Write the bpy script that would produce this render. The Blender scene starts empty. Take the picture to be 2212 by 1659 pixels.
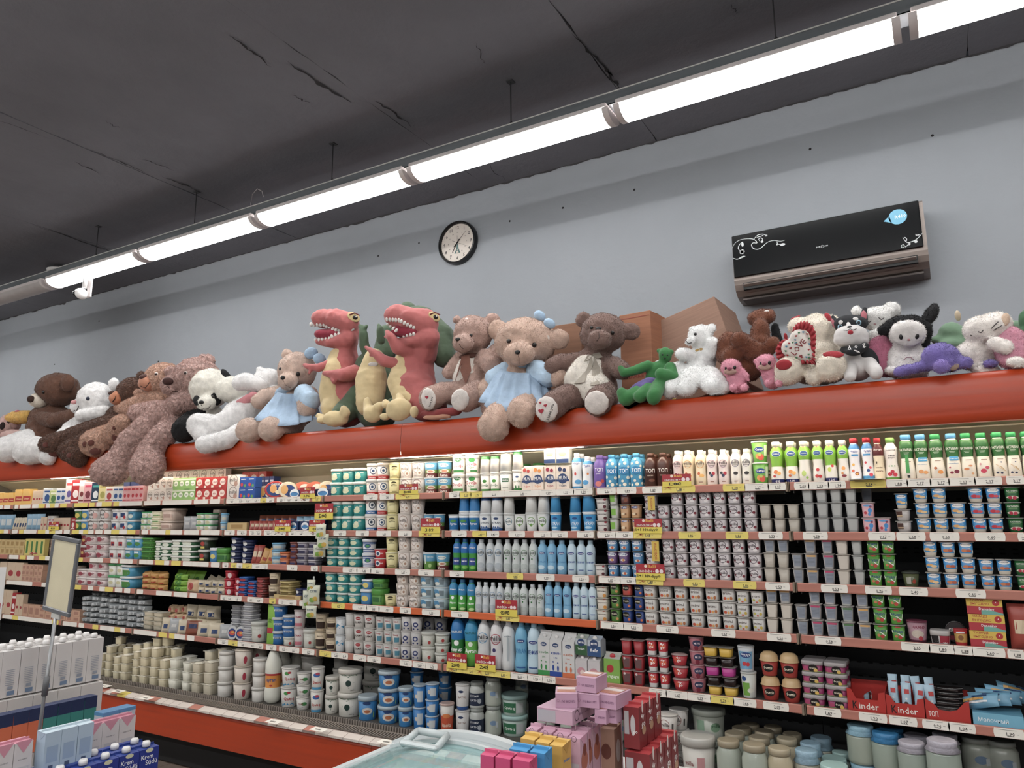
import bpy, bmesh, math, random
import numpy as np
from mathutils import Vector, Matrix
from mathutils.bvhtree import BVHTree
random.seed(7)
SC = bpy.context.scene
COL = SC.collection

# ---------------------------------------------------------------- camera
F, YAW, PIT, ROL = 1575.1, 0.5274, 0.18, -0.0084
CAM = Vector((0.0, 0.0, 1.6))
_cy, _sy = math.cos(YAW), math.sin(YAW)
_f = Vector((-_sy, _cy, 0)); _r = Vector((_cy, _sy, 0)); _z = Vector((0, 0, 1))
W_ = _f * math.cos(PIT) + _z * math.sin(PIT)
_u = _z * math.cos(PIT) - _f * math.sin(PIT)
R_ = _r * math.cos(ROL) + _u * math.sin(ROL)
U_ = _u * math.cos(ROL) - _r * math.sin(ROL)
cd = bpy.data.cameras.new('camera'); cam = bpy.data.objects.new('camera', cd); COL.objects.link(cam)
m4 = Matrix((R_, U_, -W_)).transposed().to_4x4(); m4.translation = CAM
cam.matrix_world = m4
cd.sensor_fit = 'HORIZONTAL'; cd.sensor_width = 36.0; cd.lens = 36.0 * F / 2212.0
cd.clip_start = 0.05; cd.clip_end = 60
SC.camera = cam

def ray(x, y): return W_ + R_ * ((x - 1106) / F) - U_ * ((y - 829.5) / F)
def at(x, y, Y): d = ray(x, y); return CAM + d * (Y / d.y)          # point of a pixel on the plane y = Y
def atz(x, y, Z): d = ray(x, y); return CAM + d * ((Z - CAM.z) / d.z)
def atx(x, y, X): d = ray(x, y); return CAM + d * (X / d.x)
def depth(P): return (Vector(P) - CAM).dot(W_)

# ---------------------------------------------------------------- colour management, world
SC.view_settings.view_transform = 'Standard'; SC.view_settings.look = 'None'
SC.view_settings.exposure = 0.32; SC.view_settings.gamma = 1.0
SC.view_settings.use_curve_mapping = False
SC.cycles.max_bounces = 8; SC.cycles.diffuse_bounces = 3; SC.cycles.glossy_bounces = 3
wd = bpy.data.worlds.new('world'); SC.world = wd; wd.use_nodes = True
wd.node_tree.nodes['Background'].inputs[0].default_value = (0.55, 0.6, 0.7, 1)
wd.node_tree.nodes['Background'].inputs[1].default_value = 0.02
LAMP_E, FAR_E, CASE_E = 16.0, 26.0, 20.0     # emission of the near lamps, the other lamp rows, the tubes under the canopy

# ---------------------------------------------------------------- materials
def lin(h):
    if isinstance(h, tuple): return tuple(h[:3]) + (1,)
    h = h.lstrip('#'); h = ''.join(q * 2 for q in h) if len(h) == 3 else h; c = [int(h[i:i + 2], 16) / 255 for i in (0, 2, 4)]
    return tuple(((v / 12.92) if v <= .04045 else ((v + .055) / 1.055) ** 2.4) for v in c) + (1,)
_M = {}
def mat(color, rough=.45, kind='plain', metal=0.0, emit=0.0, scale=1.0):
    key = (color, rough, kind, metal, emit, scale)
    if key in _M: return _M[key]
    m = bpy.data.materials.new(f'{kind}_{color if isinstance(color, str) else len(_M)}'); m.use_nodes = True
    nt = m.node_tree; N = nt.nodes; L = nt.links; b = N['Principled BSDF']
    c = lin(color)
    if kind in ('plain', 'velvet', 'fabric'): g_ = .3 * c[0] + .6 * c[1] + .1 * c[2]; c = tuple(v * .88 + g_ * .12 for v in c[:3]) + (1,)
    b.inputs['Base Color'].default_value = c
    b.inputs['Roughness'].default_value = rough; b.inputs['Metallic'].default_value = metal
    if emit:
        b.inputs['Emission Color'].default_value = c; b.inputs['Emission Strength'].default_value = emit
    def noise(sc, det=3, rough_=.5, obj=True):
        t = N.new('ShaderNodeTexCoord'); n = N.new('ShaderNodeTexNoise'); n.inputs['Scale'].default_value = sc
        n.inputs['Detail'].default_value = det; n.inputs['Roughness'].default_value = rough_
        L.new(t.outputs['Object'], n.inputs['Vector']); return n
    def ramp(src, stops):
        r = N.new('ShaderNodeValToRGB'); e = r.color_ramp.elements
        while len(e) < len(stops): e.new(.5)
        for k, (p, cc) in enumerate(stops): e[k].position = p; e[k].color = cc
        L.new(src, r.inputs[0]); return r
    def bump(src, strength, dist, prev=None):
        bp = N.new('ShaderNodeBump'); bp.inputs['Strength'].default_value = strength; bp.inputs['Distance'].default_value = dist
        L.new(src, bp.inputs['Height'])
        if prev: L.new(prev.outputs[0], bp.inputs['Normal'])
        return bp
    def dk(k): return tuple(min(1, v * k) for v in c[:3]) + (1,)
    if kind == 'plain':                     # printed card, plastic: faint tone variation
        n = noise(9, 2); r = ramp(n.outputs[0], [(.3, dk(.94)), (.7, dk(1.03))]); L.new(r.outputs[0], b.inputs['Base Color'])
    elif kind in ('plush', 'curly', 'velvet'):
        b.inputs['Roughness'].default_value = .95
        b.inputs['Sheen Weight'].default_value = .2 if max(c[:3]) > .05 else .03; b.inputs['Sheen Roughness'].default_value = .5
        if kind == 'curly':
            t = N.new('ShaderNodeTexCoord'); v = N.new('ShaderNodeTexVoronoi'); v.inputs['Scale'].default_value = 60 * scale
            d = noise(18, 3); mx = N.new('ShaderNodeVectorMath'); mx.operation = 'ADD'
            sc_ = N.new('ShaderNodeVectorMath'); sc_.operation = 'SCALE'; sc_.inputs['Scale'].default_value = .06
            L.new(d.outputs['Color'], sc_.inputs[0]); L.new(sc_.outputs[0], mx.inputs[0]); L.new(t.outputs['Object'], mx.inputs[1])
            L.new(mx.outputs[0], v.inputs['Vector'])
            r = ramp(v.outputs['Distance'], [(.05, dk(1.25)), (.75, dk(.62))]); L.new(r.outputs[0], b.inputs['Base Color'])
            inv = N.new('ShaderNodeMath'); inv.operation = 'SUBTRACT'; inv.inputs[0].default_value = 1; L.new(v.outputs['Distance'], inv.inputs[1])
            bp = bump(inv.outputs[0], .9, .008)
        elif kind == 'plush':
            n1 = noise(24 * scale, 4, .65); n2 = noise(260, 2, .6)
            r = ramp(n1.outputs[0], [(.3, dk(.8)), (.7, dk(1.1))]); L.new(r.outputs[0], b.inputs['Base Color'])
            bp = bump(n1.outputs[0], .75, .01); bp = bump(n2.outputs[0], .6, .003, bp)
        else:
            n1 = noise(14, 3, .5); n2 = noise(400, 1)
            r = ramp(n1.outputs[0], [(.3, dk(.88)), (.7, dk(1.07))]); L.new(r.outputs[0], b.inputs['Base Color'])
            bp = bump(n1.outputs[0], .45, .012); bp = bump(n2.outputs[0], .2, .001, bp)
        L.new(bp.outputs[0], b.inputs['Normal'])
    elif kind == 'wall':
        n1 = noise(1.3, 6, .6); n2 = noise(7, 8, .7)
        r = ramp(n1.outputs[0], [(.3, dk(.95)), (.7, dk(1.04))]); L.new(r.outputs[0], b.inputs['Base Color'])
        bp = bump(n1.outputs[0], .3, .05); bp = bump(n2.outputs[0], .15, .01, bp); L.new(bp.outputs[0], b.inputs['Normal'])
    elif kind == 'concrete':
        n1 = noise(1.1, 8, .65); n2 = noise(9, 8, .75); n3 = noise(2.2, 10, .8)
        r = ramp(n1.outputs[0], [(.3, dk(.88)), (.7, dk(1.12))])
        r3 = ramp(n3.outputs[0], [(.62, (1, 1, 1, 1)), (.72, (.82, .82, .82, 1))])
        mx = N.new('ShaderNodeMix'); mx.data_type = 'RGBA'; mx.blend_type = 'MULTIPLY'; mx.inputs[0].default_value = 1
        L.new(r.outputs[0], mx.inputs[6]); L.new(r3.outputs[0], mx.inputs[7]); L.new(mx.outputs[2], b.inputs['Base Color'])
        bp = bump(n1.outputs[0], .4, .05); bp = bump(n2.outputs[0], .3, .01, bp); L.new(bp.outputs[0], b.inputs['Normal'])
    elif kind == 'brushed':                 # scuffed painted sheet with streaks along its length
        t = N.new('ShaderNodeTexCoord'); mp = N.new('ShaderNodeMapping'); mp.inputs['Scale'].default_value = (1.2, 14, 26)
        n = N.new('ShaderNodeTexNoise'); n.inputs['Scale'].default_value = 1.6; n.inputs['Detail'].default_value = 6
        L.new(t.outputs['Object'], mp.inputs[0]); L.new(mp.outputs[0], n.inputs['Vector'])
        r = ramp(n.outputs[0], [(.3, dk(.86)), (.62, dk(1.0)), (.8, dk(1.12))]); L.new(r.outputs[0], b.inputs['Base Color'])
        rr = ramp(n.outputs[0], [(.3, (rough * .8,) * 3 + (1,)), (.7, (rough * 1.25,) * 3 + (1,))]); L.new(rr.outputs[0], b.inputs['Roughness'])
    elif kind == 'card':
        t = N.new('ShaderNodeTexCoord'); mp = N.new('ShaderNodeMapping'); mp.inputs['Scale'].default_value = (3, 3, 60)
        n = N.new('ShaderNodeTexNoise'); n.inputs['Scale'].default_value = 2
        L.new(t.outputs['Object'], mp.inputs[0]); L.new(mp.outputs[0], n.inputs['Vector'])
        r = ramp(n.outputs[0], [(.3, dk(.88)), (.7, dk(1.06))]); L.new(r.outputs[0], b.inputs['Base Color'])
    elif kind == 'tile':
        t = N.new('ShaderNodeTexCoord'); br = N.new('ShaderNodeTexNoise'); br.inputs['Scale'].default_value = 3; br.inputs['Detail'].default_value = 7
        L.new(t.outputs['Object'], br.inputs['Vector'])
        r = ramp(br.outputs[0], [(.35, dk(.8)), (.65, dk(1.15))]); L.new(r.outputs[0], b.inputs['Base Color'])
    elif kind == 'glass':
        b.inputs['Transmission Weight'].default_value = .95; b.inputs['IOR'].default_value = 1.3
    elif kind == 'film':                    # thin clear plastic: mostly see-through with a gloss
        b.inputs['Alpha'].default_value = scale
    elif kind == 'fabric':
        w = noise(16, 4, .6); r = ramp(w.outputs[0], [(.3, dk(.82)), (.7, dk(1.06))]); L.new(r.outputs[0], b.inputs['Base Color'])
        bp = bump(w.outputs[0], .8, .012); L.new(bp.outputs[0], b.inputs['Normal'])
    _M[key] = m; return m

# ---------------------------------------------------------------- objects
def empty(name, loc=(0, 0, 0), rz=0.0):
    o = bpy.data.objects.new(name, None); COL.objects.link(o); o.location = loc; o.rotation_euler = (0, 0, rz)
    o.empty_display_size = .05; return o
def tag(o, label=None, cat=None, group=None, kind=None):
    if label: o['label'] = label
    if cat: o['category'] = cat
    if group: o['group'] = group
    if kind: o['kind'] = kind
    return o
def link(name, me, parent=None, loc=None):
    o = bpy.data.objects.new(name, me); COL.objects.link(o)
    if parent: o.parent = parent
    if loc is not None: o.location = loc
    return o
def copy_tree(o, parent=None):
    c = o.copy(); COL.objects.link(c); c.parent = parent
    for ch in o.children: copy_tree(ch, c)
    return c

class MB:
    """collects faces with per-face materials; build() links ONE mesh object"""
    def __init__(s): s.v = []; s.f = []; s.m = []; s.mats = []; s.sm = []
    def mi(s, m):
        if m not in s.mats: s.mats.append(m)
        return s.mats.index(m)
    def add(s, vs, fs, m, smooth=False):
        b = len(s.v); s.v += [tuple(v) for v in vs]; k = s.mi(m)
        for f in fs: s.f.append(tuple(i + b for i in f)); s.m.append(k); s.sm.append(smooth)
        return s
    def box(s, x0, x1, y0, y1, z0, z1, m, bev=0.0, M=None):
        if x0 > x1: x0, x1 = x1, x0
        b = min(bev, (x1 - x0) / 2.2, (y1 - y0) / 2.2, (z1 - z0) / 2.2)
        if b <= 0:
            vs = [(x, y, z) for z in (z0, z1) for y in (y0, y1) for x in (x0, x1)]
            fs = [(0, 2, 3, 1), (4, 5, 7, 6), (0, 1, 5, 4), (2, 6, 7, 3), (0, 4, 6, 2), (1, 3, 7, 5)]
        else:
            vs = []; fs = []
            cx, cy, cz = (x0 + x1) / 2, (y0 + y1) / 2, (z0 + z1) / 2; hx, hy, hz = (x1 - x0) / 2, (y1 - y0) / 2, (z1 - z0) / 2
            idx = {}
            for sx in (-1, 1):
                for sy in (-1, 1):
                    for sz in (-1, 1):
                        for ax in range(3):
                            h = [hx - b, hy - b, hz - b]; h[ax] += b
                            idx[(sx, sy, sz, ax)] = len(vs); vs.append((cx + sx * h[0], cy + sy * h[1], cz + sz * h[2]))
            S = ((-1, -1), (1, -1), (1, 1), (-1, 1))
            for sg in (-1, 1):
                for ax in range(3):
                    q = []
                    for a, c in S:
                        t = [0, 0, 0]; t[ax] = sg; t[(ax + 1) % 3] = a; t[(ax + 2) % 3] = c; q.append(idx[(t[0], t[1], t[2], ax)])
                    fs.append(tuple(q if sg > 0 else q[::-1]))
            for ax in range(3):
                a1, a2 = (ax + 1) % 3, (ax + 2) % 3
                for s1 in (-1, 1):
                    for s2 in (-1, 1):
                        t0 = [0, 0, 0]; t0[ax] = -1; t0[a1] = s1; t0[a2] = s2; t1 = list(t0); t1[ax] = 1
                        q = [idx[(*t0, a1)], idx[(*t1, a1)], idx[(*t1, a2)], idx[(*t0, a2)]]
                        fs.append(tuple(q if s1 * s2 < 0 else q[::-1]))
            for k, i in list(idx.items()):
                if k[3] == 0:
                    q = [idx[(*k[:3], 0)], idx[(*k[:3], 1)], idx[(*k[:3], 2)]]
                    fs.append(tuple(q if k[0] * k[1] * k[2] > 0 else q[::-1]))
        if M is not None: vs = [M @ Vector(v) for v in vs]
        return s.add(vs, fs, m)
    def tube(s, pts, r, m, n=8, cap=True):
        pts = [Vector(p) for p in pts]; rs = r if isinstance(r, (list, tuple)) else [r] * len(pts); vs = []; fs = []
        for i, p in enumerate(pts):
            d = (pts[min(i + 1, len(pts) - 1)] - pts[max(i - 1, 0)]).normalized()
            a = Vector((0, 0, 1)) if abs(d.z) < .9 else Vector((1, 0, 0))
            u = d.cross(a).normalized(); v = d.cross(u)
            for k in range(n):
                t = 2 * math.pi * k / n; vs.append(p + (u * math.cos(t) + v * math.sin(t)) * rs[i])
        for i in range(len(pts) - 1):
            for k in range(n):
                a, b = i * n + k, i * n + (k + 1) % n; fs.append((a, b, b + n, a + n))
        if cap: fs += [tuple(range(n))[::-1], tuple(range((len(pts) - 1) * n, len(pts) * n))]
        return s.add(vs, fs, m, True)
    def lathe(s, prof, m, n=24, ex=2.0, c=(0, 0, 0), bands=None, wy=1.0, smooth=True):
        """prof: (r, z); ex: 2 round, more = squarer; bands: [(z0, z1, material)] colours"""
        vs = []; fs = []; ms = []
        if bands:
            zs = sorted({z for b in bands for z in b[:2]}); P = [prof[0]]
            for (r0, z0), (r1, z1) in zip(prof, prof[1:]):
                for z in (zs if z1 > z0 else zs[::-1]):
                    if min(z0, z1) + 1e-6 < z < max(z0, z1) - 1e-6: P.append((r0 + (r1 - r0) * (z - z0) / (z1 - z0), z))
                P.append((r1, z1))
            prof = P
        for r, z in prof:
            for k in range(n):
                t = 2 * math.pi * (k + .5) / n; q = se(t, ex); vs.append((c[0] + r * q * math.sin(t), c[1] - r * q * wy * math.cos(t), c[2] + z))
        base = len(s.v); s.v += vs
        for i in range(len(prof) - 1):
            mm = m; zm = (prof[i][1] + prof[i + 1][1]) / 2
            if bands and abs(prof[i][1] - prof[i + 1][1]) > 1e-9:
                for b0, b1, bm in bands:
                    if b0 <= zm <= b1: mm = bm
            k_ = s.mi(mm)
            for k in range(n):
                a, b = base + i * n + k, base + i * n + (k + 1) % n
                s.f.append((a, b, b + n, a + n)); s.m.append(k_); s.sm.append(smooth)
        k_ = s.mi(m)
        if prof[0][0] > 1e-5: s.f.append(tuple(base + k for k in range(n))[::-1]); s.m.append(k_); s.sm.append(False)
        if prof[-1][0] > 1e-5: s.f.append(tuple(base + (len(prof) - 1) * n + k for k in range(n))); s.m.append(k_ if not bands else s.mi(mm)); s.sm.append(False)
        return s
    def ball(s, c, r, m, M=None, n=14):
        rx, ry, rz = r if isinstance(r, (tuple, list)) else (r, r, r); vs = []; fs = []; k = n // 2
        for i in range(k + 1):
            p = math.pi * i / k
            for j in range(n):
                t = 2 * math.pi * j / n; v = Vector((rx * math.sin(p) * math.cos(t), ry * math.sin(p) * math.sin(t), rz * math.cos(p)))
                if M is not None: v = M @ v
                vs.append(Vector(c) + v)
        for i in range(k):
            for j in range(n): a, b = i * n + j, i * n + (j + 1) % n; fs.append((a, a + n, b + n, b))
        return s.add(vs, fs, m, True)
    def mesh(s, name):
        me = bpy.data.meshes.new(name); me.from_pydata(s.v, [], s.f)
        for m in s.mats: me.materials.append(m)
        me.polygons.foreach_set('material_index', s.m); me.polygons.foreach_set('use_smooth', s.sm)
        me.update(); return me
    def build(s, name, parent=None, loc=None): return link(name, s.mesh(name), parent, loc)

def se(t, ex):
    if ex <= 2.01: return 1.0
    a, b = abs(math.sin(t)), abs(math.cos(t)); return (a ** ex + b ** ex) ** (-1 / ex)

# ---------------------------------------------------------------- flat lettering and print
_T = {}
def glyphs(s):
    """vertices (centred, width 1) and faces of a line of lettering; aspect = height / width"""
    if s in _T: return _T[s]
    c = bpy.data.curves.new('t', 'FONT'); c.body = s; c.resolution_u = 1; c.offset = .012
    o = bpy.data.objects.new('t', c); me = bpy.data.meshes.new_from_object(o)
    bpy.data.objects.remove(o); bpy.data.curves.remove(c)
    v = np.array([x.co[:2] for x in me.vertices]) if len(me.vertices) else np.zeros((1, 2))
    fs = [tuple(p.vertices)[::1] for p in me.polygons]; bpy.data.meshes.remove(me)
    lo, hi = v.min(0), v.max(0); w = max(hi[0] - lo[0], 1e-6)
    v = (v - (lo + hi) / 2) / w; _T[s] = (v, fs, (hi[1] - lo[1]) / w); return _T[s]
def shape2d(d):
    """one print element -> vertices (u, v) and faces. Units: metres"""
    k = d[0]
    if k == 't':
        _, s, u, v, w, h = d[:6]; V, fs, a = glyphs(s); rot = d[7] if len(d) > 7 else 0
        sy = w if not h else h / a
        V = V * np.array([w, sy])
        if rot: c, q = math.cos(rot), math.sin(rot); V = V @ np.array([[c, q], [-q, c]])
        return (V + np.array([u, v])).tolist(), fs
    if k == 'e':
        _, u, v, ru, rv = d[:5]; n = 16; vs = [(u, v)]; fs = []
        for j, q in enumerate((.5, 1)):
            for i in range(n): t = 2 * math.pi * i / n; vs.append((u + ru * q * math.cos(t), v + rv * q * math.sin(t)))
        for i in range(n):
            a, b = 1 + i, 1 + (i + 1) % n; fs += [(0, a, b), (a, a + n, b + n, b)]
        return vs, fs
    if k == 'o':                                                     # ring
        _, u, v, ru, rv = d[:5]; n = 20; vs = []; fs = []
        for i in range(n):
            t = 2 * math.pi * i / n; vs += [(u + ru * math.cos(t), v + rv * math.sin(t)), (u + ru * .86 * math.cos(t), v + rv * .86 * math.sin(t))]
        for i in range(n): a, b = 2 * i, 2 * ((i + 1) % n); fs.append((a, b, b + 1, a + 1))
        return vs, fs
    if k == 'r':
        _, u, v, w, h = d[:5]; n = 7; vs = []; fs = []
        for i in range(n): x = u - w / 2 + w * i / (n - 1); vs += [(x, v - h / 2), (x, v + h / 2)]
        for i in range(n - 1): fs.append((2 * i, 2 * i + 2, 2 * i + 3, 2 * i + 1))
        return vs, fs
    if k == 'p':                                                     # free polygon
        pts = d[1]; return list(pts), [tuple(range(len(pts)))]
def heart(u, v, r, rot=0.0):
    P = []
    for i in range(20):
        t = 2 * math.pi * i / 20; x = .95 * math.sin(t) ** 3; y = (13 * math.cos(t) - 5 * math.cos(2 * t) - 2 * math.cos(3 * t) - math.cos(4 * t)) / 17
        P.append((u + r * (x * math.cos(rot) - y * math.sin(rot)), v + r * (x * math.sin(rot) + y * math.cos(rot))))
    return P
def decals(mb, items, surf, off=.0005):
    """lay print elements on a surface; surf(u, v, off) -> point"""
    for i, d in enumerate(items):
        vs, fs = shape2d(d); col = d[6] if d[0] == 't' else (d[2] if d[0] == 'p' else d[5])
        o = off + .00025 * i
        mb.add([surf(u, v, o) for u, v in vs], fs, mat(col, .5))
# ================================================================ the room
YW, ZC = 4.4, 4.07
WALLC = '#91959a'
def sbox(name, x0, x1, y0, y1, z0, z1, m):
    o = MB().box(x0, x1, y0, y1, z0, z1, m).build(name); tag(o, kind='structure'); return o
sbox('wall_back', -12.2, 5.2, YW, YW + .2, 0, ZC, mat(WALLC, .85, 'wall'))
sbox('wall_left', -12.2, -12, -7, YW, 0, ZC, mat('#8d8f92', .8, 'wall'))
sbox('wall_right', 5, 5.2, -7, YW, 0, ZC, mat('#8d8f92', .8, 'wall'))
sbox('wall_front', -12.2, 5.2, -7.2, -7, 0, ZC, mat('#8d8f92', .8, 'wall'))
fl = sbox('floor', -12.2, 5.2, -7.2, YW, -.1, 0, mat('#8a7d72', .5, 'tile'))
k = 0
fm = mat('#8a7a70', .4, 'tile')
for i in range(9):
    for j in range(5):
        x = -6.4 + i * .6; y = 1.4 + j * .6
        MB().box(x + .004, x + .596, y + .004, y + .596, 0.0005, .008, fm, .003).build('floor_tile', fl)
# ceiling: cast slabs with ragged joints between them
JX = [-12.2, -10.6, -8.9, -6.42, -4.77, -2.76, -1.42, .35, 2.2, 3.8, 5.2]
ce = sbox('ceiling', -12.2, 5.2, -7.2, YW, ZC + .03, ZC + .2, mat('#17171a', .9, 'concrete'))
cm = mat('#67676d', .9, 'concrete')
for a, b in zip(JX, JX[1:]):
    rnd = random.Random(int(a * 100)); n = 120; ys = [-7.2 + (YW + 7.2) * i / n for i in range(n + 1)]
    e0 = [a + .001 + max(0, rnd.gauss(-.004, .007)) for _ in ys]; e1 = [b - .001 - max(0, rnd.gauss(-.004, .007)) for _ in ys]
    dz = rnd.uniform(-.004, .004)
    vs = []
    for i, y in enumerate(ys): vs += [(e0[i], y, ZC + dz), (e1[i], y, ZC + dz), (e0[i], y, ZC + .03), (e1[i], y, ZC + .03)]
    fs = []
    for i in range(n):
        q = 4 * i; fs += [(q, q + 1, q + 5, q + 4), (q, q + 4, q + 6, q + 2), (q + 1, q + 3, q + 7, q + 5)]
    MB().add(vs, fs, cm).build('ceiling_slab', ce)
# chipped places and branching cracks along the joints
cr = MB(); dm = mat('#232124', .95)
for (x, y, L, w, s) in [(-4.74, 2.5, .45, .02, 1), (-4.7, 3.0, .35, .03, 2), (-4.85, 1.9, .4, .01, 3), (-2.86, 2.5, .5, .045, 4), (-2.72, 3.05, .35, .03, 5), (-2.66, 3.75, .4, .012, 6),
                        (-2.55, 4.05, .33, .01, 7), (-6.42, 3.0, .7, .03, 8), (-6.45, 3.5, .5, .03, 9), (-1.43, 3.1, .5, .03, 10), (-1.4, 3.45, .3, .035, 11), (-1.9, 2.9, .2, .01, 12),
                        (-4.3, 2.35, .1, .012, 13), (-2.95, 2.2, .3, .03, 14), (-4.6, 2.75, .25, .02, 15), (-5.0, 2.55, .2, .02, 16), (-3.1, 2.75, .12, .02, 17), (-.65, 3.3, .1, .01, 18)]:
    rnd = random.Random(s); n = 14; px = x; A = []; B = []
    for i in range(n + 1):
        px += rnd.uniform(-.012, .012); ww = w * .6 * (.25 + rnd.random()) * math.sin(math.pi * (i + .3) / (n + .6)) * .5
        A.append((px - ww, y + L * i / n, ZC - .0055)); B.append((px + ww, y + L * i / n, ZC - .0055))
    vs = A + B; cr.add(vs, [(i, i + 1, i + n + 2, i + n + 1) for i in range(n)], dm)
o = cr.build('ceiling_crack', ce); tag(o, kind='stuff')
rg = MB(); rnd = random.Random(3); n = 400                           # ragged paint edge where the wall meets the ceiling
vs = []; 
for i in range(n + 1):
    x = -12 + 17 * i / n; h = .004 + abs(rnd.gauss(0, .007)); vs += [(x, YW - .003, ZC), (x, YW - .003, ZC - h)]
rg.add(vs, [(2 * i, 2 * i + 1, 2 * i + 3, 2 * i + 2) for i in range(n)], mat('#3a383b', .9)); rg.build('trim_ceiling_edge'); tag(bpy.data.objects['trim_ceiling_edge'], kind='structure')
wd_ = MB(); rnd = random.Random(5)
for x, y in [(1101, 478), (1216, 449), (817, 553), (214, 694), (905, 525), (1750, 322), (2014, 293), (1370, 410), (118, 787), (342, 781), (420, 565)]:
    p = at(x, y, YW); wd_.ball((p.x, YW - .001, p.z), (.008, .004, .008), dm, n=8)
tag(wd_.build('wall_pockmark', bpy.data.objects['wall_back']), kind='stuff')

# ================================================================ lamps on the cable tray
YL, ZL = 3.36, 3.68
white = mat('#d8d0cf', .5); metal = mat('#6d7074', .5, metal=.6); galv = mat('#7d8286', .45, 'brushed', metal=.5)
lamp_m = mat('#fcfcfa', .5, emit=LAMP_E); far_m = mat('#fbfaf8', .5, emit=FAR_E)
def lamp(x0, x1, y, z, m, label, group):
    t = empty('ceiling_light', ((x0 + x1) / 2, y, z)); tag(t, label, 'light', group); h = (x1 - x0) / 2
    MB().box(-h + .01, h - .01, -.086, .086, .026, .058, white, .006).build('housing', t)
    b = MB(); n = 8; L = h - .034; P = [(-.084 * math.cos(math.pi * i / n), .028 - .054 * math.sin(math.pi * i / n)) for i in range(n + 1)]
    vs = [(s * L, y_, z_) for s in (-1, 1) for y_, z_ in P]
    b.add(vs, [(i, i + 1, i + n + 2, i + n + 1) for i in range(n)], m, True); b.add(vs, [tuple(range(n + 1))[::-1], tuple(range(n + 1, 2 * n + 2))], m)
    b.build('diffuser', t)
    for s in (-1, 1):
        c = MB(); vs = [(s * u, y_ * 1.05, z_ - .002 if z_ < .02 else z_) for u in (L, L + .033) for y_, z_ in P]
        c.add(vs, [(i, i + 1, i + n + 2, i + n + 1) for i in range(n)], white, True); c.add(vs, [tuple(range(n + 1))[::-1], tuple(range(n + 1, 2 * n + 2))], white)
        c.build('end_cap', t)
        MB().tube([(s * (h - .03), .08, .05), (s * (h - .03), .082, .17), (s * (h - .025), .07, .18)], .0022, white, 6).build('hanger_clip', t)
    return t
LX = [-6.73 + 1.3573 * i for i in range(0, 8)]
PLC = ['above the security camera', 'second along from the security camera', 'up beyond the panda and dress bear', 'passing above the wall clock', 'between wall clock and air conditioner', 'passing above the air conditioner', 'past the air conditioner at the picture edge']
for i in range(7):
    lamp(LX[i] + .015, LX[i + 1] - .015, YL, ZL, lamp_m, 'lit white batten ceiling lamp ' + PLC[i], 'lit batten lamps on the near tray')
dead = mat('#b9b4b2', .5)
for i in range(3):
    x1 = -6.76 - 1.3573 * i
    lamp(x1 - 1.33, x1, YL, ZL, dead if i < 1 else lamp_m, 'unlit batten lamp at the far end of the tray' if i < 1 else f'batten lamp out of sight, tray end piece {"ab"[i-1]}', 'lamps at the tray end')
# perforated tray
tr = empty('cable_tray', (-3, YL, ZL + .075)); tag(tr, 'perforated grey metal cable tray carrying the batten lamps', 'cable tray')
def tray(parent, x0, x1, holes=True):
    b = MB().box(x0, x1, -.055, .055, -.02, -.016, galv)
    b.box(x0, x1, .051, .055, -.02, .045, galv).build('tray_channel', parent)
    s = MB().box(x0, x1, -.055, -.051, -.02, .045, galv); s.build('tray_side', parent)
    if holes:
        h = MB(); x = x0 + .03
        while x < -5.5: h.box(x, x + .022, -.0565, -.055, .008, .018, mat('#2a2a2c', .8)); x += .05
        tag(h.build('perforation', parent), kind='stuff')
tray(tr, -7.8, 6.0)
MB().tube([(-8, -.058, .046), (6, -.058, .046)], .004, mat('#c8c8c6', .4), 6).build('conduit', tr)
for i, x in enumerate([-6.0, -4.71, -3.30, -1.92, -.47, .95]):
    t = empty('suspension_rod', (x, YL - .05, ZL + .1)); tag(t, 'thin steel rod holding the tray ' + ['by the security camera', 'above the panda', 'above the red dinosaurs', 'before the wall clock', 'beside the air conditioner', 'out past the picture edge'][i], 'rod', 'tray suspension rods')
    MB().tube([(0, 0, 0), (0, 0, ZC - ZL - .1)], .0035, mat('#2b2b2e', .6), 6).build('rod', t)
    b = MB(); b.add([(-.025, 0, 0), (.025, 0, 0), (0, 0, .05), (-.025, .004, 0), (.025, .004, 0), (0, .004, .05)], [(0, 1, 2), (5, 4, 3), (0, 2, 5, 3), (1, 4, 5, 2), (0, 3, 4, 1)], mat('#2b2b2e', .6)); b.build('bracket', t)
    MB().box(-.02, .02, -.02, .02, ZC - ZL - .106, ZC - ZL - .1, mat('#333336', .7)).build('anchor_plate', t)
loop = MB().tube([(x, 0, z) for x, z in [(0, 0), (-.01, .1), (.0, .17), (.05, .2), (.1, .17), (.12, .12)]], .0022, white, 6).build('loose_cable')
loop.location = (-4.1, YL - .03, ZL + .06); tag(loop, 'loose white cable end looping up over the tray', 'cable')
# other lamp rows of the shop, behind the photographer
for r, y in enumerate([.6, -2.4, -5.4]):
    for i in range(5):
        x = -10.5 + i * 3.0
        lamp(x, x + 2.6, y, ZL, far_m, f'batten lamp over the shop floor, row {"abc"[r]} place {"abcde"[i]}', 'batten lamps over the shop floor')
    t2 = empty('cable_tray', (-3, y, ZL + .075)); tag(t2, 'bare cable tray above shop floor lamps, row ' + 'abc'[r], 'cable tray'); tray(t2, -9, 8, False)

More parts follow.
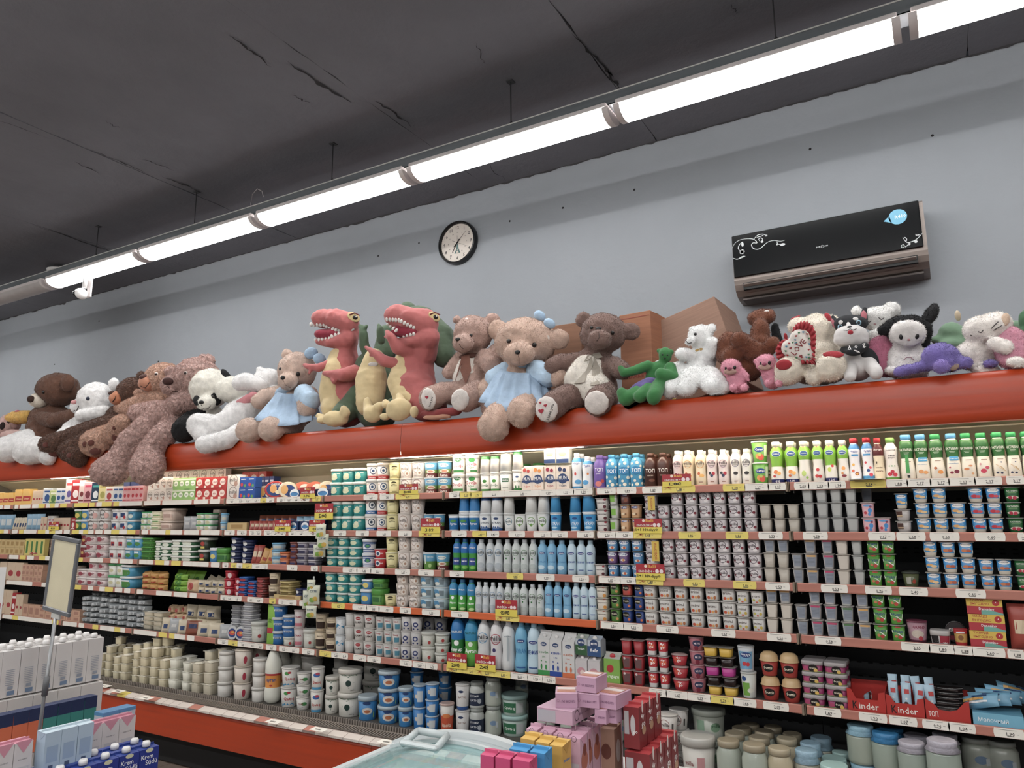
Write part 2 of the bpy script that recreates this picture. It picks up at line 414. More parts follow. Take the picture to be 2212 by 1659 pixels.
# security camera and smoke detector
t = empty('security_camera', (-6.09, YL - .02, 3.69)); tag(t, 'white turret security camera hanging below the batten lamps', 'camera')
MB().box(-.02, .035, -.015, .0, -.235, 0, white, .003).build('mounting_plate', t)
MB().tube([(-.02, -.03, 0), (-.022, -.035, -.15)], .02, mat('#f2f0ef', .4), 12).build('arm', t)
M = Matrix.Rotation(math.radians(35), 3, 'Y')
MB().ball((-.05, -.04, -.2), (.062, .05, .045), mat('#f2f0ef', .35), M).build('housing', t)
MB().ball((-.098, -.065, -.195), (.02, .022, .024), mat('#101114', .15)).build('lens', t)
t = empty('smoke_detector', (-7.3, 3.70, ZC)); tag(t, 'round white smoke detector on the ceiling behind the tray', 'detector')
MB().lathe([(.0, -.085), (.05, -.083), (.11, -.07), (.12, -.045), (.1, -.04)], mat('#e4e1de', .4)).build('base', t)
MB().lathe([(.03, -.045), (.06, -.04), (.06, 0.0)], mat('#3a3a3c', .5)).build('mount', t)

# ================================================================ wall clock
t = empty('wall_clock', (-3.02, YW, 3.668)); tag(t, 'round black rimmed wall clock with cream dial above the dinosaurs', 'clock')
blk = mat('#0f1114', .35)
c = MB(); n = 48; P = [(.17, 0), (.172, -.02), (.168, -.045), (.158, -.05), (.152, -.04), (.150, -.026)]
for i, (r, y) in enumerate(P[:-1]):
    r2, y2 = P[i + 1]; vs = []
    for k in range(n): a = 2 * math.pi * k / n; vs += [(r * math.sin(a), y, r * math.cos(a)), (r2 * math.sin(a), y2, r2 * math.cos(a))]
    c.add(vs, [(2 * k, 2 * k + 1, 2 * ((k + 1) % n) + 1, 2 * ((k + 1) % n)) for k in range(n)], blk, True)
c.build('rim', t)
f = MB(); vs = [(0, -.026, 0)] + [(.151 * math.sin(2 * math.pi * k / n), -.026, .151 * math.cos(2 * math.pi * k / n)) for k in range(n)]
f.add(vs, [(0, 1 + k, 1 + (k + 1) % n) for k in range(n)], mat('#d9cfc4', .5)); f.build('dial', t)
nm = MB(); it = []
for hnum in range(1, 13):
    a = math.radians(30 * hnum); it.append(('t', str(hnum), .122 * math.sin(a), .122 * math.cos(a), 0, .026, '#1b1b1d'))
    it.append(('t', str(hnum * 5), .083 * math.sin(a), .083 * math.cos(a), 0, .009, '#3b3b3d'))
def put_text(mb, it, fn):
    for d in it:
        V, fs, a = glyphs(d[1]); w = d[5] / a if d[5] else d[4]; h = d[5] or d[4] * a
        mb.add([fn(d[2] + v[0] * w, d[3] + v[1] * w) for v in V], fs, mat(d[6], .5))
put_text(nm, it, lambda u, v: (u, -.0268, v)); nm.build('numeral', t)
tw = MB(); tm = mat('#5f7f7c', .6); gl = lambda u, v: (u, -.0274, v)   # pale tower drawing under the centre
for pts in ([(-.004, -.01), (.004, -.01), (.012, -.05), (-.012, -.05)], [(-.012, -.05), (-.003, -.05), (-.012, -.085), (-.028, -.085)], [(.003, -.05), (.012, -.05), (.028, -.085), (.012, -.085)], [(-.014, -.058), (.014, -.058), (.014, -.064), (-.014, -.064)]):
    tw.add([gl(*p) for p in pts], [(0, 1, 2, 3)], tm)
tw.build('tower_drawing', t)
def hand(name, ang, L, w, tail, y):
    a = math.radians(ang); d = (math.sin(a), math.cos(a)); q = (d[1], -d[0]); b = MB()
    b.add([(d[0] * s * 1 + q[0] * e * w, y, d[1] * s + q[1] * e * w) for s, e in ((-tail, -1), (-tail, 1), (L, .4), (L, -.4))], [(0, 1, 2, 3), (3, 2, 1, 0)], blk); b.build(name, t)
hand('hour_hand', 213, .085, .004, .03, -.029); hand('minute_hand', 45, .115, .003, .045, -.031); hand('second_hand', 116, .11, .0012, .05, -.033); hand('alarm_hand', 358, .06, .0015, .0, -.028)
MB().ball((0, -.03, 0), (.006, .004, .006), blk).build('hub', t)

# ================================================================ air conditioner
t = empty('air_conditioner', (0, YW, 0)); tag(t, 'black fronted wall air conditioner with white floral decoration', 'air conditioner')
AX0, AX1 = -.932, .058; sil = mat('#8a7f79', .4, 'brushed', metal=.3); sidem = mat('#a5a19d', .5)
P = [(0, 3.225), (-.185, 3.222), (-.20, 3.21), (-.205, 2.955), (-.205, 2.945), (-.198, 2.92), (-.18, 2.89), (-.14, 2.862), (-.09, 2.85), (0, 2.845)]
b = MB(); n = len(P); vs = [(x, y, z) for x in (AX0, AX1) for y, z in P]
b.add(vs, [(i, i + n, i + n + 1, i + 1) for i in range(n - 1)], sil); b.add(vs, [tuple(range(n)), tuple(range(n, 2 * n))[::-1]], sidem); b.build('casing', t)
fp = MB(); fp.box(AX0 + .003, AX1 - .018, -.216, -.2, 2.962, 3.218, mat('#06080b', .18), .004)
fp.build('front_panel', t)
sf = lambda u, v: (u, -.2175, v)
d = MB(); wht = mat('#c9ccce', .5)
def stroke(pts, w, mb=d, fn=sf, m=wht):
    A = []; N_ = len(pts)
    for i, p in enumerate(pts):
        q0, q1 = pts[max(0, i - 1)], pts[min(N_ - 1, i + 1)]; dx, dz = q1[0] - q0[0], q1[1] - q0[1]; l = math.hypot(dx, dz) or 1
        ww = w * (.35 + .65 * math.sin(math.pi * (i + .6) / (N_ + .2))); A += [fn(p[0] - dz / l * ww, p[1] + dx / l * ww), fn(p[0] + dz / l * ww, p[1] - dx / l * ww)]
    mb.add(A, [(2 * i, 2 * i + 2, 2 * i + 3, 2 * i + 1) for i in range(N_ - 1)], m)
def acp(x, y): p = at(x, y, YW - .2175); return (p.x, p.z)
def crop3(pts): return [acp(1540 + a / 4.254, 400 + b_ / 4.254) for a, b_ in pts]
def smooth(pts, k=4):
    out = []
    for i in range(len(pts) - 1):
        p0, p1, p2, p3 = pts[max(i - 1, 0)], pts[i], pts[i + 1], pts[min(i + 2, len(pts) - 1)]
        for j in range(k):
            s = j / k; out.append(tuple(.5 * (2 * p1[c] + (p2[c] - p0[c]) * s + (2 * p0[c] - 5 * p1[c] + 4 * p2[c] - p3[c]) * s * s + (3 * p1[c] - p0[c] - 3 * p2[c] + p3[c]) * s ** 3) for c in range(2)))
    return out + [pts[-1]]
for pts in ([(178, 580), (205, 530), (260, 500), (330, 492), (380, 500), (405, 530), (370, 530), (355, 550), (370, 580), (410, 590), (450, 570), (500, 525), (560, 508), (620, 515), (660, 505)],
            [(275, 518), (245, 545), (232, 580), (245, 600)], [(375, 498), (410, 460), (460, 450), (490, 462)], [(400, 480), (440, 470), (465, 460)], [(430, 515), (420, 495), (445, 485), (458, 505), (440, 518), (450, 530)],
            [(590, 515), (595, 540), (630, 545)], [(182, 668), (215, 680), (250, 672), (298, 652)], [(240, 672), (270, 655), (298, 652)],
            [(1925, 440), (1890, 480), (1850, 510), (1800, 525), (1775, 520), (1745, 480)], [(1800, 528), (1790, 552), (1765, 568)], [(1775, 520), (1780, 495), (1762, 478)], [(1860, 450), (1895, 465)]):
    stroke([acp(1540 + a / 4.254, 400 + b_ / 4.254) for a, b_ in smooth(pts)], .0022)
for a, b_, r, q in [(268, 612, 26, 1), (1745, 560, 17, 1), (640, 545, 26, .5), (488, 463, 13, .7), (272, 545, 12, 2), (590, 545, 8, 1), (1865, 518, 13, 1), (1803, 540, 12, 1), (1880, 458, 16, .5), (455, 520, 10, 1)]:
    u, v = acp(1540 + a / 4.254, 400 + b_ / 4.254); r_ = r / 4.254 * .0024
    for k in range(5 if q == 1 and r > 15 else 1):
        aa = k * 1.257; o_ = r_ * .45 if r > 15 and q == 1 else 0
        vs, fs = shape2d(('e', u + o_ * math.cos(aa), v + o_ * math.sin(aa), r_ * (.55 if o_ else 1), r_ * (.55 if o_ else 1) * q, 0)); d.add([sf(*p) for p in vs], fs, wht)
V, fs, a = glyphs('EURO LUX'); u, v = acp(1540 + 1003 / 4.254, 400 + 563 / 4.254); d.add([sf(u + p[0] * .062, v + p[1] * .05) for p in V], fs, wht)
vs, fs = shape2d(('o', u + .001, v, .008, .008, 0)); d.add([sf(*p) for p in vs], fs, wht)
d.build('floral_decoration', t)
st = MB(); u, v = acp(1540 + 1698 / 4.254, 400 + 290 / 4.254)
vs, fs = shape2d(('e', u, v, .044, .042, 0)); st.add([(p[0], -.2168, p[1]) for p in vs], fs, mat('#6cb6d6', .3)); st.add([(x, -.2168, z) for x, z in [(u - .03, v - .028), (u - .068, v - .012), (u - .04, v + .012)]], [(0, 1, 2)], mat('#6cb6d6', .3))
V, fs, a = glyphs('R410'); st.add([(u + .012 + p[0] * .052, -.2178, v + p[1] * .052) for p in V], fs, mat('#e8f4f8', .4)); st.build('refrigerant_sticker', t)
lv = MB(); lv.box(AX0 + .05, AX1 - .05, -.205, -.165, 2.885, 2.925, mat('#0b0b0c', .6)); lv.build('air_outlet', t)
M = Matrix.Translation((0, -.192, 2.897)) @ Matrix.Rotation(math.radians(-33), 4, 'X')
MB().box(AX0 + .055, AX1 - .055, -.033, .033, -.004, .004, sil, .002, M).build('louver', t)
MB().box(AX0 + .03, AX1 - .03, -.15, -.02, 2.838, 2.848, mat('#5b524e', .7)).build('bottom_cover', t)
# ================================================================ the refrigerated wall case
YF = 3.45; BX = lambda k: -.591 + .9375 * (1 - k)             # x of the joint at the right end of bay k
SZ = [1.723, 1.507, 1.289, 1.074, .788]                        # middle of each price rail
TOP = [z + .016 for z in SZ]; DECK = .445; YB = 3.90
red = mat('#ad3c1a', .36, 'brushed'); beige = mat('#c9c2ac', .5); dark = mat('#26272a', .55); alum = mat('#b8aea6', .4, metal=.4)
case = empty('refrigerated_display_case', (-3, YF, 0)); tag(case, 'long wall-side refrigerated display case with red canopy and red plinth', 'display case')
def world_part(mb, name, parent):
    o = mb.build(name, parent); o.location = -Vector(parent.location); return o
XL, XR = BX(9), BX(-1)
def prof_part(name, P, m, x0, x1, close=False, smooth_=False):
    n = len(P); b = MB(); vs = [(x, y, z) for x in (x0, x1) for y, z in P]; b.add(vs, [(i, i + n, i + n + 1, i + 1) for i in range(n - (0 if close else 1)) if i + n + 1 < 2 * n], m, smooth_)
    if close: b.add(vs, [(n - 1, 2 * n - 1, n, 0), tuple(range(n)), tuple(range(n, 2 * n))[::-1]], m)
    return world_part(b, name, case)
seams = [XL, BX(6), BX(3) - .28, BX(0) + .05, XR]
CP = [(3.46, 2.150), (3.428, 2.156), (3.412, 2.150), (3.402, 2.125), (3.396, 2.06), (3.398, 1.99), (3.402, 1.956), (3.412, 1.953), (3.412, 1.965)]
for a, b in zip(seams, seams[1:]): prof_part('canopy_panel', CP, red, a + .001, b - .001, smooth_=True)
prof_part('canopy_lip_trim', [(3.401, 1.9535), (3.404, 1.951), (3.414, 1.951)], mat('#c98d80', .5), XL, XR)
world_part(MB().box(XL, XR, 3.43, YB + .3, 2.136, 2.150, mat('#5f1a12', .6)), 'case_top', case)
prof_part('canopy_underside', [(3.412, 1.985), (3.44, 1.985), (3.45, 1.968), (3.70, 1.968), (3.86, 1.90), (YB - .02, 1.80), (YB - .01, 1.70)], beige, XL, XR)
world_part(MB().box(XL, XR, 3.698, 3.702, 1.962, 1.968, mat('#f3e9cf', .4)), 'light_strip_edge', case)
hm = mat('#0a0a0b', .9)
for k in range(-1, 9):
    x1, x0 = BX(k), BX(k + 1)
    world_part(MB().box(x0 + .002, x1 - .002, YB - .01, YB, .4, 1.79, dark), 'back_panel', case)
    hb = MB()
    for z in (1.66, 1.44, 1.42, 1.22, 1.0, .98, .92, .86, .68, .62):
        x = x0 + .03
        while x < x1 - .03: hb.box(x, x + .02, YB - .0115, YB - .0095, z, z + .007, hm); x += .047
    for z in (1.815, 1.795):
        x = x0 + .02
        while x < x1 - .02: hb.box(x, x + .012, YB - .033 + (1.815 - z) * -.0, YB - .014, z, z + .006, hm); x += .03
    tag(world_part(hb, 'perforation', case), kind='stuff')
for k in (-1, 2, 5, 8):
    world_part(MB().box(BX(k) - .012 if k < 8 else XL, BX(k) + .012 if k < 8 else XL + .02, 3.50, YB, .4, 1.96, beige if k > 8 else mat('#8f8d88', .5)), 'side_wall', case) if k in (-1, 8) else None
# plinth, price ledge, air grille, deck
for a, b in zip(seams, seams[1:]): prof_part('plinth_panel', [(3.24, .419), (3.205, .419), (3.198, .40), (3.205, .226), (3.24, .222)], red, a + .001, b - .001)
world_part(MB().box(XL, XR, 3.34, YB, .02, .22, mat('#141314', .8)), 'kick_space', case)
for x in (-5.05, -3.2, -1.3, .3): world_part(MB().box(x, x + .04, 3.26, 3.30, 0, .22, mat('#6a625a', .6)), 'foot', case)
ledge = mat('#8d7a72', .5)
prof_part('price_ledge', [(3.2, .419), (3.178, .420), (3.178, .433), (3.232, .447)], ledge, XL, XR)
gr = mat('#8f857c', .5, metal=.2); gd = mat('#16120f', .8)
prof_part('grille_bed', [(3.232, .437), (3.29, .432), (3.34, .428), (3.344, .408)], gd, XL, XR)
prof_part('grille_spine', [(3.336, .444), (3.356, .444), (3.358, .42)], gr, XL, XR)
rb = MB(); x = BX(7)
GP = [(3.236, .449), (3.262, .444), (3.29, .443), (3.318, .446), (3.338, .447)]
while x < BX(-1):
    for (y0, z0), (y1, z1) in zip(GP, GP[1:]):
        sx0, sx1 = (y0 - 3.236) * -.15, (y1 - 3.236) * -.15
        rb.add([(x + sx0, y0, z0), (x + .008 + sx0, y0, z0), (x + .008 + sx1, y1, z1), (x + sx1, y1, z1), (x + sx0, y0, z0 - .012), (x + .008 + sx0, y0, z0 - .012), (x + .008 + sx1, y1, z1 - .012), (x + sx1, y1, z1 - .012)],
               [(0, 1, 2, 3), (0, 3, 7, 4), (1, 5, 6, 2)], gr)
    rb.box(x, x + .009, 3.362, 3.372, .425, .468, gr)
    x += .019
tag(world_part(rb, 'grille_rib', case), kind='stuff')
prof_part('grille_back', [(3.376, .415), (3.376, .462)], gd, XL, XR)
world_part(MB().box(XL, XR, 3.372, YB, .425, DECK, mat('#5a5650', .6)), 'deck_plate', case)

# tubes under the canopy
tube_m = mat('#fff3dd', .4, emit=CASE_E); tv = mat('#fff6e4', .4, emit=CASE_E)
def ctube(x0, x1, y, z, m, label):
    t = empty('case_light', ((x0 + x1) / 2, y, z)); h = (x1 - x0) / 2; tag(t, label, 'light', 'tube lamps under the canopy')
    MB().tube([(-h, 0, 0), (h, 0, 0)], .009, m, 10).build('tube', t)
    for s in (-1, 1): MB().tube([(s * h, 0, 0), (s * (h + .02), 0, 0)], .0105, white, 10).build('end_cap', t)
xa, xb = at(845, 985, 3.43).x, at(1262, 962, 3.43).x; ya, yb_ = at(112, 1030, 3.43).x, at(200, 1026, 3.43).x
ctube(xa, xb, 3.43, 1.957, tv, 'bright tube lamp showing under the red canopy below the beige bears')
ctube(ya, yb_, 3.43, 1.957, tv, 'bright tube lamp showing under the canopy beside the big bear feet')
ctube(xb + .1, xb + 1.3, 3.43, 1.972, tube_m, 'tube lamp hidden behind the canopy lip over coloured yogurt bottles')
ctube(xb + 1.35, XR, 3.43, 1.972, tube_m, 'tube lamp hidden behind the canopy lip over green bottles')
ctube(yb_ + .1, (yb_ + xa) / 2, 3.43, 1.972, tube_m, 'tube lamp hidden behind the canopy lip over milk cartons')
ctube((yb_ + xa) / 2 + .06, xa - .1, 3.43, 1.972, tube_m, 'tube lamp hidden behind the canopy lip over cheese boxes')
ctube(XL, ya - .1, 3.43, 1.972, tube_m, 'tube lamp hidden behind the canopy lip at the far bays')

# shelves with their price rails and tags
salmon = mat('#b5796b', .5, 'brushed'); orange = mat('#d0663a', .5, 'brushed'); pale = mat('#d8cdb9', .5); tagw = '#ebe6dc'; tagy = '#e6d25e'; clip = mat('#8a7a68', .5, metal=.3)
TAGS = {
 (0, 0): '1717 1747 w 2.09,1747 1790 w 2.03,1790 1826 w 1.94,1838 1912 y 2.64,1916 1960 w 1.88,1960 2010 w 2.17,2010 2050 w 2.17,2050 2106 w 2.17,2106 2163 w 2.17,2175 2211 w 2.17',
 (1, 0): '1291 1330 w 2.16,1334 1374 w 1.89,1389 1430 w 1.89,1431 1501 y 1.38,1563 1609 y 1.38,1610 1660 w 2.27,1660 1702 w 2.27',
 (2, 0): '972 994 w 2.20,994 1018 y 2.10,1018 1042 y 1.90,1043 1090 w 2.10,1091 1165 w 1.40,1166 1201 w 1.59,1203 1240 w 1.59,1240 1284 w 1.59',
 (3, 0): '787 816 w 2.10,822 852 w 2.40,856 906 y 2.90',
 (0, 1): '1736 1787 w 0.58,1877 1933 w 0.67,1938 1998 w 2.68,2010 2071 w 0.60,2107 2170 w 0.60,2200 2212 w 0.6',
 (1, 1): '1290 1330 w 2.00,1331 1368 w 0.78,1369 1428 y 1.48,1467 1513 y 0.86,1569 1616 y 0.86,1640 1690 w 0.53',
 (2, 1): '977 1008 w 2.10,1022 1052 y 2.60,1052 1078 w 1.40,1100 1134 w 1.20,1154 1191 w 1.10,1191 1226 w 0.92,1248 1284 w 0.85',
 (3, 1): '722 748 w 0.77,770 797 w 1.40,815 845 w 2.10,862 890 w 2.40,906 950 y 3.19',
 (0, 2): '1775 1830 w 0.53,1870 1925 w 0.96,1943 2003 w 2.40,2066 2128 w 0.60', (1, 2): '1295 1340 w 0.85,1341 1374 w 0.78,1375 1432 y 1.48,1478 1522 y 0.52,1585 1633 y 0.86,1655 1705 w 0.53',
 (2, 2): '973 1003 w 2.26,1096 1130 y 0.85,1160 1198 w 0.99,1238 1272 w 1.20', (3, 2): '742 772 w 0.77,772 802 w 1.40,802 830 w 2.10,855 886 w 2.67,905 937 w 2.19',
 (0, 3): '1762 1816 w 0.58,1948 2008 w 2.65,2008 2060 w 1.80,2062 2100 w 0.88,2102 2170 w 2.60,2178 2211 w 1.88', (1, 3): '1300 1347 w 0.86,1348 1387 w 1.02,1420 1465 w 0.57,1538 1588 w 0.67,1658 1708 w 0.56',
 (2, 3): '976 1012 w 2.26,1072 1122 y 0.85', (3, 3): '718 745 y 0.77,763 793 w 1.26,793 820 w 0.83,820 850 w 1.40,865 888 w 1.78,913 950 w 1.10',
 (0, 4): '1760 1816 w 1.49,1857 1915 w 1.20,1922 1980 w 1.07,1994 2050 w 0.96,2050 2106 w 1.04,2148 2211 w 1.90', (1, 4): '1404 1440 w 0.85,1440 1485 w 1.63,1487 1535 w 0.59,1536 1585 y 0.74,1585 1633 w 1.66,1650 1703 w 2.05',
 (2, 4): '966 1000 y 2.70,1001 1035 y 2.49,1036 1068 y 2.10,1069 1103 y 2.49,1104 1140 w 2.60,1141 1172 w 1.98,1173 1200 w 1.90', (3, 4): '692 716 y 2.10,717 735 w 2.40,736 752 w 0.9,765 792 w 1.10,795 823 w 1.20,865 890 w 1.30,893 920 w 1.60,921 945 w 1.70'}
RAILM = {(2, 3): orange, (3, 3): orange}
ROWN = ['top', 'second', 'third', 'fourth', 'fifth']
BAYN = ['at the bay of green yogurt bottles', 'at the bay of cherry yogurt cups', 'at the bay of kefir bottles', 'at the bay of teal tubs', 'at the bay of cheese boxes', 'under the big mauve bear', 'behind the framed sign', 'at the far butter bay', 'at the last far bay']
rail_mesh = {}
for k in range(-1, 9):
    x1, x0 = BX(k), BX(k + 1); xc = (x0 + x1) / 2; L = (x1 - x0) / 2 - .008
    for r, z in enumerate(SZ):
        dep = YB - .01 - YF
        t = empty('case_shelf', (xc, YF, z)); tag(t, f'{ROWN[r]} refrigerator shelf with price rail {BAYN[k] if k >= 0 else "past the green bottles, outside the picture"}', 'shelf', 'shelves of the display case')
        MB().box(-L, L, .006, dep, .006, .014, mat('#c9c1ad', .5) if r == 0 else mat('#4a4947', .5), .002).build('board', t)
        rm = RAILM.get((k, r), salmon)
        b = MB(); P = [(.006, .018), (0, .018), (-.002, .014), (-.002, -.014), (0, -.018), (.006, -.018)]; n = len(P)
        vs = [(s * L, y, z_) for s in (-1, 1) for y, z_ in P]; b.add(vs, [(i, i + n, i + n + 1, i + 1) for i in range(n - 1)], rm); b.add(vs, [tuple(range(n)), tuple(range(n, 2 * n))[::-1]], rm); b.build('price_rail', t)
        for s in (-1, 1): MB().box(s * L - .004, s * (L + .006), -.004, .03, -.024, .02, clip, .002).build('end_clip', t)
        for s in (-1, 1): MB().box(s * (L - .01), s * (L - .013), .02, dep, -.03, .006, mat('#3a3938', .5)).build('shelf_bracket', t)
        spec = TAGS.get((k, r)); items = []
        if spec:
            for q in spec.split(','):
                a, b_, c, p = q.split(); items.append((at(float(a), 1100, YF).x, at(float(b_), 1100, YF).x, c, p))
            ym = at(1106, 829, YF)
            # re-measure at the rail's own height
            def xat(px):
                lo, hi = x0 - .3, x1 + .3
                for _ in range(30):
                    m_ = (lo + hi) / 2; P_ = Vector((m_, YF, z)) - CAM; u = 1106 + F * P_.dot(R_) / P_.dot(W_)
                    lo, hi = (m_, hi) if u < px else (lo, m_)
                return m_
            items = [(xat(float(q.split()[0])), xat(float(q.split()[1])), q.split()[2], q.split()[3]) for q in spec.split(',')]
        else:
            rnd = random.Random(k * 10 + r); x = x0 + .02
            while x < x1 - .08:
                w = rnd.choice([.055, .07, .09, .1]); 
                if rnd.random() < .82 or r < 2: items.append((x, min(x + w, x1 - .015), 'y' if rnd.random() < (.12 if k < 6 else .3) else 'w', f'{rnd.randint(0,4)}.{rnd.randint(10,99)}'))
                x += w + (.003 if rnd.random() < .7 else .03)
        for (a, b_, c, p) in items:
            a, b_ = max(a, x0 + .012), min(b_, x1 - .012)
            if b_ - a < .01: continue
            m_ = MB(); hw = (b_ - a) / 2; wob = .0025
            y0 = -.0045
            vs = []; n = 6
            for i in range(n): s = i / (n - 1); e = -.003 * math.sin(s * math.pi); vs += [(-hw + e, y0, -.016 + .033 * s)]
            for i in range(n): s = 1 - i / (n - 1); e = .003 * math.sin(s * math.pi); vs += [(hw + e, y0, -.016 + .033 * s)]
            vs += [(v[0], y0 + .0015, v[2]) for v in vs]; N2 = 2 * n
            m_.add(vs, [tuple(range(N2))[::-1]] + [(i, (i + 1) % N2, (i + 1) % N2 + N2, i + N2) for i in range(N2)], mat(tagw if c == 'w' else tagy, .6))
            if k < 5:
                V, fs, asp = glyphs(p); tw_ = min(.026, hw * .9)
                m_.add([(.005 + v[0] * tw_, y0 - .0006, -.002 + v[1] * tw_) for v in V], fs, mat('#3a3733', .6))
                for (u, v_, w_, h_) in ((.005, -.0105, tw_ * .85, .003), (-.1 * hw, .011, hw * 1.3, .0012), (.028, -.002, .008, .0012)):
                    if u + w_ / 2 < hw: m_.add([(u - w_ / 2, y0 - .0006, v_), (u + w_ / 2, y0 - .0006, v_), (u + w_ / 2, y0 - .0006, v_ + h_), (u - w_ / 2, y0 - .0006, v_ + h_)], [(0, 1, 2, 3)], mat('#6b6760', .6))
            m_.build('price_tag', t, ((a + b_) / 2 - xc, 0, 0))
rnd = random.Random(9); x = BX(7)
while x < BX(-1) - .1:
    w = rnd.choice([.07, .09, .11]); c = 'y' if rnd.random() < .08 else 'w'
    if rnd.random() < .75:
        b = MB(); b.add([(0, 3.1772, .4215), (w, 3.1772, .4215), (w, 3.1775, .433), (0, 3.1775, .433), (w, 3.225, .4462), (0, 3.225, .4462)], [(0, 1, 2, 3), (3, 2, 4, 5)], mat('#cfc4bc' if c == 'w' else tagy, .6))
        o = b.build('price_tag', case); o.location = Vector((x, 0, 0)) - Vector(case.location)
    else:
        b = MB(); b.add([(0, 3.1774, .4338), (w, 3.1774, .4338), (w, 3.226, .4464), (0, 3.226, .4464)], [(0, 1, 2, 3)], salmon); o = b.build('rail_cover', case); o.location = Vector((x, 0, 0)) - Vector(case.location)
    x += w + .004
# tags lying on the base grille
for i, (px, py) in enumerate([(225, 1483), (255, 1494), (315, 1509), (590, 1560), (687, 1577), (835, 1604)]):
    p = atz(px, py, .455); b = MB(); b.add([(-.05, -.02, 0), (.05, -.02, .0), (.055, .025, .006), (-.045, .025, .006)], [(0, 1, 2, 3)], mat(tagw, .6))
    b.add([(-.02, -.008, .003), (.02, -.008, .003), (.02, .004, .0045), (-.02, .004, .0045)], [(0, 1, 2, 3)], mat('#8b867e', .6))
    o = b.build('shelf_ticket'); o.location = (p.x, p.y, .456); tag(o, 'white price ticket on the base grille ' + ['beside the stacked milk cartons', 'just past the milk cartons', 'below the cheese trays', 'below the drink bottles', 'below the white pails', 'at the chest freezer rim'][i], 'ticket', 'tickets on the base grille')
# ================================================================ plush toys on top of the case
CT = 2.1585                                                    # top of the canopy edge
import mathutils
def icos(sub=2):
    bm = bmesh.new(); bmesh.ops.create_icosphere(bm, subdivisions=sub, radius=1.0)
    v = np.array([x.co[:] for x in bm.verts]); f = [tuple(q.index for q in p.verts) for p in bm.faces]; bm.free(); return v, f
IV, IF = icos(2)
CLD = bpy.data.textures.new('tuft', 'CLOUDS'); CLD.noise_scale = .03; CLD.noise_depth = 2
CL2 = bpy.data.textures.new('dent', 'CLOUDS'); CL2.noise_scale = .09
BAS = Matrix((R_, -W_.normalized(), U_)).transposed()          # a frame turned to the shop side: x along, y out of the shelf, z up
def blob_mesh(chains, m, vox, rough_, rest=True, origin=Vector((0, 0, 0))):
    vs = []; fs = []; n = 0
    for ch in chains:
        P = [(at(c[0], c[1], c[2]), c[3], c[4] if len(c) > 4 else c[3], c[5] if len(c) > 5 else None) for c in ch]; seq = []
        for i in range(len(P)):
            seq.append(P[i])
            if i + 1 < len(P):
                a, b = P[i], P[i + 1]; ua = depth(a[0]) / F; L = (b[0] - a[0]).length; st = max(1, int(L / (max(.012, min(a[1], b[1]) * ua * .38))))
                for k in range(1, st):
                    s = k / st; seq.append((a[0].lerp(b[0], s), a[1] + (b[1] - a[1]) * s, a[2] + (b[2] - a[2]) * s, None if a[3] is None else a[3]))
        for c, rx, rz, rd in seq:
            u = depth(c) / F; D_ = rd * u if rd else min(rx, rz) * u
            A = np.array(BAS) @ np.diag([rx * u, D_, rz * u])
            vs.append(IV @ A.T + np.array(c)); fs += [tuple(i + n for i in f) for f in IF]; n += len(IV)
    me = bpy.data.meshes.new('plush'); me.from_pydata(np.concatenate(vs).tolist(), [], fs)
    o = bpy.data.objects.new('tmp', me); COL.objects.link(o)
    md = o.modifiers.new('r', 'REMESH'); md.mode = 'VOXEL'; md.voxel_size = vox; md.use_smooth_shade = True
    sm = o.modifiers.new('s', 'SMOOTH'); sm.factor = .6; sm.iterations = 3 if vox > .006 else 2
    if rough_:
        dp = o.modifiers.new('d', 'DISPLACE'); dp.texture = CLD; dp.texture_coords = 'GLOBAL'; dp.strength = rough_; dp.mid_level = .5
    d2 = o.modifiers.new('d2', 'DISPLACE'); d2.texture = CL2; d2.texture_coords = 'GLOBAL'; d2.strength = .012 if vox > .006 else .005; d2.mid_level = .5
    dg = bpy.context.evaluated_depsgraph_get(); e_ = o.evaluated_get(dg); out = bpy.data.meshes.new_from_object(e_)
    bpy.data.objects.remove(o); bpy.data.meshes.remove(me)
    N_ = len(out.vertices); co = np.empty(N_ * 3); out.vertices.foreach_get('co', co); co = co.reshape(-1, 3)
    if rest:
        a = (co[:, 2] < CT) & (co[:, 1] >= 3.455); co[a, 2] = CT
        b = (co[:, 2] < CT) & (co[:, 1] > 3.39) & (co[:, 1] < 3.455); co[b, 1] = 3.39
    co -= np.array(origin); out.vertices.foreach_set('co', co.ravel()); out.materials.clear(); out.materials.append(m); out.update()
    return out
NR = np.random.RandomState(5)
